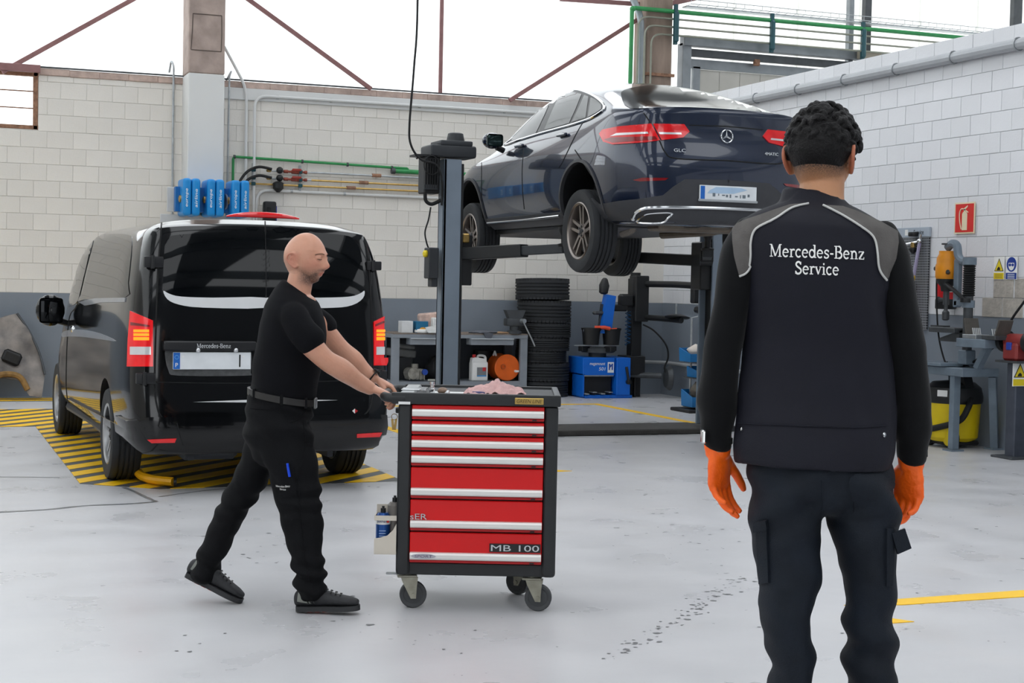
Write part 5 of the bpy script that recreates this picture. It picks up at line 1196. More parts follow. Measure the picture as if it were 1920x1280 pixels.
# number plate with blue strip and scrambled characters
h = SB.ray_cast(*SPX(1363, 363)); py = h[0].y - .012; pz = h[0].z
pt = MB().box((0, py, pz), (.54, .014, .125), bev=.003).build('number_plate', mat('plate_white', '#dfe3e6', .35), suv, smooth=False)
MB().box((-.243, py - .0075, pz), (.04, .002, .11)).build('country_strip', mat('plate_blue', '#1d63b8', .4), pt, smooth=False)
MB().prism([(-.2, -.005), (.05, .0), (.18, .035), (.12, .05), (-.12, .05), (-.18, .02)], (.0, py - .0076, pz), (1, 0, 0), (0, 0, 1), .001).build('smudge', mat('plate_smudge', '#a9c3dc', .4), pt, smooth=False)
random.seed(5)
for k in range(9): MB().box((-.14 + .042 * k + random.uniform(-.01, .01), py - .0085, pz - .018 + random.uniform(-.006, .006)), (random.uniform(.008, .03), .001, random.uniform(.008, .03))).build('worn_character', mat('plate_mark', '#6d7880', .5), pt, smooth=False)
MB().box((0, py - .004, pz - .063), (.56, .018, .02), bev=.004).build('plate_holder', mat('holder_grey', '#9da1a4', .4), pt, smooth=False)
# badge, lettering
h = SB.ray_cast(*SPX(1366, 256)); bx, by, bz = 0, h[0].y, h[0].z; nb = h[1]; t1 = V((1, 0, 0)); t2 = nb.cross(t1) * -1
if t2.z < 0: t2 = -t2
c0 = V((0, by, bz)) + nb * .008; R = .054
bd = MB().tube([c0 + (t1 * math.cos(a) + t2 * math.sin(a)) * R for a in [k * PI / 18 for k in range(36)]], .0065, 8, closed=True).build('badge', M_chrome, suv)
mb = MB()
for k in range(3):
    a = PI / 2 + k * 2 * PI / 3; d = t1 * math.cos(a) + t2 * math.sin(a); e = t1 * -math.sin(a) + t2 * math.cos(a)
    mb.quads([c0 + e * .012, c0 - e * .012, c0 + d * R, c0 + nb * .008], [(0, 2, 3), (1, 3, 2)])
mb.build('badge_star', M_chrome, bd, smooth=False)
for s, px, py_, w, hh in (('GLC', 1274, 282, .105, .028), ('4MATIC', 1446, 289, .135, .026)):
    h = SB.ray_cast(*SPX(px, py_)); n = h[1]; up = V((0, 0, 1)); xx = V((0, 0, 1)).cross(n) * 1; xx = xx if xx.x > 0 else -xx
    text('lettering', s, basis(h[0] + n * .004, xx, n.cross(xx)), mat('silver_print', '#c9cccf', .4, var=0), suv, width=w, height=hh, extrude=.004)
# door handles
for px, py_ in ((1057, 253), (977, 273.5)):
    h = SB.ray_cast(*SPX(px, py_)); c = h[0]
    o = MB().box(c + V((-.02, 0, 0)), (.03, .2, .028), bev=.012, seg=3).build('door_handle', M_navy, suv)
    MB().box(c + V((-.037, 0, 0)), (.004, .17, .007), bev=.002).build('handle_chrome', M_chrome, o); mirrored(o)
    o = MB().sphere(c + V((-.002, .01, -.004)), .04, 12, (.25, 1.6, .75)).build('handle_recess', M_carblk, suv); mirrored(o)
# mirrors
for s in (-1, 1):
    m = MB().sphere((s * 1.03, 1.93, 1.12), .1, 18, (1.05, .75, .8)).build('mirror_housing', M_navy, suv)
    MB().box((s * 1.03, 1.862, 1.12), (.165, .02, .12), bev=.03, seg=3).build('mirror_glass', mat('mirror_glass', '#2a3c3c', .03, .6, var=0), m)
    MB().tube([(s * .9, 1.95, 1.03), (s * .98, 1.94, 1.06)], .03, 8).build('mirror_arm', M_carblk, m)
# wheel-arch lips, sills
for yc in (0, 2.873):
    arc = [(yc + .45 * math.cos(a), .36 + .45 * math.sin(a)) for a in [math.radians(-8 + 196 * k / 30) for k in range(31)]]
    inn = [(yc + .425 * math.cos(a), .36 + .425 * math.sin(a)) for a in [math.radians(-8 + 196 * k / 30) for k in range(31)]]
    o = patch('arch_lip', arc + inn[::-1], x_cast(-9), SB, .014, M_lowgrey, suv, .03, .02); mirrored(o)
o = patch('sill_trim', [(.46, .27), (2.42, .27), (2.42, .37), (.46, .37)], x_cast(-9), SB, .012, M_lowgrey, suv, .05); mirrored(o)
o = MB().tube(cast_line([(.5, .345), (1.4, .335), (2.4, .335)], x_cast(-9), SB, .02, .05), .012, 8).build('sill_chrome', M_chrome, suv); mirrored(o)
for yc in (0, 2.873):
    for s in (-1, 1): add_wheel(suv, s * .815, yc, .185, .367, .24, .247, s, col='#8d8580')
# underside: exhaust silencer, subframe, suspension arms, floor pan
MB().box((0, 1.5, .24), (1.5, 3.6, .05), bev=.01).build('floor_pan', M_carblk, suv, smooth=False)
MB().box((0, -.5, .235), (.9, .26, .1), bev=.05, seg=3).build('silencer', mat('silencer_steel', '#6f665c', .5, .6, var=.2, scale=9), suv)
for s in (-1, 1):
    MB().tube([(s * .5, -.66, .36), (s * .55, -.4, .3), (s * .4, 0, .22), (s * .2, .6, .2)], .04, 10).build('exhaust_pipe', mat('silencer_steel', '#6f665c', .5), suv)
    MB().tube([(s * .25, .0, .26), (s * .7, .02, .24)], .035, 8).build('suspension_arm', M_dk, suv)
    MB().tube([(s * .25, 2.87, .26), (s * .7, 2.87, .24)], .035, 8).build('suspension_arm', M_dk, suv)
    MB().cyl((s * .62, -.05, .26), (s * .6, -.03, .6), .05, n=12).build('spring', M_dk, suv)
MB().box((0, 0, .28), (.8, .5, .12), bev=.03, seg=2).build('rear_subframe', M_dk, suv)
MB().box((.1, -.5, .27), (.3, .2, .03), bev=.01).build('heat_shield', mat('dull_shield', '#8b8478', .5, .5, var=.15), suv, smooth=False)

# ------------------------------------------------------------------ black van parked over the hazard stripes
M_vblk = mat('black_car_paint', '#08090b', .1, .0, var=.02, coat=.35, spec=.35)
M_vtint = mat('van_glass', '#06080a', .03, var=0, spec=.3)
VX, VY, VR = 2.262, 11.60, .021
van = thing('panel_van', 'black passenger van with lit tail lights parked on hazard stripes', 'van', (VX, VY, 0), VR)
_VY = [-.86, -.7, -.4, 0, .5, 1.0, 1.6, 2.2, 2.7, 3.1, 3.43, 3.8, 4.1, 4.25]
_vyr = [-.99, -1.035, -1.035, -.985, -.975, -.945, -.90, -.85]; _vz = [.29, .37, .56, .85, 1.08, 1.36, 1.64, 1.815]; _vw = [.88, .935, .960, .964, .952, .925, .88, .815]
_vt = [(-2, 1.915), (2.2, 1.915), (2.5, 1.86), (2.9, 1.66), (3.4, 1.3), (3.6, 1.17), (4.0, 1.06), (4.25, .92)]
def v_side(i, j):
    y = _VY[i]; z = _vz[j]; k = (interp(_vt, y) - .29) / (1.915 - .29); z = .29 + (z - .29) * k
    w = _vw[j] * interp([(-.86, .955), (-.7, .985), (-.4, 1), (3.2, 1), (3.6, .97), (4.0, .9), (4.25, .78)], y)
    if i == 0: y = _vyr[j] + .085
    elif i == 1: y += (_vyr[j] + .98) * .6
    return V((w, y, z))
def v_rear(c, j):
    p = v_side(0, j); return V((p.x * [1, .93, .68, .35, 0][c], _vyr[j] + [.085, .02, .004, 0, 0][c], p.z + (0 if j < 7 else [0, .02, .04, .05, .053][c])))
def v_front(c, j):
    p = v_side(len(_VY) - 1, j); return V((p.x * [1, .88, .65, .34, 0][c], p.y + [0, .06, .09, .1, .1][c], p.z))
def v_top(i, c):
    if i == 0: return v_rear(c, 7)
    if i == len(_VY) - 1: return v_front(c, 7)
    p = v_side(i, 7); zt = interp(_vt, _VY[i]); return V((p.x * [1, .86, .6, .3, 0][c], p.y, p.z + (zt - p.z) * [0, .62, .88, .98, 1][c]))
_vlip = lambda a, b: a.y < -.6 and b.y < -.6 and a.z > 1.8 and b.z > 1.8 and abs(a.y - b.y) < .08
me, VB = car_body(len(_VY), 8, 4, v_side, v_rear, v_top, v_front, crease=[(_vlip, .5)], arches=((0, .35, .395, .6), (3.43, .35, .395, .6)), mats=(M_vblk, M_carblk), sub=3)
vbody = link_mesh('body', me, [], van, True, 30)
VM = Matrix.Translation((VX, VY, 0)) @ Matrix.Rotation(VR, 4, 'Z'); VPX = px_cast(VM.inverted())
def vseam(pts, r=.005, off=-.001, m=M_seam, name='panel_seam', closed=False, mir=False): return seam(pts, r, closed, mir, off, m, name, VPX, VB, van)
patch('rear_window', cr([(309, 546), (306, 520), (309, 460), (316, 446), (335, 440), (420, 435), (496, 433.5), (496.5, 557), (400, 558), (338, 556)], True, 3), VPX, VB, .003, M_vtint, van, 10, .006)
patch('rear_window', cr([(500.5, 433.5), (590, 436), (645, 441), (662, 448), (675, 470), (681, 510), (682, 545), (662, 555), (600, 558), (500.5, 558)], True, 3), VPX, VB, .003, M_vtint, van, 10, .006)
M_vstripe = mat('white_decal', '#d6d7d8', .3, var=.02, coat=.5)
patch('white_decal', cr([(306, 545), (318, 551), (340, 556), (400, 558), (497, 558), (497, 577), (380, 576.5), (336, 571), (314, 561)], True, 3), VPX, VB, .005, M_vstripe, van, 8, .004)
patch('white_decal', cr([(500, 558), (600, 558), (655, 556), (675, 550), (683, 545), (680, 559), (660, 572), (620, 577), (500, 577)], True, 3), VPX, VB, .005, M_vstripe, van, 8, .004)
vseam([(497, 412), (498.5, 500), (499, 600), (499, 700), (499, 790)], .006)
vseam([(303, 418), (297, 500), (292, 620), (290, 720), (294, 760), (303, 782), (320, 792), (400, 795), (499, 795)], .007)
vseam([(678, 432), (690, 480), (697, 600), (700, 700), (697, 750), (686, 775), (660, 785), (580, 791), (499, 795)], .007)
vseam([(291, 716), (400, 718), (499, 718)], .004); vseam([(499, 718), (600, 715), (698, 711)], .004)
for k, pg in enumerate(([(247, 583), (287, 601), (287, 687), (241, 687), (243, 635)], [(700, 603), (724, 590), (728.5, 640), (729, 685), (700, 685)])):
    o = patch('tail_lamp', pg, VPX, VB, .014, M_lampred_lit, van, 7, .012)
    x0, x1 = ((246, 285), (702, 720))[k]
    for (ya, yb, m, nm_) in ((650, 665, M_lampclear, 'reverse_lens'), (618, 623, 'amber', 'indicator_lens'), (625, 630, 'amber', 'indicator_lens'), (632, 638, 'amber', 'indicator_lens')):
        mm = m if m != 'amber' else mat('lit_amber', '#ff8a1a', .2, var=.1, emit='#ff8c1c', estr=.9)
        xa, xb = (x0 + 8, x1 - 5) if m == 'amber' and k == 0 else (x0 + 2, x1 - 2)
        patch(nm_, [(xa, ya), (xb, ya), (xb, yb), (xa, yb)], VPX, VB, .019, mm, o, 5, .004)
    patch('dark_lens', [(x0 + 3, 604), (x1 - 4, 610), (x1 - 4, 613), (x0 + 3, 610)] if k == 0 else [(x0, 608), (x1, 600), (x1, 604), (x0, 612)], VPX, VB, .019, M_lampdark, o, 5, .004)
def hinge(px, py, w, h):
    q = VB.ray_cast(*VPX(px, py))[0]
    o = MB().box(q + V((0, -.018, 0)), (w, .05, h), bev=.01, seg=2).build('hinge', M_carblk, van)
    MB().cyl(q + V((-.01, -.045, -h * .6)), q + V((-.01, -.045, h * .6)), .014, n=10).build('hinge_pin', M_blk, o)
for a in ((287, 491, .13, .075), (699, 498, .11, .065), (272, 709, .13, .075), (712, 703, .09, .07)): hinge(*a)
# plate recess, handle bar and lettering
patch('plate_recess', cr([(309, 662), (314, 656), (330, 655), (455, 655), (469, 657), (472, 668), (470, 698), (460, 704), (335, 704), (316, 695)], True, 3), VPX, VB, .002, mat('recess_grey', '#4a4b4c', .3, var=.3, scale=30, coat=.6), van, 8, .004)
h1, h2 = VB.ray_cast(*VPX(310, 648))[0], VB.ray_cast(*VPX(474, 648))[0]
MB().box((h1 + h2) / 2 + V((0, -.022, 0)), ((h2 - h1).length + .04, .06, .068), bev=.02, seg=3).build('handle_bar', M_carblk, van)
yb_ = (h1.y + h2.y) / 2 - .053
cbvh = BVHTree.FromPolygons([V((-2, yb_, -1)), V((2, yb_, -1)), V((2, yb_, 3)), V((-2, yb_, 3))], [(0, 1, 2, 3)])
cast_quads('lettering', serif('Mercedes-Benz', 369, 652, 64, 11.5, .004, -1), VPX, cbvh, .002, mat('silver_print', '#c9cccf', .4, var=0), van)
q = VB.ray_cast(*VPX(397, 676))[0]
pt = MB().box(q + V((0, -.014, 0)), (.535, .012, .118), bev=.003).build('number_plate', mat('plate_white', '#dfe3e6', .35), van, smooth=False)
MB().box(q + V((-.243, -.0215, 0)), (.045, .003, .112)).build('country_strip', mat('plate_blue', '#1d63b8', .4), pt, smooth=False)
text('lettering', 'P', basis(q + V((-.243, -.0235, -.028)), (1, 0, 0), (0, 0, 1)), M_whiteprint, pt, height=.028)
MB().tube([q + V((-.243 + .013 * math.cos(a), -.0235, .025 + .013 * math.sin(a))) for a in [k * PI / 9 for k in range(18)]], .0015, 4, closed=True).build('star_ring', mat('plate_ring', '#6fb3e4', .4), pt)
MB().box(q + V((.19, -.0205, 0)), (.01, .002, .085)).build('dark_mark', M_blkp, pt, smooth=False)
for x in (-.2, .215): MB().cyl(q + V((x, -.02, .03)), q + V((x, -.024, .03)), .007, n=8).build('plate_screw', M_white, pt)
for x in (-.1, .16): MB().sphere(q + V((x, -.03, .075)), .018, 10).build('plate_lamp', M_chrome, van)
for x0, x1 in ((362, 497), (501, 634)):
    pg = [(x0, 753.5), (x1, 748), (x1, 754.5)] if x0 < 400 else [(x0, 748), (x1, 750), (x0, 755)]
    patch('silver_decal', pg, VPX, VB, .004, M_vstripe, van, 8, .004)
patch('red_emblem', [(660, 770), (665, 766), (671, 770), (665, 775)], VPX, VB, .005, mat('emblem_red', '#b01e24', .3), van, 3, .003)
patch('white_emblem', [(660, 770), (665, 766), (665, 775)], VPX, VB, .0065, M_white, van, 3, .003)
# bumper, reflectors
def vbump(): 
    pg = [(-.93, .30), (.93, .30), (.945, .52), (.80, .545), (-.80, .545), (-.945, .52)]
    return patch('rear_bumper', pg, y_cast(-9), VB, .022, M_vblk, van, .06, .02)
vbump(); vseam([(331, 793), (336, 812), (342, 832)], .004, .022)
for pg in ([(277, 822), (330, 820), (327, 827.5), (285, 828)], [(667, 812), (712, 809), (708, 816.5), (667, 818.5)]): patch('reflector', pg, VPX, VB, .028, M_lampred, van, 5, .004)
q = VB.ray_cast(*VPX(300, 811))[0]; MB().cyl(q + V((0, -.01, 0)), q + V((0, -.032, 0)), .012, n=12).build('parking_sensor', M_carblk, van)
# third brake light on the roof edge
q = VB.ray_cast(*VPX(497, 424))[0]
mb = MB(); mb.tube(cr([(-.26, -.82, 1.925), (-.15, -.835, 1.938), (0, -.84, 1.943), (.15, -.835, 1.938), (.26, -.82, 1.925)], n=6), [.006 + .02 * math.sin(PI * k / 24) for k in range(25)], 8, flat=.8); mb.build('high_brake_light', M_lampred, van)
# left side: windows, mirror, seams, decals (the far side mirrors it)
for pg in ([(181, 446), (211, 439), (242, 441), (248, 455), (241, 530), (236, 557), (150, 566), (155, 548), (167, 500)], [(160, 470), (168, 454), (173, 449), (160, 510), (147, 562), (134, 573), (122, 573), (136, 530), (150, 492)]):
    o = patch('side_window', cr(pg, True, 3), VPX, VB, .004, M_vtint, van, 6, .006); mirrored(o)
vseam([(177, 446), (160, 510), (145, 570), (131, 592), (126, 640), (124, 720), (128, 760)], .006, mir=True)
o = patch('grey_decal', cr([(96, 634), (120, 621), (150, 617.5), (186, 624), (218, 639), (190, 636), (150, 631), (118, 632), (97, 642)], True, 3), VPX, VB, .004, mat('grey_decal', '#85898f', .3, coat=.5), van, 5, .004); mirrored(o)
o = patch('grey_decal', [(148, 566), (180, 559), (236, 558), (235, 566), (190, 567), (160, 573)], VPX, VB, .006, mat('grey_decal', '#85898f', .3), van, 5, .004); mirrored(o)
for s in (-1, 1):
    m = MB().sphere((s * 1.1, 2.55, 1.18), .14, 18, (.9, .55, 1.0)).build('mirror_housing', M_vblk, van)
    MB().box((s * 1.1, 2.485, 1.18), (.2, .02, .22), bev=.03, seg=3).build('mirror_glass', mat('dark_mirror', '#101214', .03, .7), m)
    MB().tube([(s * .92, 2.6, 1.06), (s * 1.06, 2.56, 1.1)], .03, 8).build('mirror_arm', M_carblk, m)
for yc, px, py_ in ((1.75, 140, 585),):
    q = VB.ray_cast(V((-9, 2.15, 1.03)), V((1, 0, 0)))[0]; o = MB().sphere(q, .035, 12, (.6, 2.2, .9)).build('door_handle', M_chrome, van); mirrored(o)  # extra handle, placed from the mirror's oval reflection in the door
o = MB().tube(cast_line([(.5, .31), (1.5, .3), (2.9, .31)], x_cast(-9), VB, .01, .1), .04, 8).build('sill', M_carblk, van); mirrored(o)
for yc in (0, 3.43):
    for s in (-1, 1): add_wheel(van, s * .845, yc, .337, .337, .225, .218, s, col='#b0b1b2', n=5)
MB().box((0, 1.6, .3), (1.6, 4.2, .06)).build('floor_pan', M_carblk, van, smooth=False)
MB().box((-.35, -.55, .3), (.4, .5, .16), bev=.03).build('spare_silencer', M_dk, van)
MB().tube([(-.7, 0, .3), (.7, 0, .3)], .06, 10).build('rear_axle', M_dk, van)
for s in (-1, 1): MB().prism([(-.5, 0), (.5, 0), (.5, .1), (.3, .14), (-.5, .1)], (s * .5, -.3, .22), (0, 1, 0), (0, 0, 1), .04).build('trailing_arm', M_dk, van, smooth=False)
# yellow lifting pad tube below the van
yt = thing('lift_pad_tube', 'yellow bent tube lying under the van tail', 'tube', ground(262, 890))
MB().tube(cr([ground(258, 884, .07), ground(268, 893, .05), ground(290, 899, .045), ground(326, 903, .045)], n=6), .033, 10).build('tube', mat('safety_yellow', '#e3a50f', .4, var=.08), yt, world=True)
MB().cyl(ground(326, 903, .045), ground(331, 903, .045), .036, n=12).build('end_cap', M_blk, yt, world=True)
# ------------------------------------------------------------------ red roller cabinet
M_cblk = mat('cabinet_black', '#26282a', .5, var=.1, scale=9, bump=.05)
M_cred = mat('cabinet_red', '#d60c10', .35, var=.04, scale=5)
M_cdred = mat('cabinet_red_lower', '#b51519', .4, var=.05, scale=5)
M_grip = mat('brushed_grip', '#e4e3df', .42, .35, var=.03, scale=4, stretch=(1, 30, 30))
_c = at(894, 910, 6.98); CART = (_c.x, _c.y, 0)
ct = thing('roller_cabinet', 'red and black roller tool cabinet with seven drawers', 'tool cabinet', CART, -TH)
def zc(py): return (1147.5 - py) / 414.0
def xc_(px): return (px - 894) / 414.0
MB().box((.002, .26, (zc(757) + zc(1056)) / 2), (.60, .48, zc(757) - zc(1056)), bev=.003).build('carcass', mat('cabinet_inner', '#141516', .5), ct, smooth=False)
for px in (757, 1031.5):
    for y in (.03, .47): MB().box((xc_(px), y, (.164 + .945) / 2), (.062, .07, .945 - .164), bev=.02, seg=3).build('corner_post', M_cblk, ct)
MB().box((.003, .25, .193), (.66, .47, .058), bev=.005).build('plinth', M_cblk, ct, smooth=False)
for s in (-1, 1): MB().box((s * .325 + .002, .25, .55), (.014, .4, .76)).build('side_panel', M_cblk, ct, smooth=False)
MB().box((.002, .5, .55), (.62, .012, .76)).build('back_panel', M_cblk, ct, smooth=False)
rows = [757, 787, 815, 845, 874, 935, 996, 1056]
for k in range(7):
    z1, z0 = zc(rows[k]) - .0035, zc(rows[k + 1]) + .0035; top = k < 4
    d = MB().box((.0, .012, (z0 + z1) / 2), (.598, .03, z1 - z0), bev=.003).build('drawer', M_cred, ct, smooth=False)
    gz = z0 + .014
    MB().box((0, -.006, z0 + .007), (.596, .01, .012), bev=.002).build('lower_lip', M_cdred, d, smooth=False)
    gh = .034
    prof = [(0, 0), (-.02, .002), (-.024, .008), (-.024, gh - .01), (-.017, gh - .002), (0, gh)]
    MB().prism(prof, (-.297, -.003, gz), (0, 1, 0), (0, 0, 1), .594).build('grip', M_grip, d, smooth=False)
    MB().box((.255, -.014, z0 + .006), (.02, .004, .006)).build('latch', M_blk, d, smooth=False)
# top with raised rim and pushing handle
tz0, tz1 = .945, .995
M_rub2 = mat('top_mat', '#3a3c3f', .6, var=.1, scale=14)
MB().box((.0, .285, tz0 + .02), (.72, .56, .035), bev=.006).build('top_tray', M_rub2, ct, smooth=False)
MB().box((-.01, -.002, tz0 + .024), (.765, .032, .052), bev=.008, seg=2).build('front_rim', M_cblk, ct)
MB().box((.0, .572, tz0 + .024), (.74, .03, .052), bev=.008, seg=2).build('back_rim', M_cblk, ct)
MB().box((.358, .285, tz0 + .024), (.03, .6, .052), bev=.008, seg=2).build('side_rim', mat('rim_grey', '#55585b', .5), ct)
MB().box((-.325, .285, tz0 + .026), (.07, .56, .045), bev=.006).build('side_rim', mat('side_tray_grey', '#9b9ea0', .4, .4), ct)
MB().tube(cr([(-.33, -.0, tz0 + .024), (-.385, .0, tz0 + .024), (-.418, .012, tz0 + .026), (-.43, .06, tz0 + .028), (-.43, .28, tz0 + .03), (-.43, .5, tz0 + .028), (-.418, .555, tz0 + .026), (-.385, .57, tz0 + .024), (-.33, .57, tz0 + .024)], n=6), .021, 12).build('push_handle', M_cblk, ct)
def caster(x, y, ang, name='caster', lab=None):
    rt = Matrix.Rotation(ang, 3, 'Z'); o = V((x, y, 0)); r = .062
    tr = rt @ V((.03, 0, 0))
    w = MB().lathe([(.001, -.012), (.028, -.014), (.042, -.012), (.048, -.016), (r - .004, -.017), (r, -.011), (r, .011), (r - .004, .017), (.048, .016), (.042, .012), (.028, .014), (.001, .012)], o + tr + V((0, 0, r)), rt @ V((0, 1, 0)), 28).build('caster', mat('caster_rubber', '#404244', .6, var=.1, scale=15), ct)
    mb = MB()
    for s in (-1, 1): mb.prism([(-.028, .145), (.05, .145), (.045, .1), (.012 + .03, .045), (.018, .045), (-.02, .12)], o + rt @ V((0, s * .022, 0)), rt @ V((1, 0, 0)), V((0, 0, 1)), .003)
    mb.box(o + V((0, 0, .15)), (.09, .07, .012), rot=rt, bev=.003); mb.cyl(o + V((0, 0, .14)), o + V((0, 0, .165)), .028, n=14)
    mb.cyl(o + tr + rt @ V((0, -.03, 0)) + V((0, 0, r)), o + tr + rt @ V((0, .03, 0)) + V((0, 0, r)), .01, n=10); mb.build('fork', mat('zinc_fork', '#9a988a', .4, .7, var=.2, scale=20), w, smooth=False)
    return w
caster(-.315, .08, .15); caster(.26, .07, -.1); caster(-.33, .43, 1.4); caster(.225, .42, 2.6)
MB().box((-.385, .08, .157), (.05, .03, .008), bev=.002).build('brake_pedal', M_galv, ct, smooth=False)
# badges and lettering
M_gold = mat('gold_badge', '#b99b58', .35, .6, var=.1, scale=20); M_sil = mat('silver_letter', '#c9cccf', .3, .6, var=.03)
g = MB().box((xc_(989), -.021, tz0 + .022), (.13, .005, .029), bev=.002).build('gold_badge', M_gold, ct, smooth=False)
text('lettering', 'GREEN LINE', basis((xc_(989), -.0242, tz0 + .022), (1, 0, 0), (0, 0, 1)), mat('dark_gold', '#4f3d17', .5), g, width=.112, height=.016, shear=.2, extrude=.0008)
MB().box((xc_(756), -.0195, tz0 + .003), (.053, .003, .012)).build('white_sticker', M_white, ct, smooth=False)
g = MB().box((xc_(968), -.007, zc(1024)), (.232, .006, .038), bev=.001).build('name_plate', M_blk, ct, smooth=False)
text('lettering', 'MB 100', basis((xc_(968), -.0105, zc(1024)), (1, 0, 0), (0, 0, 1)), M_sil, g, width=.218, height=.028, extrude=.002)
text('lettering', 'sER', basis((xc_(786), -.005, zc(968)), (1, 0, 0), (0, 0, 1)), M_chrome, ct, width=.076, height=.026, extrude=.004)
g = MB().prism([(.056 * math.cos(a), .011 * math.sin(a)) for a in [k * PI / 14 for k in range(28)]], (xc_(797), -.0275, zc(1041)), (1, 0, 0), (0, 0, 1), .003).build('oval_emblem', mat('emblem_grey', '#b5b4bc', .3, .5), ct, smooth=False)
text('lettering', 'SPORT', basis((xc_(797), -.0312, zc(1041)), (1, 0, 0), (0, 0, 1)), mat('emblem_ink', '#6b5a72', .4), g, width=.08, height=.012, shear=.2)
# lock with keys on the left flank
MB().box((-.365, .1, .905), (.03, .04, .025), bev=.004).build('lock', M_blk, ct)
MB().tube([(-.385 + .014 * math.cos(a), .09, .875 + .014 * math.sin(a)) for a in [k * PI / 6 for k in range(12)]], .0015, 4, closed=True).build('key_ring', M_brass, ct)
for dx in (-.006, .006): MB().box((-.386 + dx, .09, .84), (.011, .002, .05), rot=Matrix.Rotation(dx * 20, 3, 'Y')).build('key', M_brass, ct, smooth=False)
# can holder on the left flank
M_beige2 = mat('beige_holder', '#cdc5b8', .5, var=.05)
hd = MB().box((-.41, .05, zc(1038)), (.1, .12, .012)).build('can_holder', M_beige2, ct, smooth=False)
MB().prism([(-.46, .262), (-.36, .262), (-.36, .40), (-.375, .37), (-.40, .345), (-.43, .335), (-.46, .33)], (0, -.008, 0), (1, 0, 0), (0, 0, 1), .004).build('holder_front', M_beige2, hd, smooth=False)
MB().prism([(-.46, .262), (-.36, .262), (-.36, .47), (-.46, .47)], (0, .112, 0), (1, 0, 0), (0, 0, 1), .004).build('holder_back', M_beige2, hd, smooth=False)
MB().box((-.41, -.01, zc(972)), (.1, .005, .022)).box((-.458, .05, zc(972)), (.005, .12, .022)).build('holder_band', M_beige2, hd, smooth=False)
def can(dx, dy, h, body, nm, lb):
    p = CT @ V((dx, dy, .272)); t = thing('spray_can', lb, 'can', p, -TH)
    MB().lathe([(.001, 0), (.03, 0), (.033, .004), (.033, h), (.022, h + .014), (.001, h + .016)], n=22).build('can_body', body, t)
    MB().lathe([(.012, 0), (.012, .02), (.006, .022), (.006, .03)], (0, 0, h + .014), (0, 0, 1), 12).build('nozzle', M_blk, t)
    return t
CT = wm(ct)
t = can(-.425, .045, .155, mat('can_blue', '#1f4d92', .3, .4, var=.04), 'a', 'blue and white spray can in the cabinet side holder')
MB().lathe([(.0335, .118), (.0335, .15)], n=22, cap=False).build('white_band', M_whiteprint, t)
MB().lathe([(.0337, .15), (.0337, .156)], n=22, cap=False).build('red_band', M_red, t)
text('lettering', 'BERNER', basis((-.002, -.0345, .134), (1, 0, 0), (0, 0, 1)), mat('navy_print', '#1c2f66', .4), t, width=.045, height=.012)
MB().box((.024, -.0275, .134), (.01, .004, .014)).build('red_logo', M_red, t, smooth=False)
for k in range(5): MB().box((.0, -.0335, .09 - .012 * k), (.03, .002, .003)).build('print_line', mat('pale_print', '#9fb7dc', .5), t, smooth=False)
t = can(-.375, .075, .2, mat('grey_bottle', '#77726d', .4), 'b', 'grey bottle with black cap behind the blue spray can')
# loose things on the cabinet top
def on_top(name, lb, cat, x, y): 
    p = CT @ V((x, y, tz0 + .0385)); return thing(name, lb, cat, p, -TH)
t = on_top('cloth', 'crumpled pink cloth on the cabinet top', 'cloth', .07, .14)
b2 = bmesh.new(); bmesh.ops.create_grid(b2, x_segments=36, y_segments=26, size=.5)
for v in b2.verts:
    x, y = v.co.x * .27, v.co.y * .24; e = max(abs(v.co.x), abs(v.co.y)) * 2
    z = .05 * max(0, 1 - e ** 2) * (.5 + abs(noise.noise(V((x * 14, y * 14, 2))))) + .025 * abs(noise.noise(V((x * 30, y * 30, 5)))) + .03 * math.exp(-((x - .02) / .04) ** 2 - (y / .05) ** 2)
    v.co = V((x + .02 * noise.noise(V((x * 12, y * 12, 9))), y + .02 * noise.noise(V((x * 12, y * 12, 19))), z + .002))
m = MB(); m.add(b2); m = applied(m, [('SOLIDIFY', dict(thickness=.003))]); m.build('folds', mat('pink_cloth', '#c9a3a0', .9, var=.12, scale=30, bump=.2), t, angle=70)
t = on_top('socket', 'chrome socket standing on the cabinet top', 'socket', -.215, .1); MB().lathe([(.011, 0), (.013, .004), (.013, .022), (.009, .026), (.009, .04), (.012, .043), (.012, .055), (.001, .056)], n=16).build('barrel', M_chrome, t)
MB().lathe([(.0125, .028), (.0125, .031)], n=16, cap=False).build('knurled_ring', M_alu, t)
t = on_top('bronze_plug', 'brown round plug lying on the cabinet top', 'plug', -.165, .05); MB().sphere((0, 0, .018), .02, 14, (1.2, 1, .85)).build('knob', mat('bronze_brown', '#8b7565', .4, .3, var=.25, scale=40), t)
MB().cyl((.0, 0, .01), (.03, -.008, .01), .012, n=10).build('stub', M_alu, t)
t = on_top('shop_paper', 'white creased papers lying on the cabinet top', 'paper', -.1, .12); MB().prism([(-.14, -.05), (.02, -.075), (.16, -.06), (.2, .02), (.05, .05), (-.12, .06)], (0, 0, .001), (1, 0, 0), (0, 1, .06), .002).build('sheet', M_paper, t, smooth=False)
t = on_top('screwdriver', 'dark blue handled screwdriver beside the pink cloth', 'screwdriver', -.035, .035); MB().lathe([(.004, 0), (.009, .006), (.01, .04), (.008, .06), (.004, .065)], (0, 0, .01), (1, .1, 0), 12).build('handle', mat('dark_blue_grip', '#2a2f63', .4), t)
MB().cyl((.06, .006, .01), (.12, .012, .01), .003, n=8).build('blade', M_chrome, t)
t = on_top('wrench_set', 'grey metal combination wrenches on the left tray edge', 'wrench', -.31, .2)
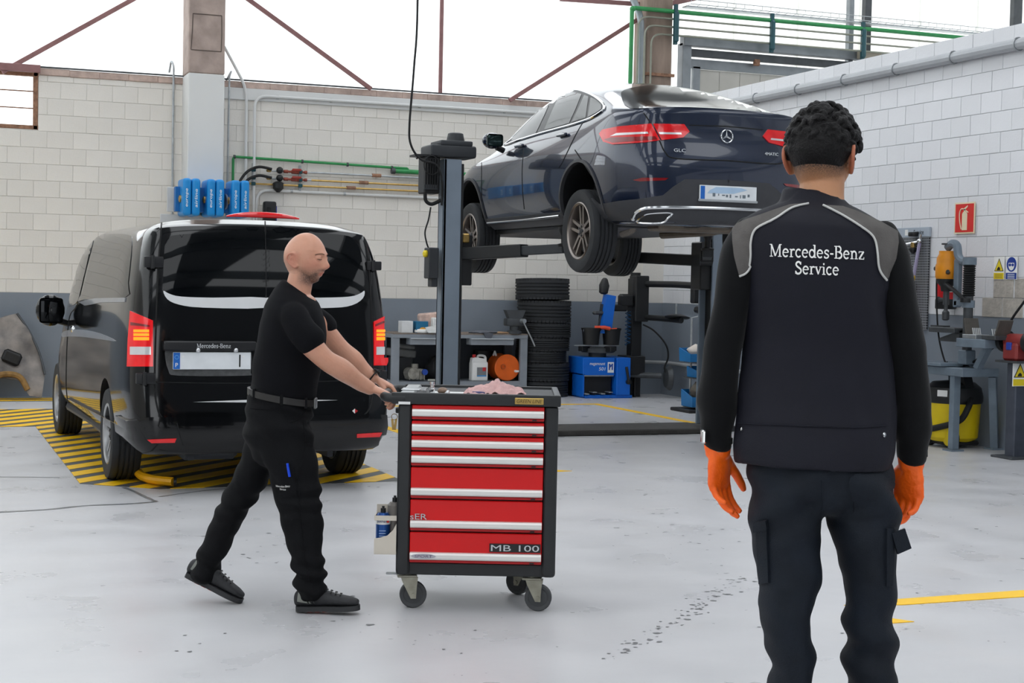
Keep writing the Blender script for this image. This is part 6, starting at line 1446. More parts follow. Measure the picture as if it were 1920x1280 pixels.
for k in range(3):
    w = MB().box((0, -.06 + .06 * k, .014), (.1, .014, .005), rot=Matrix.Rotation(.2 * k, 3, 'Z'), bev=.002).build('wrench_shaft', M_alu, t, smooth=False)
    MB().lathe([(.009, 0), (.016, 0), (.016, .007), (.009, .007)], (.05, -.06 + .06 * k + .01 * k, .0105), (0, 0, 1), 14, cap=False, closed=True).build('ring_end', M_alu, t)
# ------------------------------------------------------------------ people
def loft(mb, secs, n=24, round_ends=True):
    """secs: (centre, a, b) with half-axis vectors; ends rounded off"""
    S = [(V(c), V(a), V(b)) for c, a, b in secs]
    if round_ends:
        for end in (0, -1):
            c, a, b = S[end]; c2 = S[1 if end == 0 else -2][0]; d = (c - c2).normalized(); k = min(a.length, b.length)
            ex = [(c + d * k * q, a * s, b * s) for q, s in ((.3, .93), (.55, .75), (.72, .42))]
            S = (ex[::-1] + S) if end == 0 else (S + ex)
    R = [[c + a * math.cos(2 * PI * k / n) + b * math.sin(2 * PI * k / n) for k in range(n)] for c, a, b in S]
    return mb.rings(R, True)
def limb(mb, pts, rad, n=20, flat=1.0, ref=None, sub=4):
    P = cr([V(p) for p in pts], False, sub); m = len(pts) - 1; rr = []
    for i in range(len(P)):
        t = i / sub; k = min(int(t), m - 1); f = t - k; f = f * f * (3 - 2 * f); rr.append(rad[k] * (1 - f) + rad[min(k + 1, m)] * f)
    a = None; S = []
    for i, p in enumerate(P):
        d = (P[min(i + 1, len(P) - 1)] - P[max(0, i - 1)]).normalized()
        if a is None: a, b = frame(d, ref)
        else: a = (a - d * a.dot(d)).normalized(); b = d.cross(a)
        S.append((p, a * rr[i], b * rr[i] * flat))
    return loft(mb, S, n)
def displace(mb, f):
    bm = mb.bm; bm.normal_update(); mv = [(v, v.normal * f(v.co)) for v in bm.verts]
    for v, d in mv: v.co += d
    return mb
def hand(mb, wrist, d, n, s, curl, thumb, k=1.0, spread=.06, tcurl=.5):
    """palm and five fingers. d: along the hand, n: palm normal, s: towards the thumb, curl: per-finger bend (radians per joint)"""
    d = V(d).normalized(); s = (V(s) - d * V(s).dot(d)).normalized(); n = d.cross(s) if d.cross(s).dot(V(n)) > 0 else s.cross(d); w = V(wrist)
    loft(mb, [(w - d * .02 * k, s * .026 * k, n * .019 * k), (w + d * .01 * k, s * .029 * k, n * .019 * k), (w + d * .045 * k + s * .003, s * .04 * k, n * .018 * k), (w + d * .085 * k, s * .042 * k, n * .0145 * k), (w + d * .098 * k, s * .038 * k, n * .011 * k)], 20)
    L = (.072, .08, .074, .058); off = (.03, .0105, -.0095, -.0285); kn = (.094, .099, .094, .084)
    for i in range(4):
        p = w + d * kn[i] * k + s * off[i] * k + n * .001; u = (d + s * spread * (1.2 - i * .8)).normalized(); ln = [L[i] * q * k for q in (.45, .31, .24)]; pts = [p - u * .018 * k, p]; ang = 0
        for j in range(3):
            ang += curl[i] * (.8, 1.15, .9)[j]; v = u * math.cos(ang) + n * math.sin(ang); p = p + v * ln[j]; pts.append(p)
        r = (.0092, .0098, .0092, .0086, .0066); q = (1.0, 1.05, 1.0, .88)[i]
        limb(mb, pts, [x * q * k for x in r], 12)
    t = V(thumb).normalized(); p = w + d * .028 * k + s * .024 * k; q1 = p + t * .042 * k; v = (t * math.cos(tcurl) + (d * .75 + n * .35).normalized() * math.sin(tcurl)).normalized(); q2 = q1 + v * .034 * k; q3 = q2 + (v * .9 + d * .3).normalized() * .024 * k
    limb(mb, [p - t * .018 * k, p, q1, q2, q3], [.014 * k, .0165 * k, .0118 * k, .0105 * k, .0075 * k], 14)
    return mb
def g(x, s): return math.exp(-(x / s) ** 2)
def head_pts(female=False, nu=110, nv=84, jaw=1.0):
    """closed head in its own axes: +y face, z up, origin mid-head, about 0.235 high"""
    R = []
    for j in range(nv + 1):
        ph = PI * j / nv; ring = []
        for i in range(nu):
            th = 2 * PI * i / nu; x, y, z = math.sin(ph) * math.cos(th), math.sin(ph) * math.sin(th), -math.cos(ph)
            Z = z * .1185; fy = max(0, y)
            wx = .0775 - .020 * max(0, -z) ** 1.6 - .004 * max(0, z) ** 2
            X = x * wx * (1.0 + .04 * g(z - .35, .35))
            Y = y * (.098 if y > 0 else .104)
            if y < 0: Y *= 1 - .30 * max(0, -z - .15) ** 1.2; Y += 0
            if y < 0 and z > -.2: Y -= .004 * g(z - .25, .4)
            if y > 0:
                Y = y * (.098 + .004 * max(0, -z)); Y *= 1 - .05 * max(0, z - .45)
                Y -= .012 * g(abs(X) - .06, .02) * (1 if z < .3 else .4) * y
                fw = min(1, y * 1.6)
                ax = abs(X)
                Y += fw * (.0075 * g(ax - .024, .022) * g(Z - .027, .01) - .015 * g(ax - .031, .0155) * g(Z - .007, .0125) + .006 * g(ax - .048, .02) * g(Z + .022, .018)
                     + .010 * g(X, .0105) * g(Z - .002, .02) + .028 * g(X, .0125) * g(Z + .027, .018) + .007 * g(ax - .014, .008) * g(Z + .036, .008)
                     - .002 * g(X, .02) * g(Z + .0475, .006) + .0065 * g(X, .026) * g(Z + .0575, .007) + .006 * g(X, .022) * g(Z + .0715, .007) - .0045 * g(X, .025) * g(Z + .0642, .003)
                     - .0045 * g(X, .022) * g(Z + .082, .007) + .013 * g(X, .023) * g(Z + .1, .014) - .004 * g(ax - .05, .018) * g(Z + .055, .02))
                Y *= 1 - .03 * max(0, -z) * (1 - fw)
            ring.append(V((X, Y, Z)))
        R.append(ring)
    return R
def ear(mb, s, c, k=1.0):
    """outer ear: bowl, rim and lobe"""
    c = V(c); f = V((s * .45, -.35, 0)).normalized(); up = V((0, -.18, 1)).normalized(); fr = V((-s * .15 * 0, 1, .18)).normalized()
    rim = cr([c + fr * .010 * k + up * -.004, c + fr * .008 * k + up * .022 * k + f * .004, c + up * .033 * k + f * .012 * k, c - fr * .016 * k + up * .026 * k + f * .018 * k, c - fr * .021 * k + up * .006 * k + f * .018 * k, c - fr * .012 * k - up * .016 * k + f * .013 * k, c - fr * .0 - up * .029 * k + f * .006 * k, c + fr * .008 * k - up * .022 * k], False, 5)
    mb.tube(rim, .0052 * k, 8)
    loft(mb, [(c - up * .02 * k + f * .004, fr * .009 * k, f * .005), (c + f * .005 - fr * .003 * k, fr * .015 * k, f * .0045), (c + up * .02 * k + f * .007 - fr * .004 * k, fr * .014 * k, f * .0045)], 12)
    mb.tube(cr([c + up * .016 * k - fr * .008 * k + f * .015, c - fr * .011 * k + f * .015 * k, c - up * .012 * k - fr * .003 * k + f * .011], False, 4), .0035 * k, 6)
def masked(name, base, second, rough=.5, bump=.1, bscale=120, third=None):
    """skin whose colour follows a painted mask (hair growth, warm areas)"""
    m = mat(name, base, rough, var=.05, scale=22, bump=bump, bscale=bscale); nt = m.node_tree; N = nt.nodes; L = nt.links; b = N['Principled BSDF']
    b.inputs['Subsurface Weight'].default_value = .12; b.inputs['Subsurface Radius'].default_value = (.012, .004, .002)
    old = b.inputs['Base Color'].links[0].from_socket; at_ = N.new('ShaderNodeAttribute'); at_.attribute_name = 'mask'
    nz = N.new('ShaderNodeTexNoise'); nz.inputs['Scale'].default_value = 260; sp = N.new('ShaderNodeSeparateColor'); L.new(at_.outputs['Color'], sp.inputs[0])
    mm = N.new('ShaderNodeMath'); mm.operation = 'MULTIPLY'; mr = N.new('ShaderNodeMapRange'); mr.inputs[1].default_value = .35; mr.inputs[2].default_value = .6; mr.inputs[3].default_value = .55; mr.inputs[4].default_value = 1.0
    L.new(nz.outputs[0], mr.inputs[0]); L.new(sp.outputs[0], mm.inputs[0]); L.new(mr.outputs[0], mm.inputs[1])
    mx = N.new('ShaderNodeMix'); mx.data_type = 'RGBA'; L.new(mm.outputs[0], mx.inputs[0]); L.new(old, mx.inputs[6]); mx.inputs[7].default_value = lin(second)
    m2 = N.new('ShaderNodeMix'); m2.data_type = 'RGBA'; L.new(sp.outputs[1], m2.inputs[0]); L.new(mx.outputs[2], m2.inputs[6]); m2.inputs[7].default_value = lin(third or second)
    L.new(m2.outputs[2], b.inputs['Base Color']); return m
def paint(o, f):
    ca = o.data.color_attributes.new('mask', 'FLOAT_COLOR', 'POINT')
    for i, v in enumerate(o.data.vertices):
        r, gg = f(v.co); ca.data[i].color = (r, gg, 0, 1)
def sole_shoe(par, M, col_up, accent=None, k=1.0, name='shoe'):
    """work shoe in its own axes: x forward from heel 0 to .3, z up"""
    up = MB(); secs = []
    for x, hw, zb, zt, lean in ((.012, .03, .02, .10, 0), (.04, .037, .02, .115, 0), (.09, .04, .02, .112, 0), (.14, .043, .02, .098, 0), (.19, .047, .02, .08, 0), (.23, .049, .02, .07, 0), (.265, .045, .02, .062, 0), (.29, .033, .022, .052, 0)):
        secs.append((V((x, 0, (zb + zt) / 2)) * k, V((0, hw, 0)) * k, V((0, 0, (zt - zb) / 2)) * k))
    loft(up, secs, 22); up = union(up, .006, 3); ub = BVHTree.FromBMesh(up.bm); up.bm.transform(M); o = up.build(name, mat('shoe_' + col_up.strip('#'), col_up, .6, var=.12, scale=30, bump=.2), par)
    out = cr([(0, -.012), (.01, -.032), (.07, -.039), (.13, -.038), (.2, -.05), (.25, -.05), (.29, -.034), (.305, 0), (.29, .034), (.25, .05), (.2, .05), (.13, .038), (.07, .039), (.01, .032), (0, .012)], True, 4)
    so = MB(); so.prism([(p.x * k, p.y * k) for p in out], (0, 0, 0), (1, 0, 0), (0, 1, 0), .024 * k); so.bm.transform(M); so.build('sole', mat('shoe_sole', '#303133', .65, var=.1), o, smooth=False)
    ln = MB()
    for j in range(4): ln.tube([V((.15 + .022 * j, -.026, .094 - .007 * j)) * k, V((.148 + .022 * j, 0, .103 - .008 * j)) * k, V((.15 + .022 * j, .026, .094 - .007 * j)) * k], .0035 * k, 6)
    ln.bm.transform(M); tag(ln.build('laces', M_blk, o), kind='stuff')
    if accent:
        for j in range(3): 
            a = MB().box(V((.07 + .035 * j, 0, .002)) * k, V((.022, .07, .008)) * k); a.bm.transform(M); a.build('red_lug', mat('sole_red', '#c8432f', .5), o, smooth=False)
        for sd in (-1, 1):
            pn = patch('grey_panel', [(.012 * k, .05 * k), (.02 * k, .108 * k), (.05 * k, .116 * k), (.11 * k, .104 * k), (.075 * k, .04 * k)], lambda u, v, sd=sd: (V((u, sd * .3, v)), V((0, -sd, 0))), ub, .0025, None, None, .012, .003, build=False)
            pn.bm.transform(M); pn.build('grey_panel', mat('shoe_grey', '#83857f', .7, var=.08), o)
        for j in range(3):
            st = MB().tube([V((.03 + .016 * j, -.0435, .105)) * k, V((.07 + .014 * j, -.047, .04)) * k], .0028 * k, 5); st.bm.transform(M); st.build('stripe', M_blk, o)
    return o

# ================================================================== bald mechanic pushing the cabinet
M_skin = masked('fair_skin', '#cb957c', '#54423b', .38, third='#bd6a58')
M_tee = mat('black_tshirt', '#06070c', .9, var=.15, scale=14, bump=.15, bscale=300, spec=.25)
M_work = mat('black_work_trousers', '#090a0d', .85, var=.15, scale=12, bump=.2, bscale=250, spec=.25)
D1 = 7.02
_b = at(525, 900, D1); man = thing('person', 'bald person in black T-shirt and trousers pushing the red cabinet', 'person', (_b.x, _b.y, 0), -TH)
MI = wm(man).inverted()
def q1(px, py, dd=0.0): return MI @ at(px, py, D1 + dd)
def pxm(n): return n / 412.0
X, Y, Z = V((1, 0, 0)), V((0, 1, 0)), V((0, 0, 1))
# T-shirt
mb = MB()
rows = [(537, 554, 24, .066), (543, 553, 31, .082), (551, 552, 40, .112), (563, 551, 48, .15), (580, 550, 54, .182), (600, 549, 60, .19), (625, 549, 62, .188), (655, 544, 65, .18), (690, 538, 65, .172), (720, 533, 63, .168), (748, 530, 61, .166)]
loft(mb, [(q1(cx, y), X * pxm(hw) - Z * max(0, .034 * (1 - (y - 534) / 40)), Y * wy) for y, cx, hw, wy in rows], 40, False)
limb(mb, [q1(546, 585, -.1), q1(552, 598, -.16), q1(566, 620, -.19), q1(582, 638, -.195)], [.062, .067, .067, .07], 24)
limb(mb, [q1(568, 585, .1), q1(582, 597, .16), q1(598, 608, .19), q1(608, 617, .195)], [.066, .068, .066, .064], 24)
mb = union(mb, .008, 5)
def teew(c):
    px = c - q1(540, 640); return .006 * noise.noise(V((c.x * 9 + c.z * 5, c.y * 6, c.z * 9))) + .004 * math.sin(c.z * 26 + c.x * 30 + 4 * noise.noise(c * 5)) * max(0, noise.noise(c * 4 + V((3, 1, 2))))
displace(mb, teew)
shirt = mb.build('t_shirt', M_tee, man)
# trousers
mb = MB()
loft(mb, [(q1(528, 732), X * pxm(58) - Z * .012, Y * .162), (q1(526, 755), X * pxm(61), Y * .168), (q1(522, 785), X * pxm(64), Y * .172), (q1(520, 815), X * pxm(62), Y * .168), (q1(522, 845), X * pxm(50), Y * .14)], 36)
def leg(rows, dd):
    S = []
    for y, x0, x1, wy, t in rows: S.append((q1((x0 + x1) / 2, y, dd), X * pxm((x1 - x0) / 2) + Z * t * pxm((x1 - x0) / 2), Y * wy))
    loft(mb, S, 26)
leg([(800, 470, 584, .1, 0), (840, 484, 590, .1, 0), (880, 500, 597, .096, 0), (920, 512, 602, .092, 0), (960, 521, 604, .086, 0), (1000, 532, 604, .082, 0), (1040, 543, 606, .08, 0), (1075, 550, 611, .082, .0), (1100, 556, 612, .085, 0), (1113, 559, 607, .08, 0)], -.085)
leg([(800, 465, 570, .1, .3), (850, 446, 545, .1, .35), (890, 428, 515, .096, .4), (930, 411, 494, .09, .4), (970, 393, 468, .085, .35), (1010, 378, 444, .08, .3), (1045, 364, 424, .08, .3), (1072, 359, 414, .08, .3)], .085)
mb = union(mb, .008, 4)
def trw(c):
    k = noise.noise(V((c.x * 8, c.y * 5, c.z * 10 + 5))); low = g(c.z - .14, .12) * 1.6 + g(c.z - .52, .12) + g(c.z - .85, .1)
    return .009 * k + .005 * noise.noise(V((c.x * 18 + c.z * 8, c.y * 8, c.z * 22))) + .0075 * low * math.sin(c.z * 62 + c.x * 22 + 5 * noise.noise(c * 5))
displace(mb, trw)
trs = mb.build('trousers', M_work, man); TB = bvh_of(trs)
TPX = px_cast(MI)
patch('thigh_pocket', [(513, 878), (550, 874), (556, 930), (521, 934)], TPX, TB, .005, M_work, trs, 6, .003)
MB().tube(cast_line([(540, 868), (543, 893)], TPX, TB, .008, 3), .006, 8).build('pen', mat('blue_pen', '#1747d4', .3), trs)
cast_quads('lettering', serif('Mercedes-Benz', 519, 912, 25, 5.2, .01, -1), TPX, TB, .0075, M_whiteprint, trs)
cast_quads('lettering', serif('Service', 526, 917.5, 12, 5.0, .01, -1), TPX, TB, .0075, M_whiteprint, trs)
for pts in ([(568, 790), (572, 840), (560, 900), (566, 1000), (580, 1090)], [(470, 765), (500, 768), (515, 766)], [(575, 768), (560, 785), (545, 792)]):
    L = cast_line(cr(pts, False, 5), TPX, TB, .0015, 4)
    if len(L) > 3: MB().tube(L, .0025, 5).build('stitching', M_work, trs)
# belt with buckle and loops
ring = []
for k in range(40):
    a = 2 * PI * k / 40; ring.append(q1(529, 743) + X * (pxm(62) * math.cos(a)) + Y * (.171 * math.sin(a)) - Z * (.026 * math.cos(a)))
mb = MB(); R = []
for p in ring:
    o_ = V((p.x, p.y, 0)) - V((q1(529, 743).x, q1(529, 743).y, 0)); o_ = o_.normalized() * .006
    R.append([p - o_ - Z * .015, p + o_ - Z * .015, p + o_ + Z * .015, p - o_ + Z * .015])
mb.rings(R, False, True); belt = mb.build('belt', mat('dark_leather', '#2b2a29', .3, var=.1, scale=30), man)
p = ring[0] + X * .004; MB().box(p - Y * .02, (.012, .06, .05), bev=.004).build('buckle', mat('worn_steel', '#8b8b8a', .3, .9), belt)
for k in (31, 25, 36): MB().box(ring[k] - Y * .004, (.014, .016, .05), bev=.003).build('belt_loop', M_work, belt, smooth=False)
# body: legs, torso, arms with hands, neck and head in one surface
mb = MB()
limb(mb, [q1(535, 800, -.07), q1(558, 930, -.08), q1(582, 1085, -.085), q1(585, 1108, -.085)], [.065, .045, .034, .032], 16)
limb(mb, [q1(516, 800, .07), q1(453, 930, .08), q1(392, 1062, .085), q1(388, 1080, .085)], [.065, .045, .034, .032], 16)
limb(mb, [q1(526, 800), q1(535, 720), q1(548, 620), q1(556, 575)], [.12, .13, .135, .1], 24)
limb(mb, [q1(552, 600, -.16), q1(575, 636, -.19), q1(609, 673, -.17), q1(640, 692, -.12), q1(672, 715, -.04), q1(694, 728, .0)], [.055, .055, .0455, .049, .038, .0305], 20)
limb(mb, [q1(590, 600, .15), q1(612, 625, .19), q1(640, 655, .22), q1(662, 674, .23), q1(684, 696, .24), q1(700, 709, .24)], [.05, .05, .044, .046, .036, .029], 20)
hand(mb, q1(695, 727, .0), X * .9 - Z * .35 + Y * .15, -Z - X * .3, Y, (.75, .8, .85, .9), X * .6 + Y * .3 - Z * .7, .98, .03, .5)
hand(mb, q1(702, 710, .24), X * .9 - Z * .4, -Z - X * .3, -Y, (.75, .8, .85, .9), X * .5 - Y * .4 - Z * .6, .95, .03, .5)
# neck
loft(mb, [(q1(554, 572), X * .062, Y * .075), (q1(558, 550), X * .06, Y * .064), (q1(562, 530), X * .059, Y * .058), (q1(568, 505), X * .058, Y * .056)], 24)
HD = Matrix.Translation(q1(573.5, 485, .0)) @ Matrix.Rotation(-PI / 2 - math.radians(21), 4, 'Z') @ Matrix.Rotation(math.radians(-3), 4, 'X')
hb = MB(); hb.rings(head_pts(), True)
for s in (-1, 1):
    ear(hb, s, (s * .0735, -.012, -.012), 1.05); hb.sphere((s * .031, .0795, .008), .0145, 14)
hb.bm.transform(HD); me = bpy.data.meshes.new('h'); hb.bm.to_mesh(me); hb.bm.free(); mb.bm.from_mesh(me); bpy.data.meshes.remove(me)
mb = union(mb, .0036, 2, .5)
body1 = mb.build('body', M_skin, man, angle=80)
HI = HD.inverted()
def beard(c):
    p = HI @ c
    if abs(p.z) > .14 or p.length > .17: 
        return (0, 0)
    m = 0
    if p.y > -.01 and p.z < -.035:
        ax = abs(p.x)
        chin = g(p.z + .1, .022) * min(1, max(0, (p.y + .01) / .05)); jaw = g(p.z + .075 - .012 * max(0, .05 - p.y) / .05, .026) * (1 if p.y < .075 else .0) * min(1, max(0, (p.y + .01) / .03)) * (.95 if ax > .025 else .3)
        mo = g(p.z + .0478, .0065) * g(p.x, .03) * (1 if p.y > .06 else 0); gt = g(ax - .026, .008) * g(p.z + .068, .02) * (1 if p.y > .05 else 0)
        m = min(1, chin * .95 + jaw * .75 + mo * .9 + gt * .8)
        if g(p.x, .017) * g(p.z + .064, .0085) > .35 and p.y > .07: return (0, .75)
    st = .28 * max(0, min(1, (.03 - p.z) / .05)) * max(0, min(1, (.02 - p.y) / .06)) if p.z > -.07 else 0
    warm = max(.35 * g(abs(p.x) - .05, .025) * g(p.z + .02, .025) * (1 if p.y > .02 else 0), .5 * g(p.x, .014) * g(p.z + .03, .012) * (1 if p.y > .08 else 0), .4 * min(1, max(0, (abs(p.x) - .073) / .008)) * min(1, max(0, (.042 - abs(p.z + .012)) / .012)) * min(1, max(0, (.02 - p.y) / .02)))
    return (min(1, m + st), warm)
paint(body1, beard)
def on_head(pts, r, name, material, par, bv, H):
    P = [];
    for x, z in pts:
        h = bv.ray_cast(H @ V((x, .3, z)), (H.to_3x3() @ V((0, -1, 0))))
        if h[0] is not None: P.append(h[0] + h[1] * .0006)
    if len(P) > 2: MB().tube(cr(P, False, 4), r, 6).build(name, material, par)
BB = bvh_of(body1); M_brow = mat('brow_hair', '#6e4c3d', .8, var=.2); M_lash = mat('lash_line', '#2b1d19', .7)
for s in (-1, 1):
    on_head([(s * .014, .0255), (s * .026, .0275), (s * .038, .026), (s * .047, .021)], .0024, 'eyebrow', M_brow, body1, BB, HD)
    on_head([(s * .0185, .0035), (s * .025, .002), (s * .031, .0012), (s * .038, .0018), (s * .0435, .003)], .0012, 'eyelashes', M_lash, body1, BB, HD)
# wristwatch on the far arm
wp, wd = q1(698, 707, .24), (q1(702, 710, .24) - q1(684, 696, .24)).normalized(); wa, wb_ = frame(wd)
wt = MB().tube([wp + (wa * math.cos(t) + wb_ * math.sin(t)) * .036 for t in [k * PI / 12 for k in range(24)]], .011, 8, closed=True, flat=.35).build('wristwatch', M_blk, man)
nn = (Z - wd * Z.dot(wd)).normalized(); MB().box(wp + nn * .038 - Y * .01, (.036, .032, .011), rot=wd.to_track_quat('X', 'Z').to_matrix(), bev=.004).build('watch_case', mat('watch_glass', '#1a1b1d', .1), wt)
# shoes
MF = Matrix.Translation(q1(556, 1134, -.085)) @ Matrix.Rotation(math.radians(-4), 4, 'Y'); MF = Matrix.Translation(V((0, 0, max(0, .004 - 0)))) @ MF
hp = q1(556, 1136, -.085); hp.z = .006
sole_shoe(man, Matrix.Translation(hp) @ Matrix.Rotation(math.radians(-3), 4, 'Y') @ Matrix.Rotation(math.radians(-4), 4, 'Z'), '#26272a', True, .95)
tp = q1(441, 1134, .085); ang = math.radians(25); Lk = .95 * .27
hp = V((tp.x - Lk * math.cos(ang), tp.y, .012 + Lk * math.sin(ang)))
sole_shoe(man, Matrix.Translation(hp) @ Matrix.Rotation(ang, 4, 'Y'), '#26272a', True, .95)

# ================================================================== person in the foreground, seen from behind
D2 = 3.85; KP = FPX / D2
_b = at(1535, 900, D2); guy = thing('person', 'person seen from behind in navy lettered work vest and orange gloves', 'person', (_b.x, _b.y, 0), -TH)
GI = wm(guy).inverted()
def q2(px, py, dd=0.0): return GI @ at(px, py, D2 + dd)
def pm2(n): return n / KP
GPX = px_cast(GI)
M_vest = mat('navy_softshell', '#0f101c', .7, var=.08, scale=10, bump=.12, bscale=400, spec=.35)
M_slv = mat('charcoal_sleeve', '#0d0e10', .9, var=.12, scale=16, bump=.08, bscale=350, sheen=.08, spec=.2)
M_yoke = mat('grey_suede', '#5f5c5a', .9, var=.14, scale=22, bump=.2, bscale=300, spec=.2)
M_pipe = mat('white_piping', '#c9c9c6', .6, var=.04)
M_trs2 = mat('dark_blue_trousers', '#0e1620', .75, var=.3, scale=8, bump=.2, bscale=300, spec=.35)
M_skin2 = masked('tan_skin', '#bd8863', '#1d1714', .45, third='#b4614a')
M_hair = mat('black_hair', '#080607', .55, var=.3, scale=60, bump=.5, bscale=180, spec=.3)
M_glove = mat('orange_nitrile', '#ff6410', .45, var=.12, scale=18, bump=.25, bscale=90)
# vest
mb = MB()
rows = [(372, 1526, 55, .075, .03), (384, 1527, 66, .085, .02), (396, 1528, 92, .10, .0), (408, 1529, 116, .11, -.01), (424, 1530, 140, .117, -.02), (445, 1530, 150, .122, -.02), (475, 1531, 148, .13, -.02), (520, 1531, 140, .135, -.015), (580, 1531, 136, .13, -.01), (640, 1531, 138, .125, 0), (700, 1532, 143, .125, 0), (760, 1531, 149, .13, 0), (800, 1529, 150, .142, 0), (840, 1526, 150, .152, 0), (872, 1522, 144, .156, 0)]
def slope(y): return .02 * (1 if y < 860 else 1.2)
loft(mb, [(q2(cx, y, dd), X * pm2(hw) - Z * pm2(hw) * .03, Y * ry) for y, cx, hw, ry, dd in rows], 48, False)
# stand-up collar
loft(mb, [(q2(1528, 392, .02), X * pm2(66) - Z * .01, Y * .082), (q2(1525, 372, .03), X * pm2(59) - Z * .012, Y * .076), (q2(1523, 362, .035), X * pm2(54) - Z * .014, Y * .07)], 36, False)
mb = union(mb, .008, 5)
def vw(c):
    back = 1 if c.y < 0 else .4
    fold = math.sin((c.x * 1.0 + c.z * .42) * 38 + 3.5 * noise.noise(c * 4)) * max(0, noise.noise(V((c.x * 3.1, 4, c.z * 2.2 + 1)))) * (1 if c.z < 1.5 else .3)
    return back * (.013 * fold + .009 * noise.noise(V((c.x * 5, c.y * 5, c.z * 3.2 + 7))))
displace(mb, vw)
vest = mb.build('vest', M_vest, guy); VBH = bvh_of(vest)
seam([(1386, 793), (1450, 796), (1530, 799), (1610, 801), (1662, 797)], .0022, False, False, .0015, M_vest, 'hem_seam', GPX, VBH, guy)
for px, py in ((1391, 804), (1656, 815)):
    h = VBH.ray_cast(*GPX(px, py))
    if h[0] is not None: MB().lathe([(.001, .004), (.006, .003), (.0065, 0)], h[0] + h[1] * .001, h[1], 14).build('snap', M_chrome, vest)
# sleeves
slv = []
for rws in (((1408, 432, 34, .0), (1396, 470, 42, -.01), (1384, 520, 40, -.01), (1370, 580, 36, -.005), (1357, 640, 36, .0), (1350, 690, 36, .01), (1345, 745, 36, .02), (1345, 790, 33, .03), (1346, 818, 28, .035), (1346, 832, 27, .035)),
            ((1652, 440, 34, .0), (1664, 480, 42, -.01), (1674, 530, 40, -.01), (1687, 590, 36, -.005), (1699, 650, 36, .0), (1706, 700, 35, .01), (1710, 755, 35, .02), (1712, 805, 33, .03), (1712, 838, 28, .035), (1711, 856, 26, .035))):
    mb = MB(); limb(mb, [q2(a, b, d) for a, b, r, d in rws], [pm2(r) for a, b, r, d in rws], 28, 1.12, None, 3)
    mb = union(mb, .007, 4)
    def sw(c):
        low = g(c.z - 1.15, .16); return .006 * noise.noise(V((c.x * 7, c.y * 6, c.z * 8))) + .007 * low * math.sin(c.z * 55 + 14 * c.x + 6 * noise.noise(c * 5)) * (.5 + noise.noise(c * 6))
    displace(mb, sw); o = mb.build('sleeve', M_slv, guy); slv.append(o)
    a, b = q2(rws[-1][0], rws[-1][1] - 14, rws[-1][3]), q2(rws[-1][0], rws[-1][1] + 2, rws[-1][3])
    MB().lathe([(pm2(24), 0), (pm2(28), .004), (pm2(28), (b - a).length - .004), (pm2(24), (b - a).length)], a, b - a, 28).build('cuff', M_slv, o)
# grey shoulder yokes with piping
def join_bvh(objs):
    vs, fs = [], []
    for o in objs:
        k = len(vs); vs += [v.co.copy() for v in o.data.vertices]; fs += [[i + k for i in p.vertices] for p in o.data.polygons]
    return BVHTree.FromPolygons(vs, fs)
JB = join_bvh([vest] + slv)
yl = cr([(1386, 518), (1398, 512), (1406, 500), (1409, 480), (1409, 455), (1414, 435), (1426, 424), (1455, 410), (1485, 391), (1516, 383)], False, 5)
yr_ = cr([(1661, 525), (1651, 512), (1646, 498), (1644, 475), (1640, 452), (1630, 437), (1605, 420), (1575, 402), (1543, 386)], False, 5)
patch('shoulder_yoke', list(yl) + [V(p) for p in ((1508, 382), (1480, 385), (1450, 395), (1425, 404), (1400, 412), (1382, 420), (1374, 430), (1374, 450), (1377, 480))], GPX, JB, .003, M_yoke, vest, 8, .006)
patch('shoulder_yoke', list(yr_) + [V(p) for p in ((1552, 386), (1580, 388), (1605, 396), (1632, 408), (1660, 421), (1682, 434), (1684, 455), (1680, 485), (1670, 510))], GPX, JB, .003, M_yoke, vest, 8, .006)
for ln in (yl, yr_): MB().tube(cast_line(ln, GPX, JB, .003, 4), .0029, 6).build('piping', M_pipe, vest)
cast_quads('lettering', serif('Mercedes-Benz', 1444, 480.5, 176, 33, .034, -1), GPX, VBH, .003, M_whiteprint, vest)
cast_quads('lettering', serif('Service', 1490, 513, 83, 33, .036, -1), GPX, VBH, .003, M_whiteprint, vest)
# trousers
mb = MB()
loft(mb, [(q2(1532, 800), X * pm2(120), Y * .11), (q2(1534, 850), X * pm2(128), Y * .122), (q2(1540, 895), X * pm2(138), Y * .136), (q2(1543, 925), X * pm2(138), Y * .135), (q2(1544, 945), X * pm2(122), Y * .11), (q2(1544, 958), X * pm2(80), Y * .08), (q2(1544, 962), X * pm2(30), Y * .04)], 40, False)
def leg2(rows):
    loft(mb, [(q2((x0 + x1) / 2, y, dd), X * pm2((x1 - x0) / 2), Y * wy) for y, x0, x1, wy, dd in rows], 30)
leg2([(930, 1402, 1540, .115, 0), (985, 1407, 1539, .112, 0), (1040, 1412, 1537, .107, 0), (1090, 1417, 1534, .102, 0), (1140, 1428, 1526, .096, 0), (1180, 1438, 1519, .09, .0), (1230, 1441, 1522, .088, .0), (1290, 1440, 1526, .088, -.01), (1400, 1442, 1524, .085, -.03), (1520, 1446, 1520, .08, -.03), (1625, 1448, 1518, .08, -.02)])
leg2([(930, 1544, 1683, .115, 0), (985, 1552, 1683, .112, 0), (1040, 1566, 1680, .107, 0), (1090, 1579, 1677, .102, 0), (1140, 1584, 1677, .096, 0), (1200, 1586, 1679, .09, .01), (1250, 1586, 1676, .088, .01), (1290, 1586, 1672, .088, 0), (1400, 1588, 1670, .085, -.02), (1520, 1590, 1668, .08, -.02), (1625, 1592, 1666, .08, -.01)])
mb = union(mb, .008, 4)
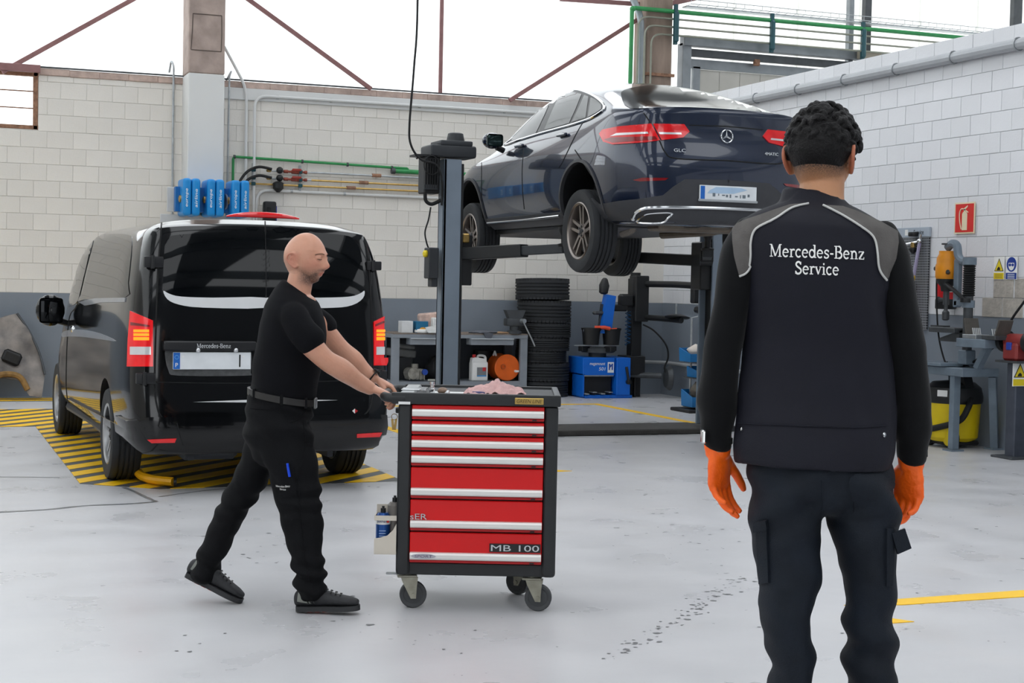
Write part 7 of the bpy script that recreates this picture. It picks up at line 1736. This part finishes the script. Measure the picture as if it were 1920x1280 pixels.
def tw2(c):
    seat = g(c.z - .98, .1); kn = g(c.z - .62, .16)
    return .012 * noise.noise(V((c.x * 7, c.y * 4, c.z * 8))) + .007 * noise.noise(V((c.x * 16 + c.z * 9, c.y * 8, c.z * 20))) + .008 * seat * math.sin((abs(c.x - .01) * .9 + c.z) * 48 + 3 * noise.noise(c * 4)) + .009 * kn * math.sin(c.z * 44 + c.x * 26 + 5 * noise.noise(c * 4))
displace(mb, tw2); trs2 = mb.build('trousers', M_trs2, guy); T2 = bvh_of(trs2)
patch('hip_pocket', cr([(1592, 896), (1640, 886), (1676, 905), (1671, 940), (1662, 958), (1640, 967), (1605, 969), (1600, 940)], True, 3), GPX, T2, .004, M_trs2, trs2, 8, .003)
patch('cargo_pocket', [(1421, 992), (1440, 988), (1444, 1092), (1427, 1094)], GPX, T2, .007, M_trs2, trs2, 8, .004)
patch('cargo_flap', [(1419, 978), (1440, 973), (1442, 990), (1419, 996)], GPX, T2, .012, M_trs2, trs2, 6, .004)
patch('cargo_pocket', [(1660, 990), (1674, 990), (1670, 1098), (1660, 1098)], GPX, T2, .007, M_trs2, trs2, 8, .004)
h = T2.ray_cast(*GPX(1676, 998)); MB().prism([(-.02, 0), (.012, .012), (.028, -.035), (-.005, -.05)], h[0] + V((.01, -.01, 0)), (1, 0, 0), (0, .1, 1), .012).build('cargo_flap', M_trs2, trs2, smooth=False)
seam([(1541, 900), (1541, 935), (1541, 970)], .0022, False, False, .0, M_trs2, 'seat_seam', GPX, T2, trs2)
# body with neck and head
mb = MB()
limb(mb, [q2(1490, 850), q2(1476, 950), q2(1478, 1200), q2(1482, 1500), q2(1483, 1630)], [.06, .06, .04, .03, .03], 16)
limb(mb, [q2(1580, 850), q2(1612, 950), q2(1632, 1200), q2(1630, 1500), q2(1629, 1630)], [.06, .06, .04, .03, .03], 16)
limb(mb, [q2(1540, 860), q2(1532, 780), q2(1530, 600), q2(1530, 460)], [.075, .1, .105, .095], 24)
for a in (((1420, 450), (1384, 520), (1357, 645), (1346, 820), (1346, 838)), ((1640, 455), (1674, 530), (1699, 650), (1711, 845), (1710, 862))): limb(mb, [q2(p[0], p[1], .0 if i < 3 else .03) for i, p in enumerate(a)], [.042, .042, .036, .026, .026], 14)
loft(mb, [(q2(1531, 420, .0), X * .1, Y * .075), (q2(1534, 392, .012), X * .066, Y * .064), (q2(1540, 365, .02), X * .056, Y * .058), (q2(1542, 335, .03), X * .055, Y * .058), (q2(1543, 300, .035), X * .058, Y * .06)], 28)
HK = .975
HG = Matrix.Translation(q2(1542, 294, .045)) @ Matrix.Rotation(math.radians(-24), 4, 'Z') @ Matrix.Rotation(math.radians(-6), 4, 'X') @ Matrix.Scale(HK, 4)
hb = MB(); hb.rings(head_pts(), True)
for s in (-1, 1): ear(hb, s, (s * .0735, -.012, -.012), 1.12)
hb.bm.transform(HG); me = bpy.data.meshes.new('h'); hb.bm.to_mesh(me); hb.bm.free(); mb.bm.from_mesh(me); bpy.data.meshes.remove(me)
mb = union(mb, .0036, 2, .5); body2 = mb.build('body', M_skin2, guy, angle=80); HGI = HG.inverted()
def fade(c):
    p = HGI @ c
    if p.length > .2: return (0, 0)
    m = 0
    if p.y < .07 and p.z > -.085: 
        line = -.078 if p.y < -.045 else (-.078 + (p.y + .045) * .95)
        m = min(1, max(0, (p.z - line) / .04))
    e = min(1, max(0, (abs(p.x) - .073) / .006)) * min(1, max(0, (.042 - abs(p.z + .012)) / .01)) * (1 if -.07 < p.y < .03 else 0)
    return (m * (1 - e), .7 * e)
paint(body2, fade)
# hair: shell plus curls
mb = MB(); random.seed(3); shell = []
for ring in head_pts(nu=48, nv=36):
    rr = []
    for p in ring:
        k = max(0, min(1, (p.z - (.0 if p.y > .0 else -.056 * min(1, -p.y / .05))) / .06)); d = p.normalized()
        front = max(0, min(1, (p.y - .06) / .03)) * max(0, min(1, (.075 - p.z) / .03)); t = .0125 * k * (1 - front) - .006 * (1 - k) - .004 * front
        rr.append(p + d * t)
    shell.append(rr)
mb.rings(shell, True)
for i in range(520):
    u, v = random.uniform(-1, 1), random.random() * 2 * PI; z = u; r_ = math.sqrt(1 - z * z); d = V((r_ * math.cos(v), r_ * math.sin(v), z))
    p = V((d.x * .078, d.y * .1, d.z * .118))
    if p.z < -.012 + (.05 if p.y > .02 else 0) or (p.y > .075 and p.z < .06): continue
    top = max(0, min(1, (p.z + .02) / .06)); c = p + d * (.004 + .0125 * top); tn = V((random.gauss(0, 1), random.gauss(0, 1), random.gauss(0, .7) - .3)); tn = (tn - d * tn.dot(d)).normalized(); sd = d.cross(tn)
    L = random.uniform(.016, .03) * (.5 + .5 * top); P = [c - tn * L * .7 - d * .004, c + d * .006 * top + sd * L * .25, c + tn * L * .6 + d * .002, c + tn * L * .9 - d * .006 - sd * L * .2]
    mb.tube(cr(P, False, 3), lambda t, rr=random.uniform(.0045, .0075) * (.6 + .4 * top): rr * (1 - .7 * abs(t * 2 - 1) ** 2) + .001, 6)
mb.bm.transform(HG); mb = union(mb, .0028, 1, .4); mb.build('hair', M_hair, guy, angle=80)
# gloves
for (wx, wy, dd), d, n, s, th, cu in (((1346, 838, .035), (.06, .0, -1), (.74, -.67, 0), (.67, .74, 0), (.6, .42, -.75), (.3, .34, .38, .42)), ((1709, 862, .035), (-.05, 0, -1), (-.74, -.67, 0), (-.67, .74, 0), (-.6, .42, -.75), (.36, .4, .44, .48))):
    mb = MB(); w = q2(wx, wy, dd); hand(mb, w, d, n, s, cu, th, 1.06, .03, .35)
    limb(mb, [w + Z * .05, w + Z * .01, w - Z * .015], [.034, .035, .032], 18, .8)
    mb = union(mb, .003, 2); displace(mb, lambda c: .0012 * noise.noise(c * 60)); o = mb.build('glove', M_glove, guy, angle=80)
# bracelet on the left cuff, shoes below the frame
p = q2(1319, 818, .0); MB().box(p, (.012, .03, .035), bev=.004).build('watch_edge', M_chrome, guy)
for px in (1483, 1629):
    p = q2(px, 1640, -.02); sole_shoe(guy, Matrix.Translation((p.x, p.y - .08, .004)) @ Matrix.Rotation(PI / 2 - .05, 4, 'Z'), '#1c1d1f', False, 1.0)
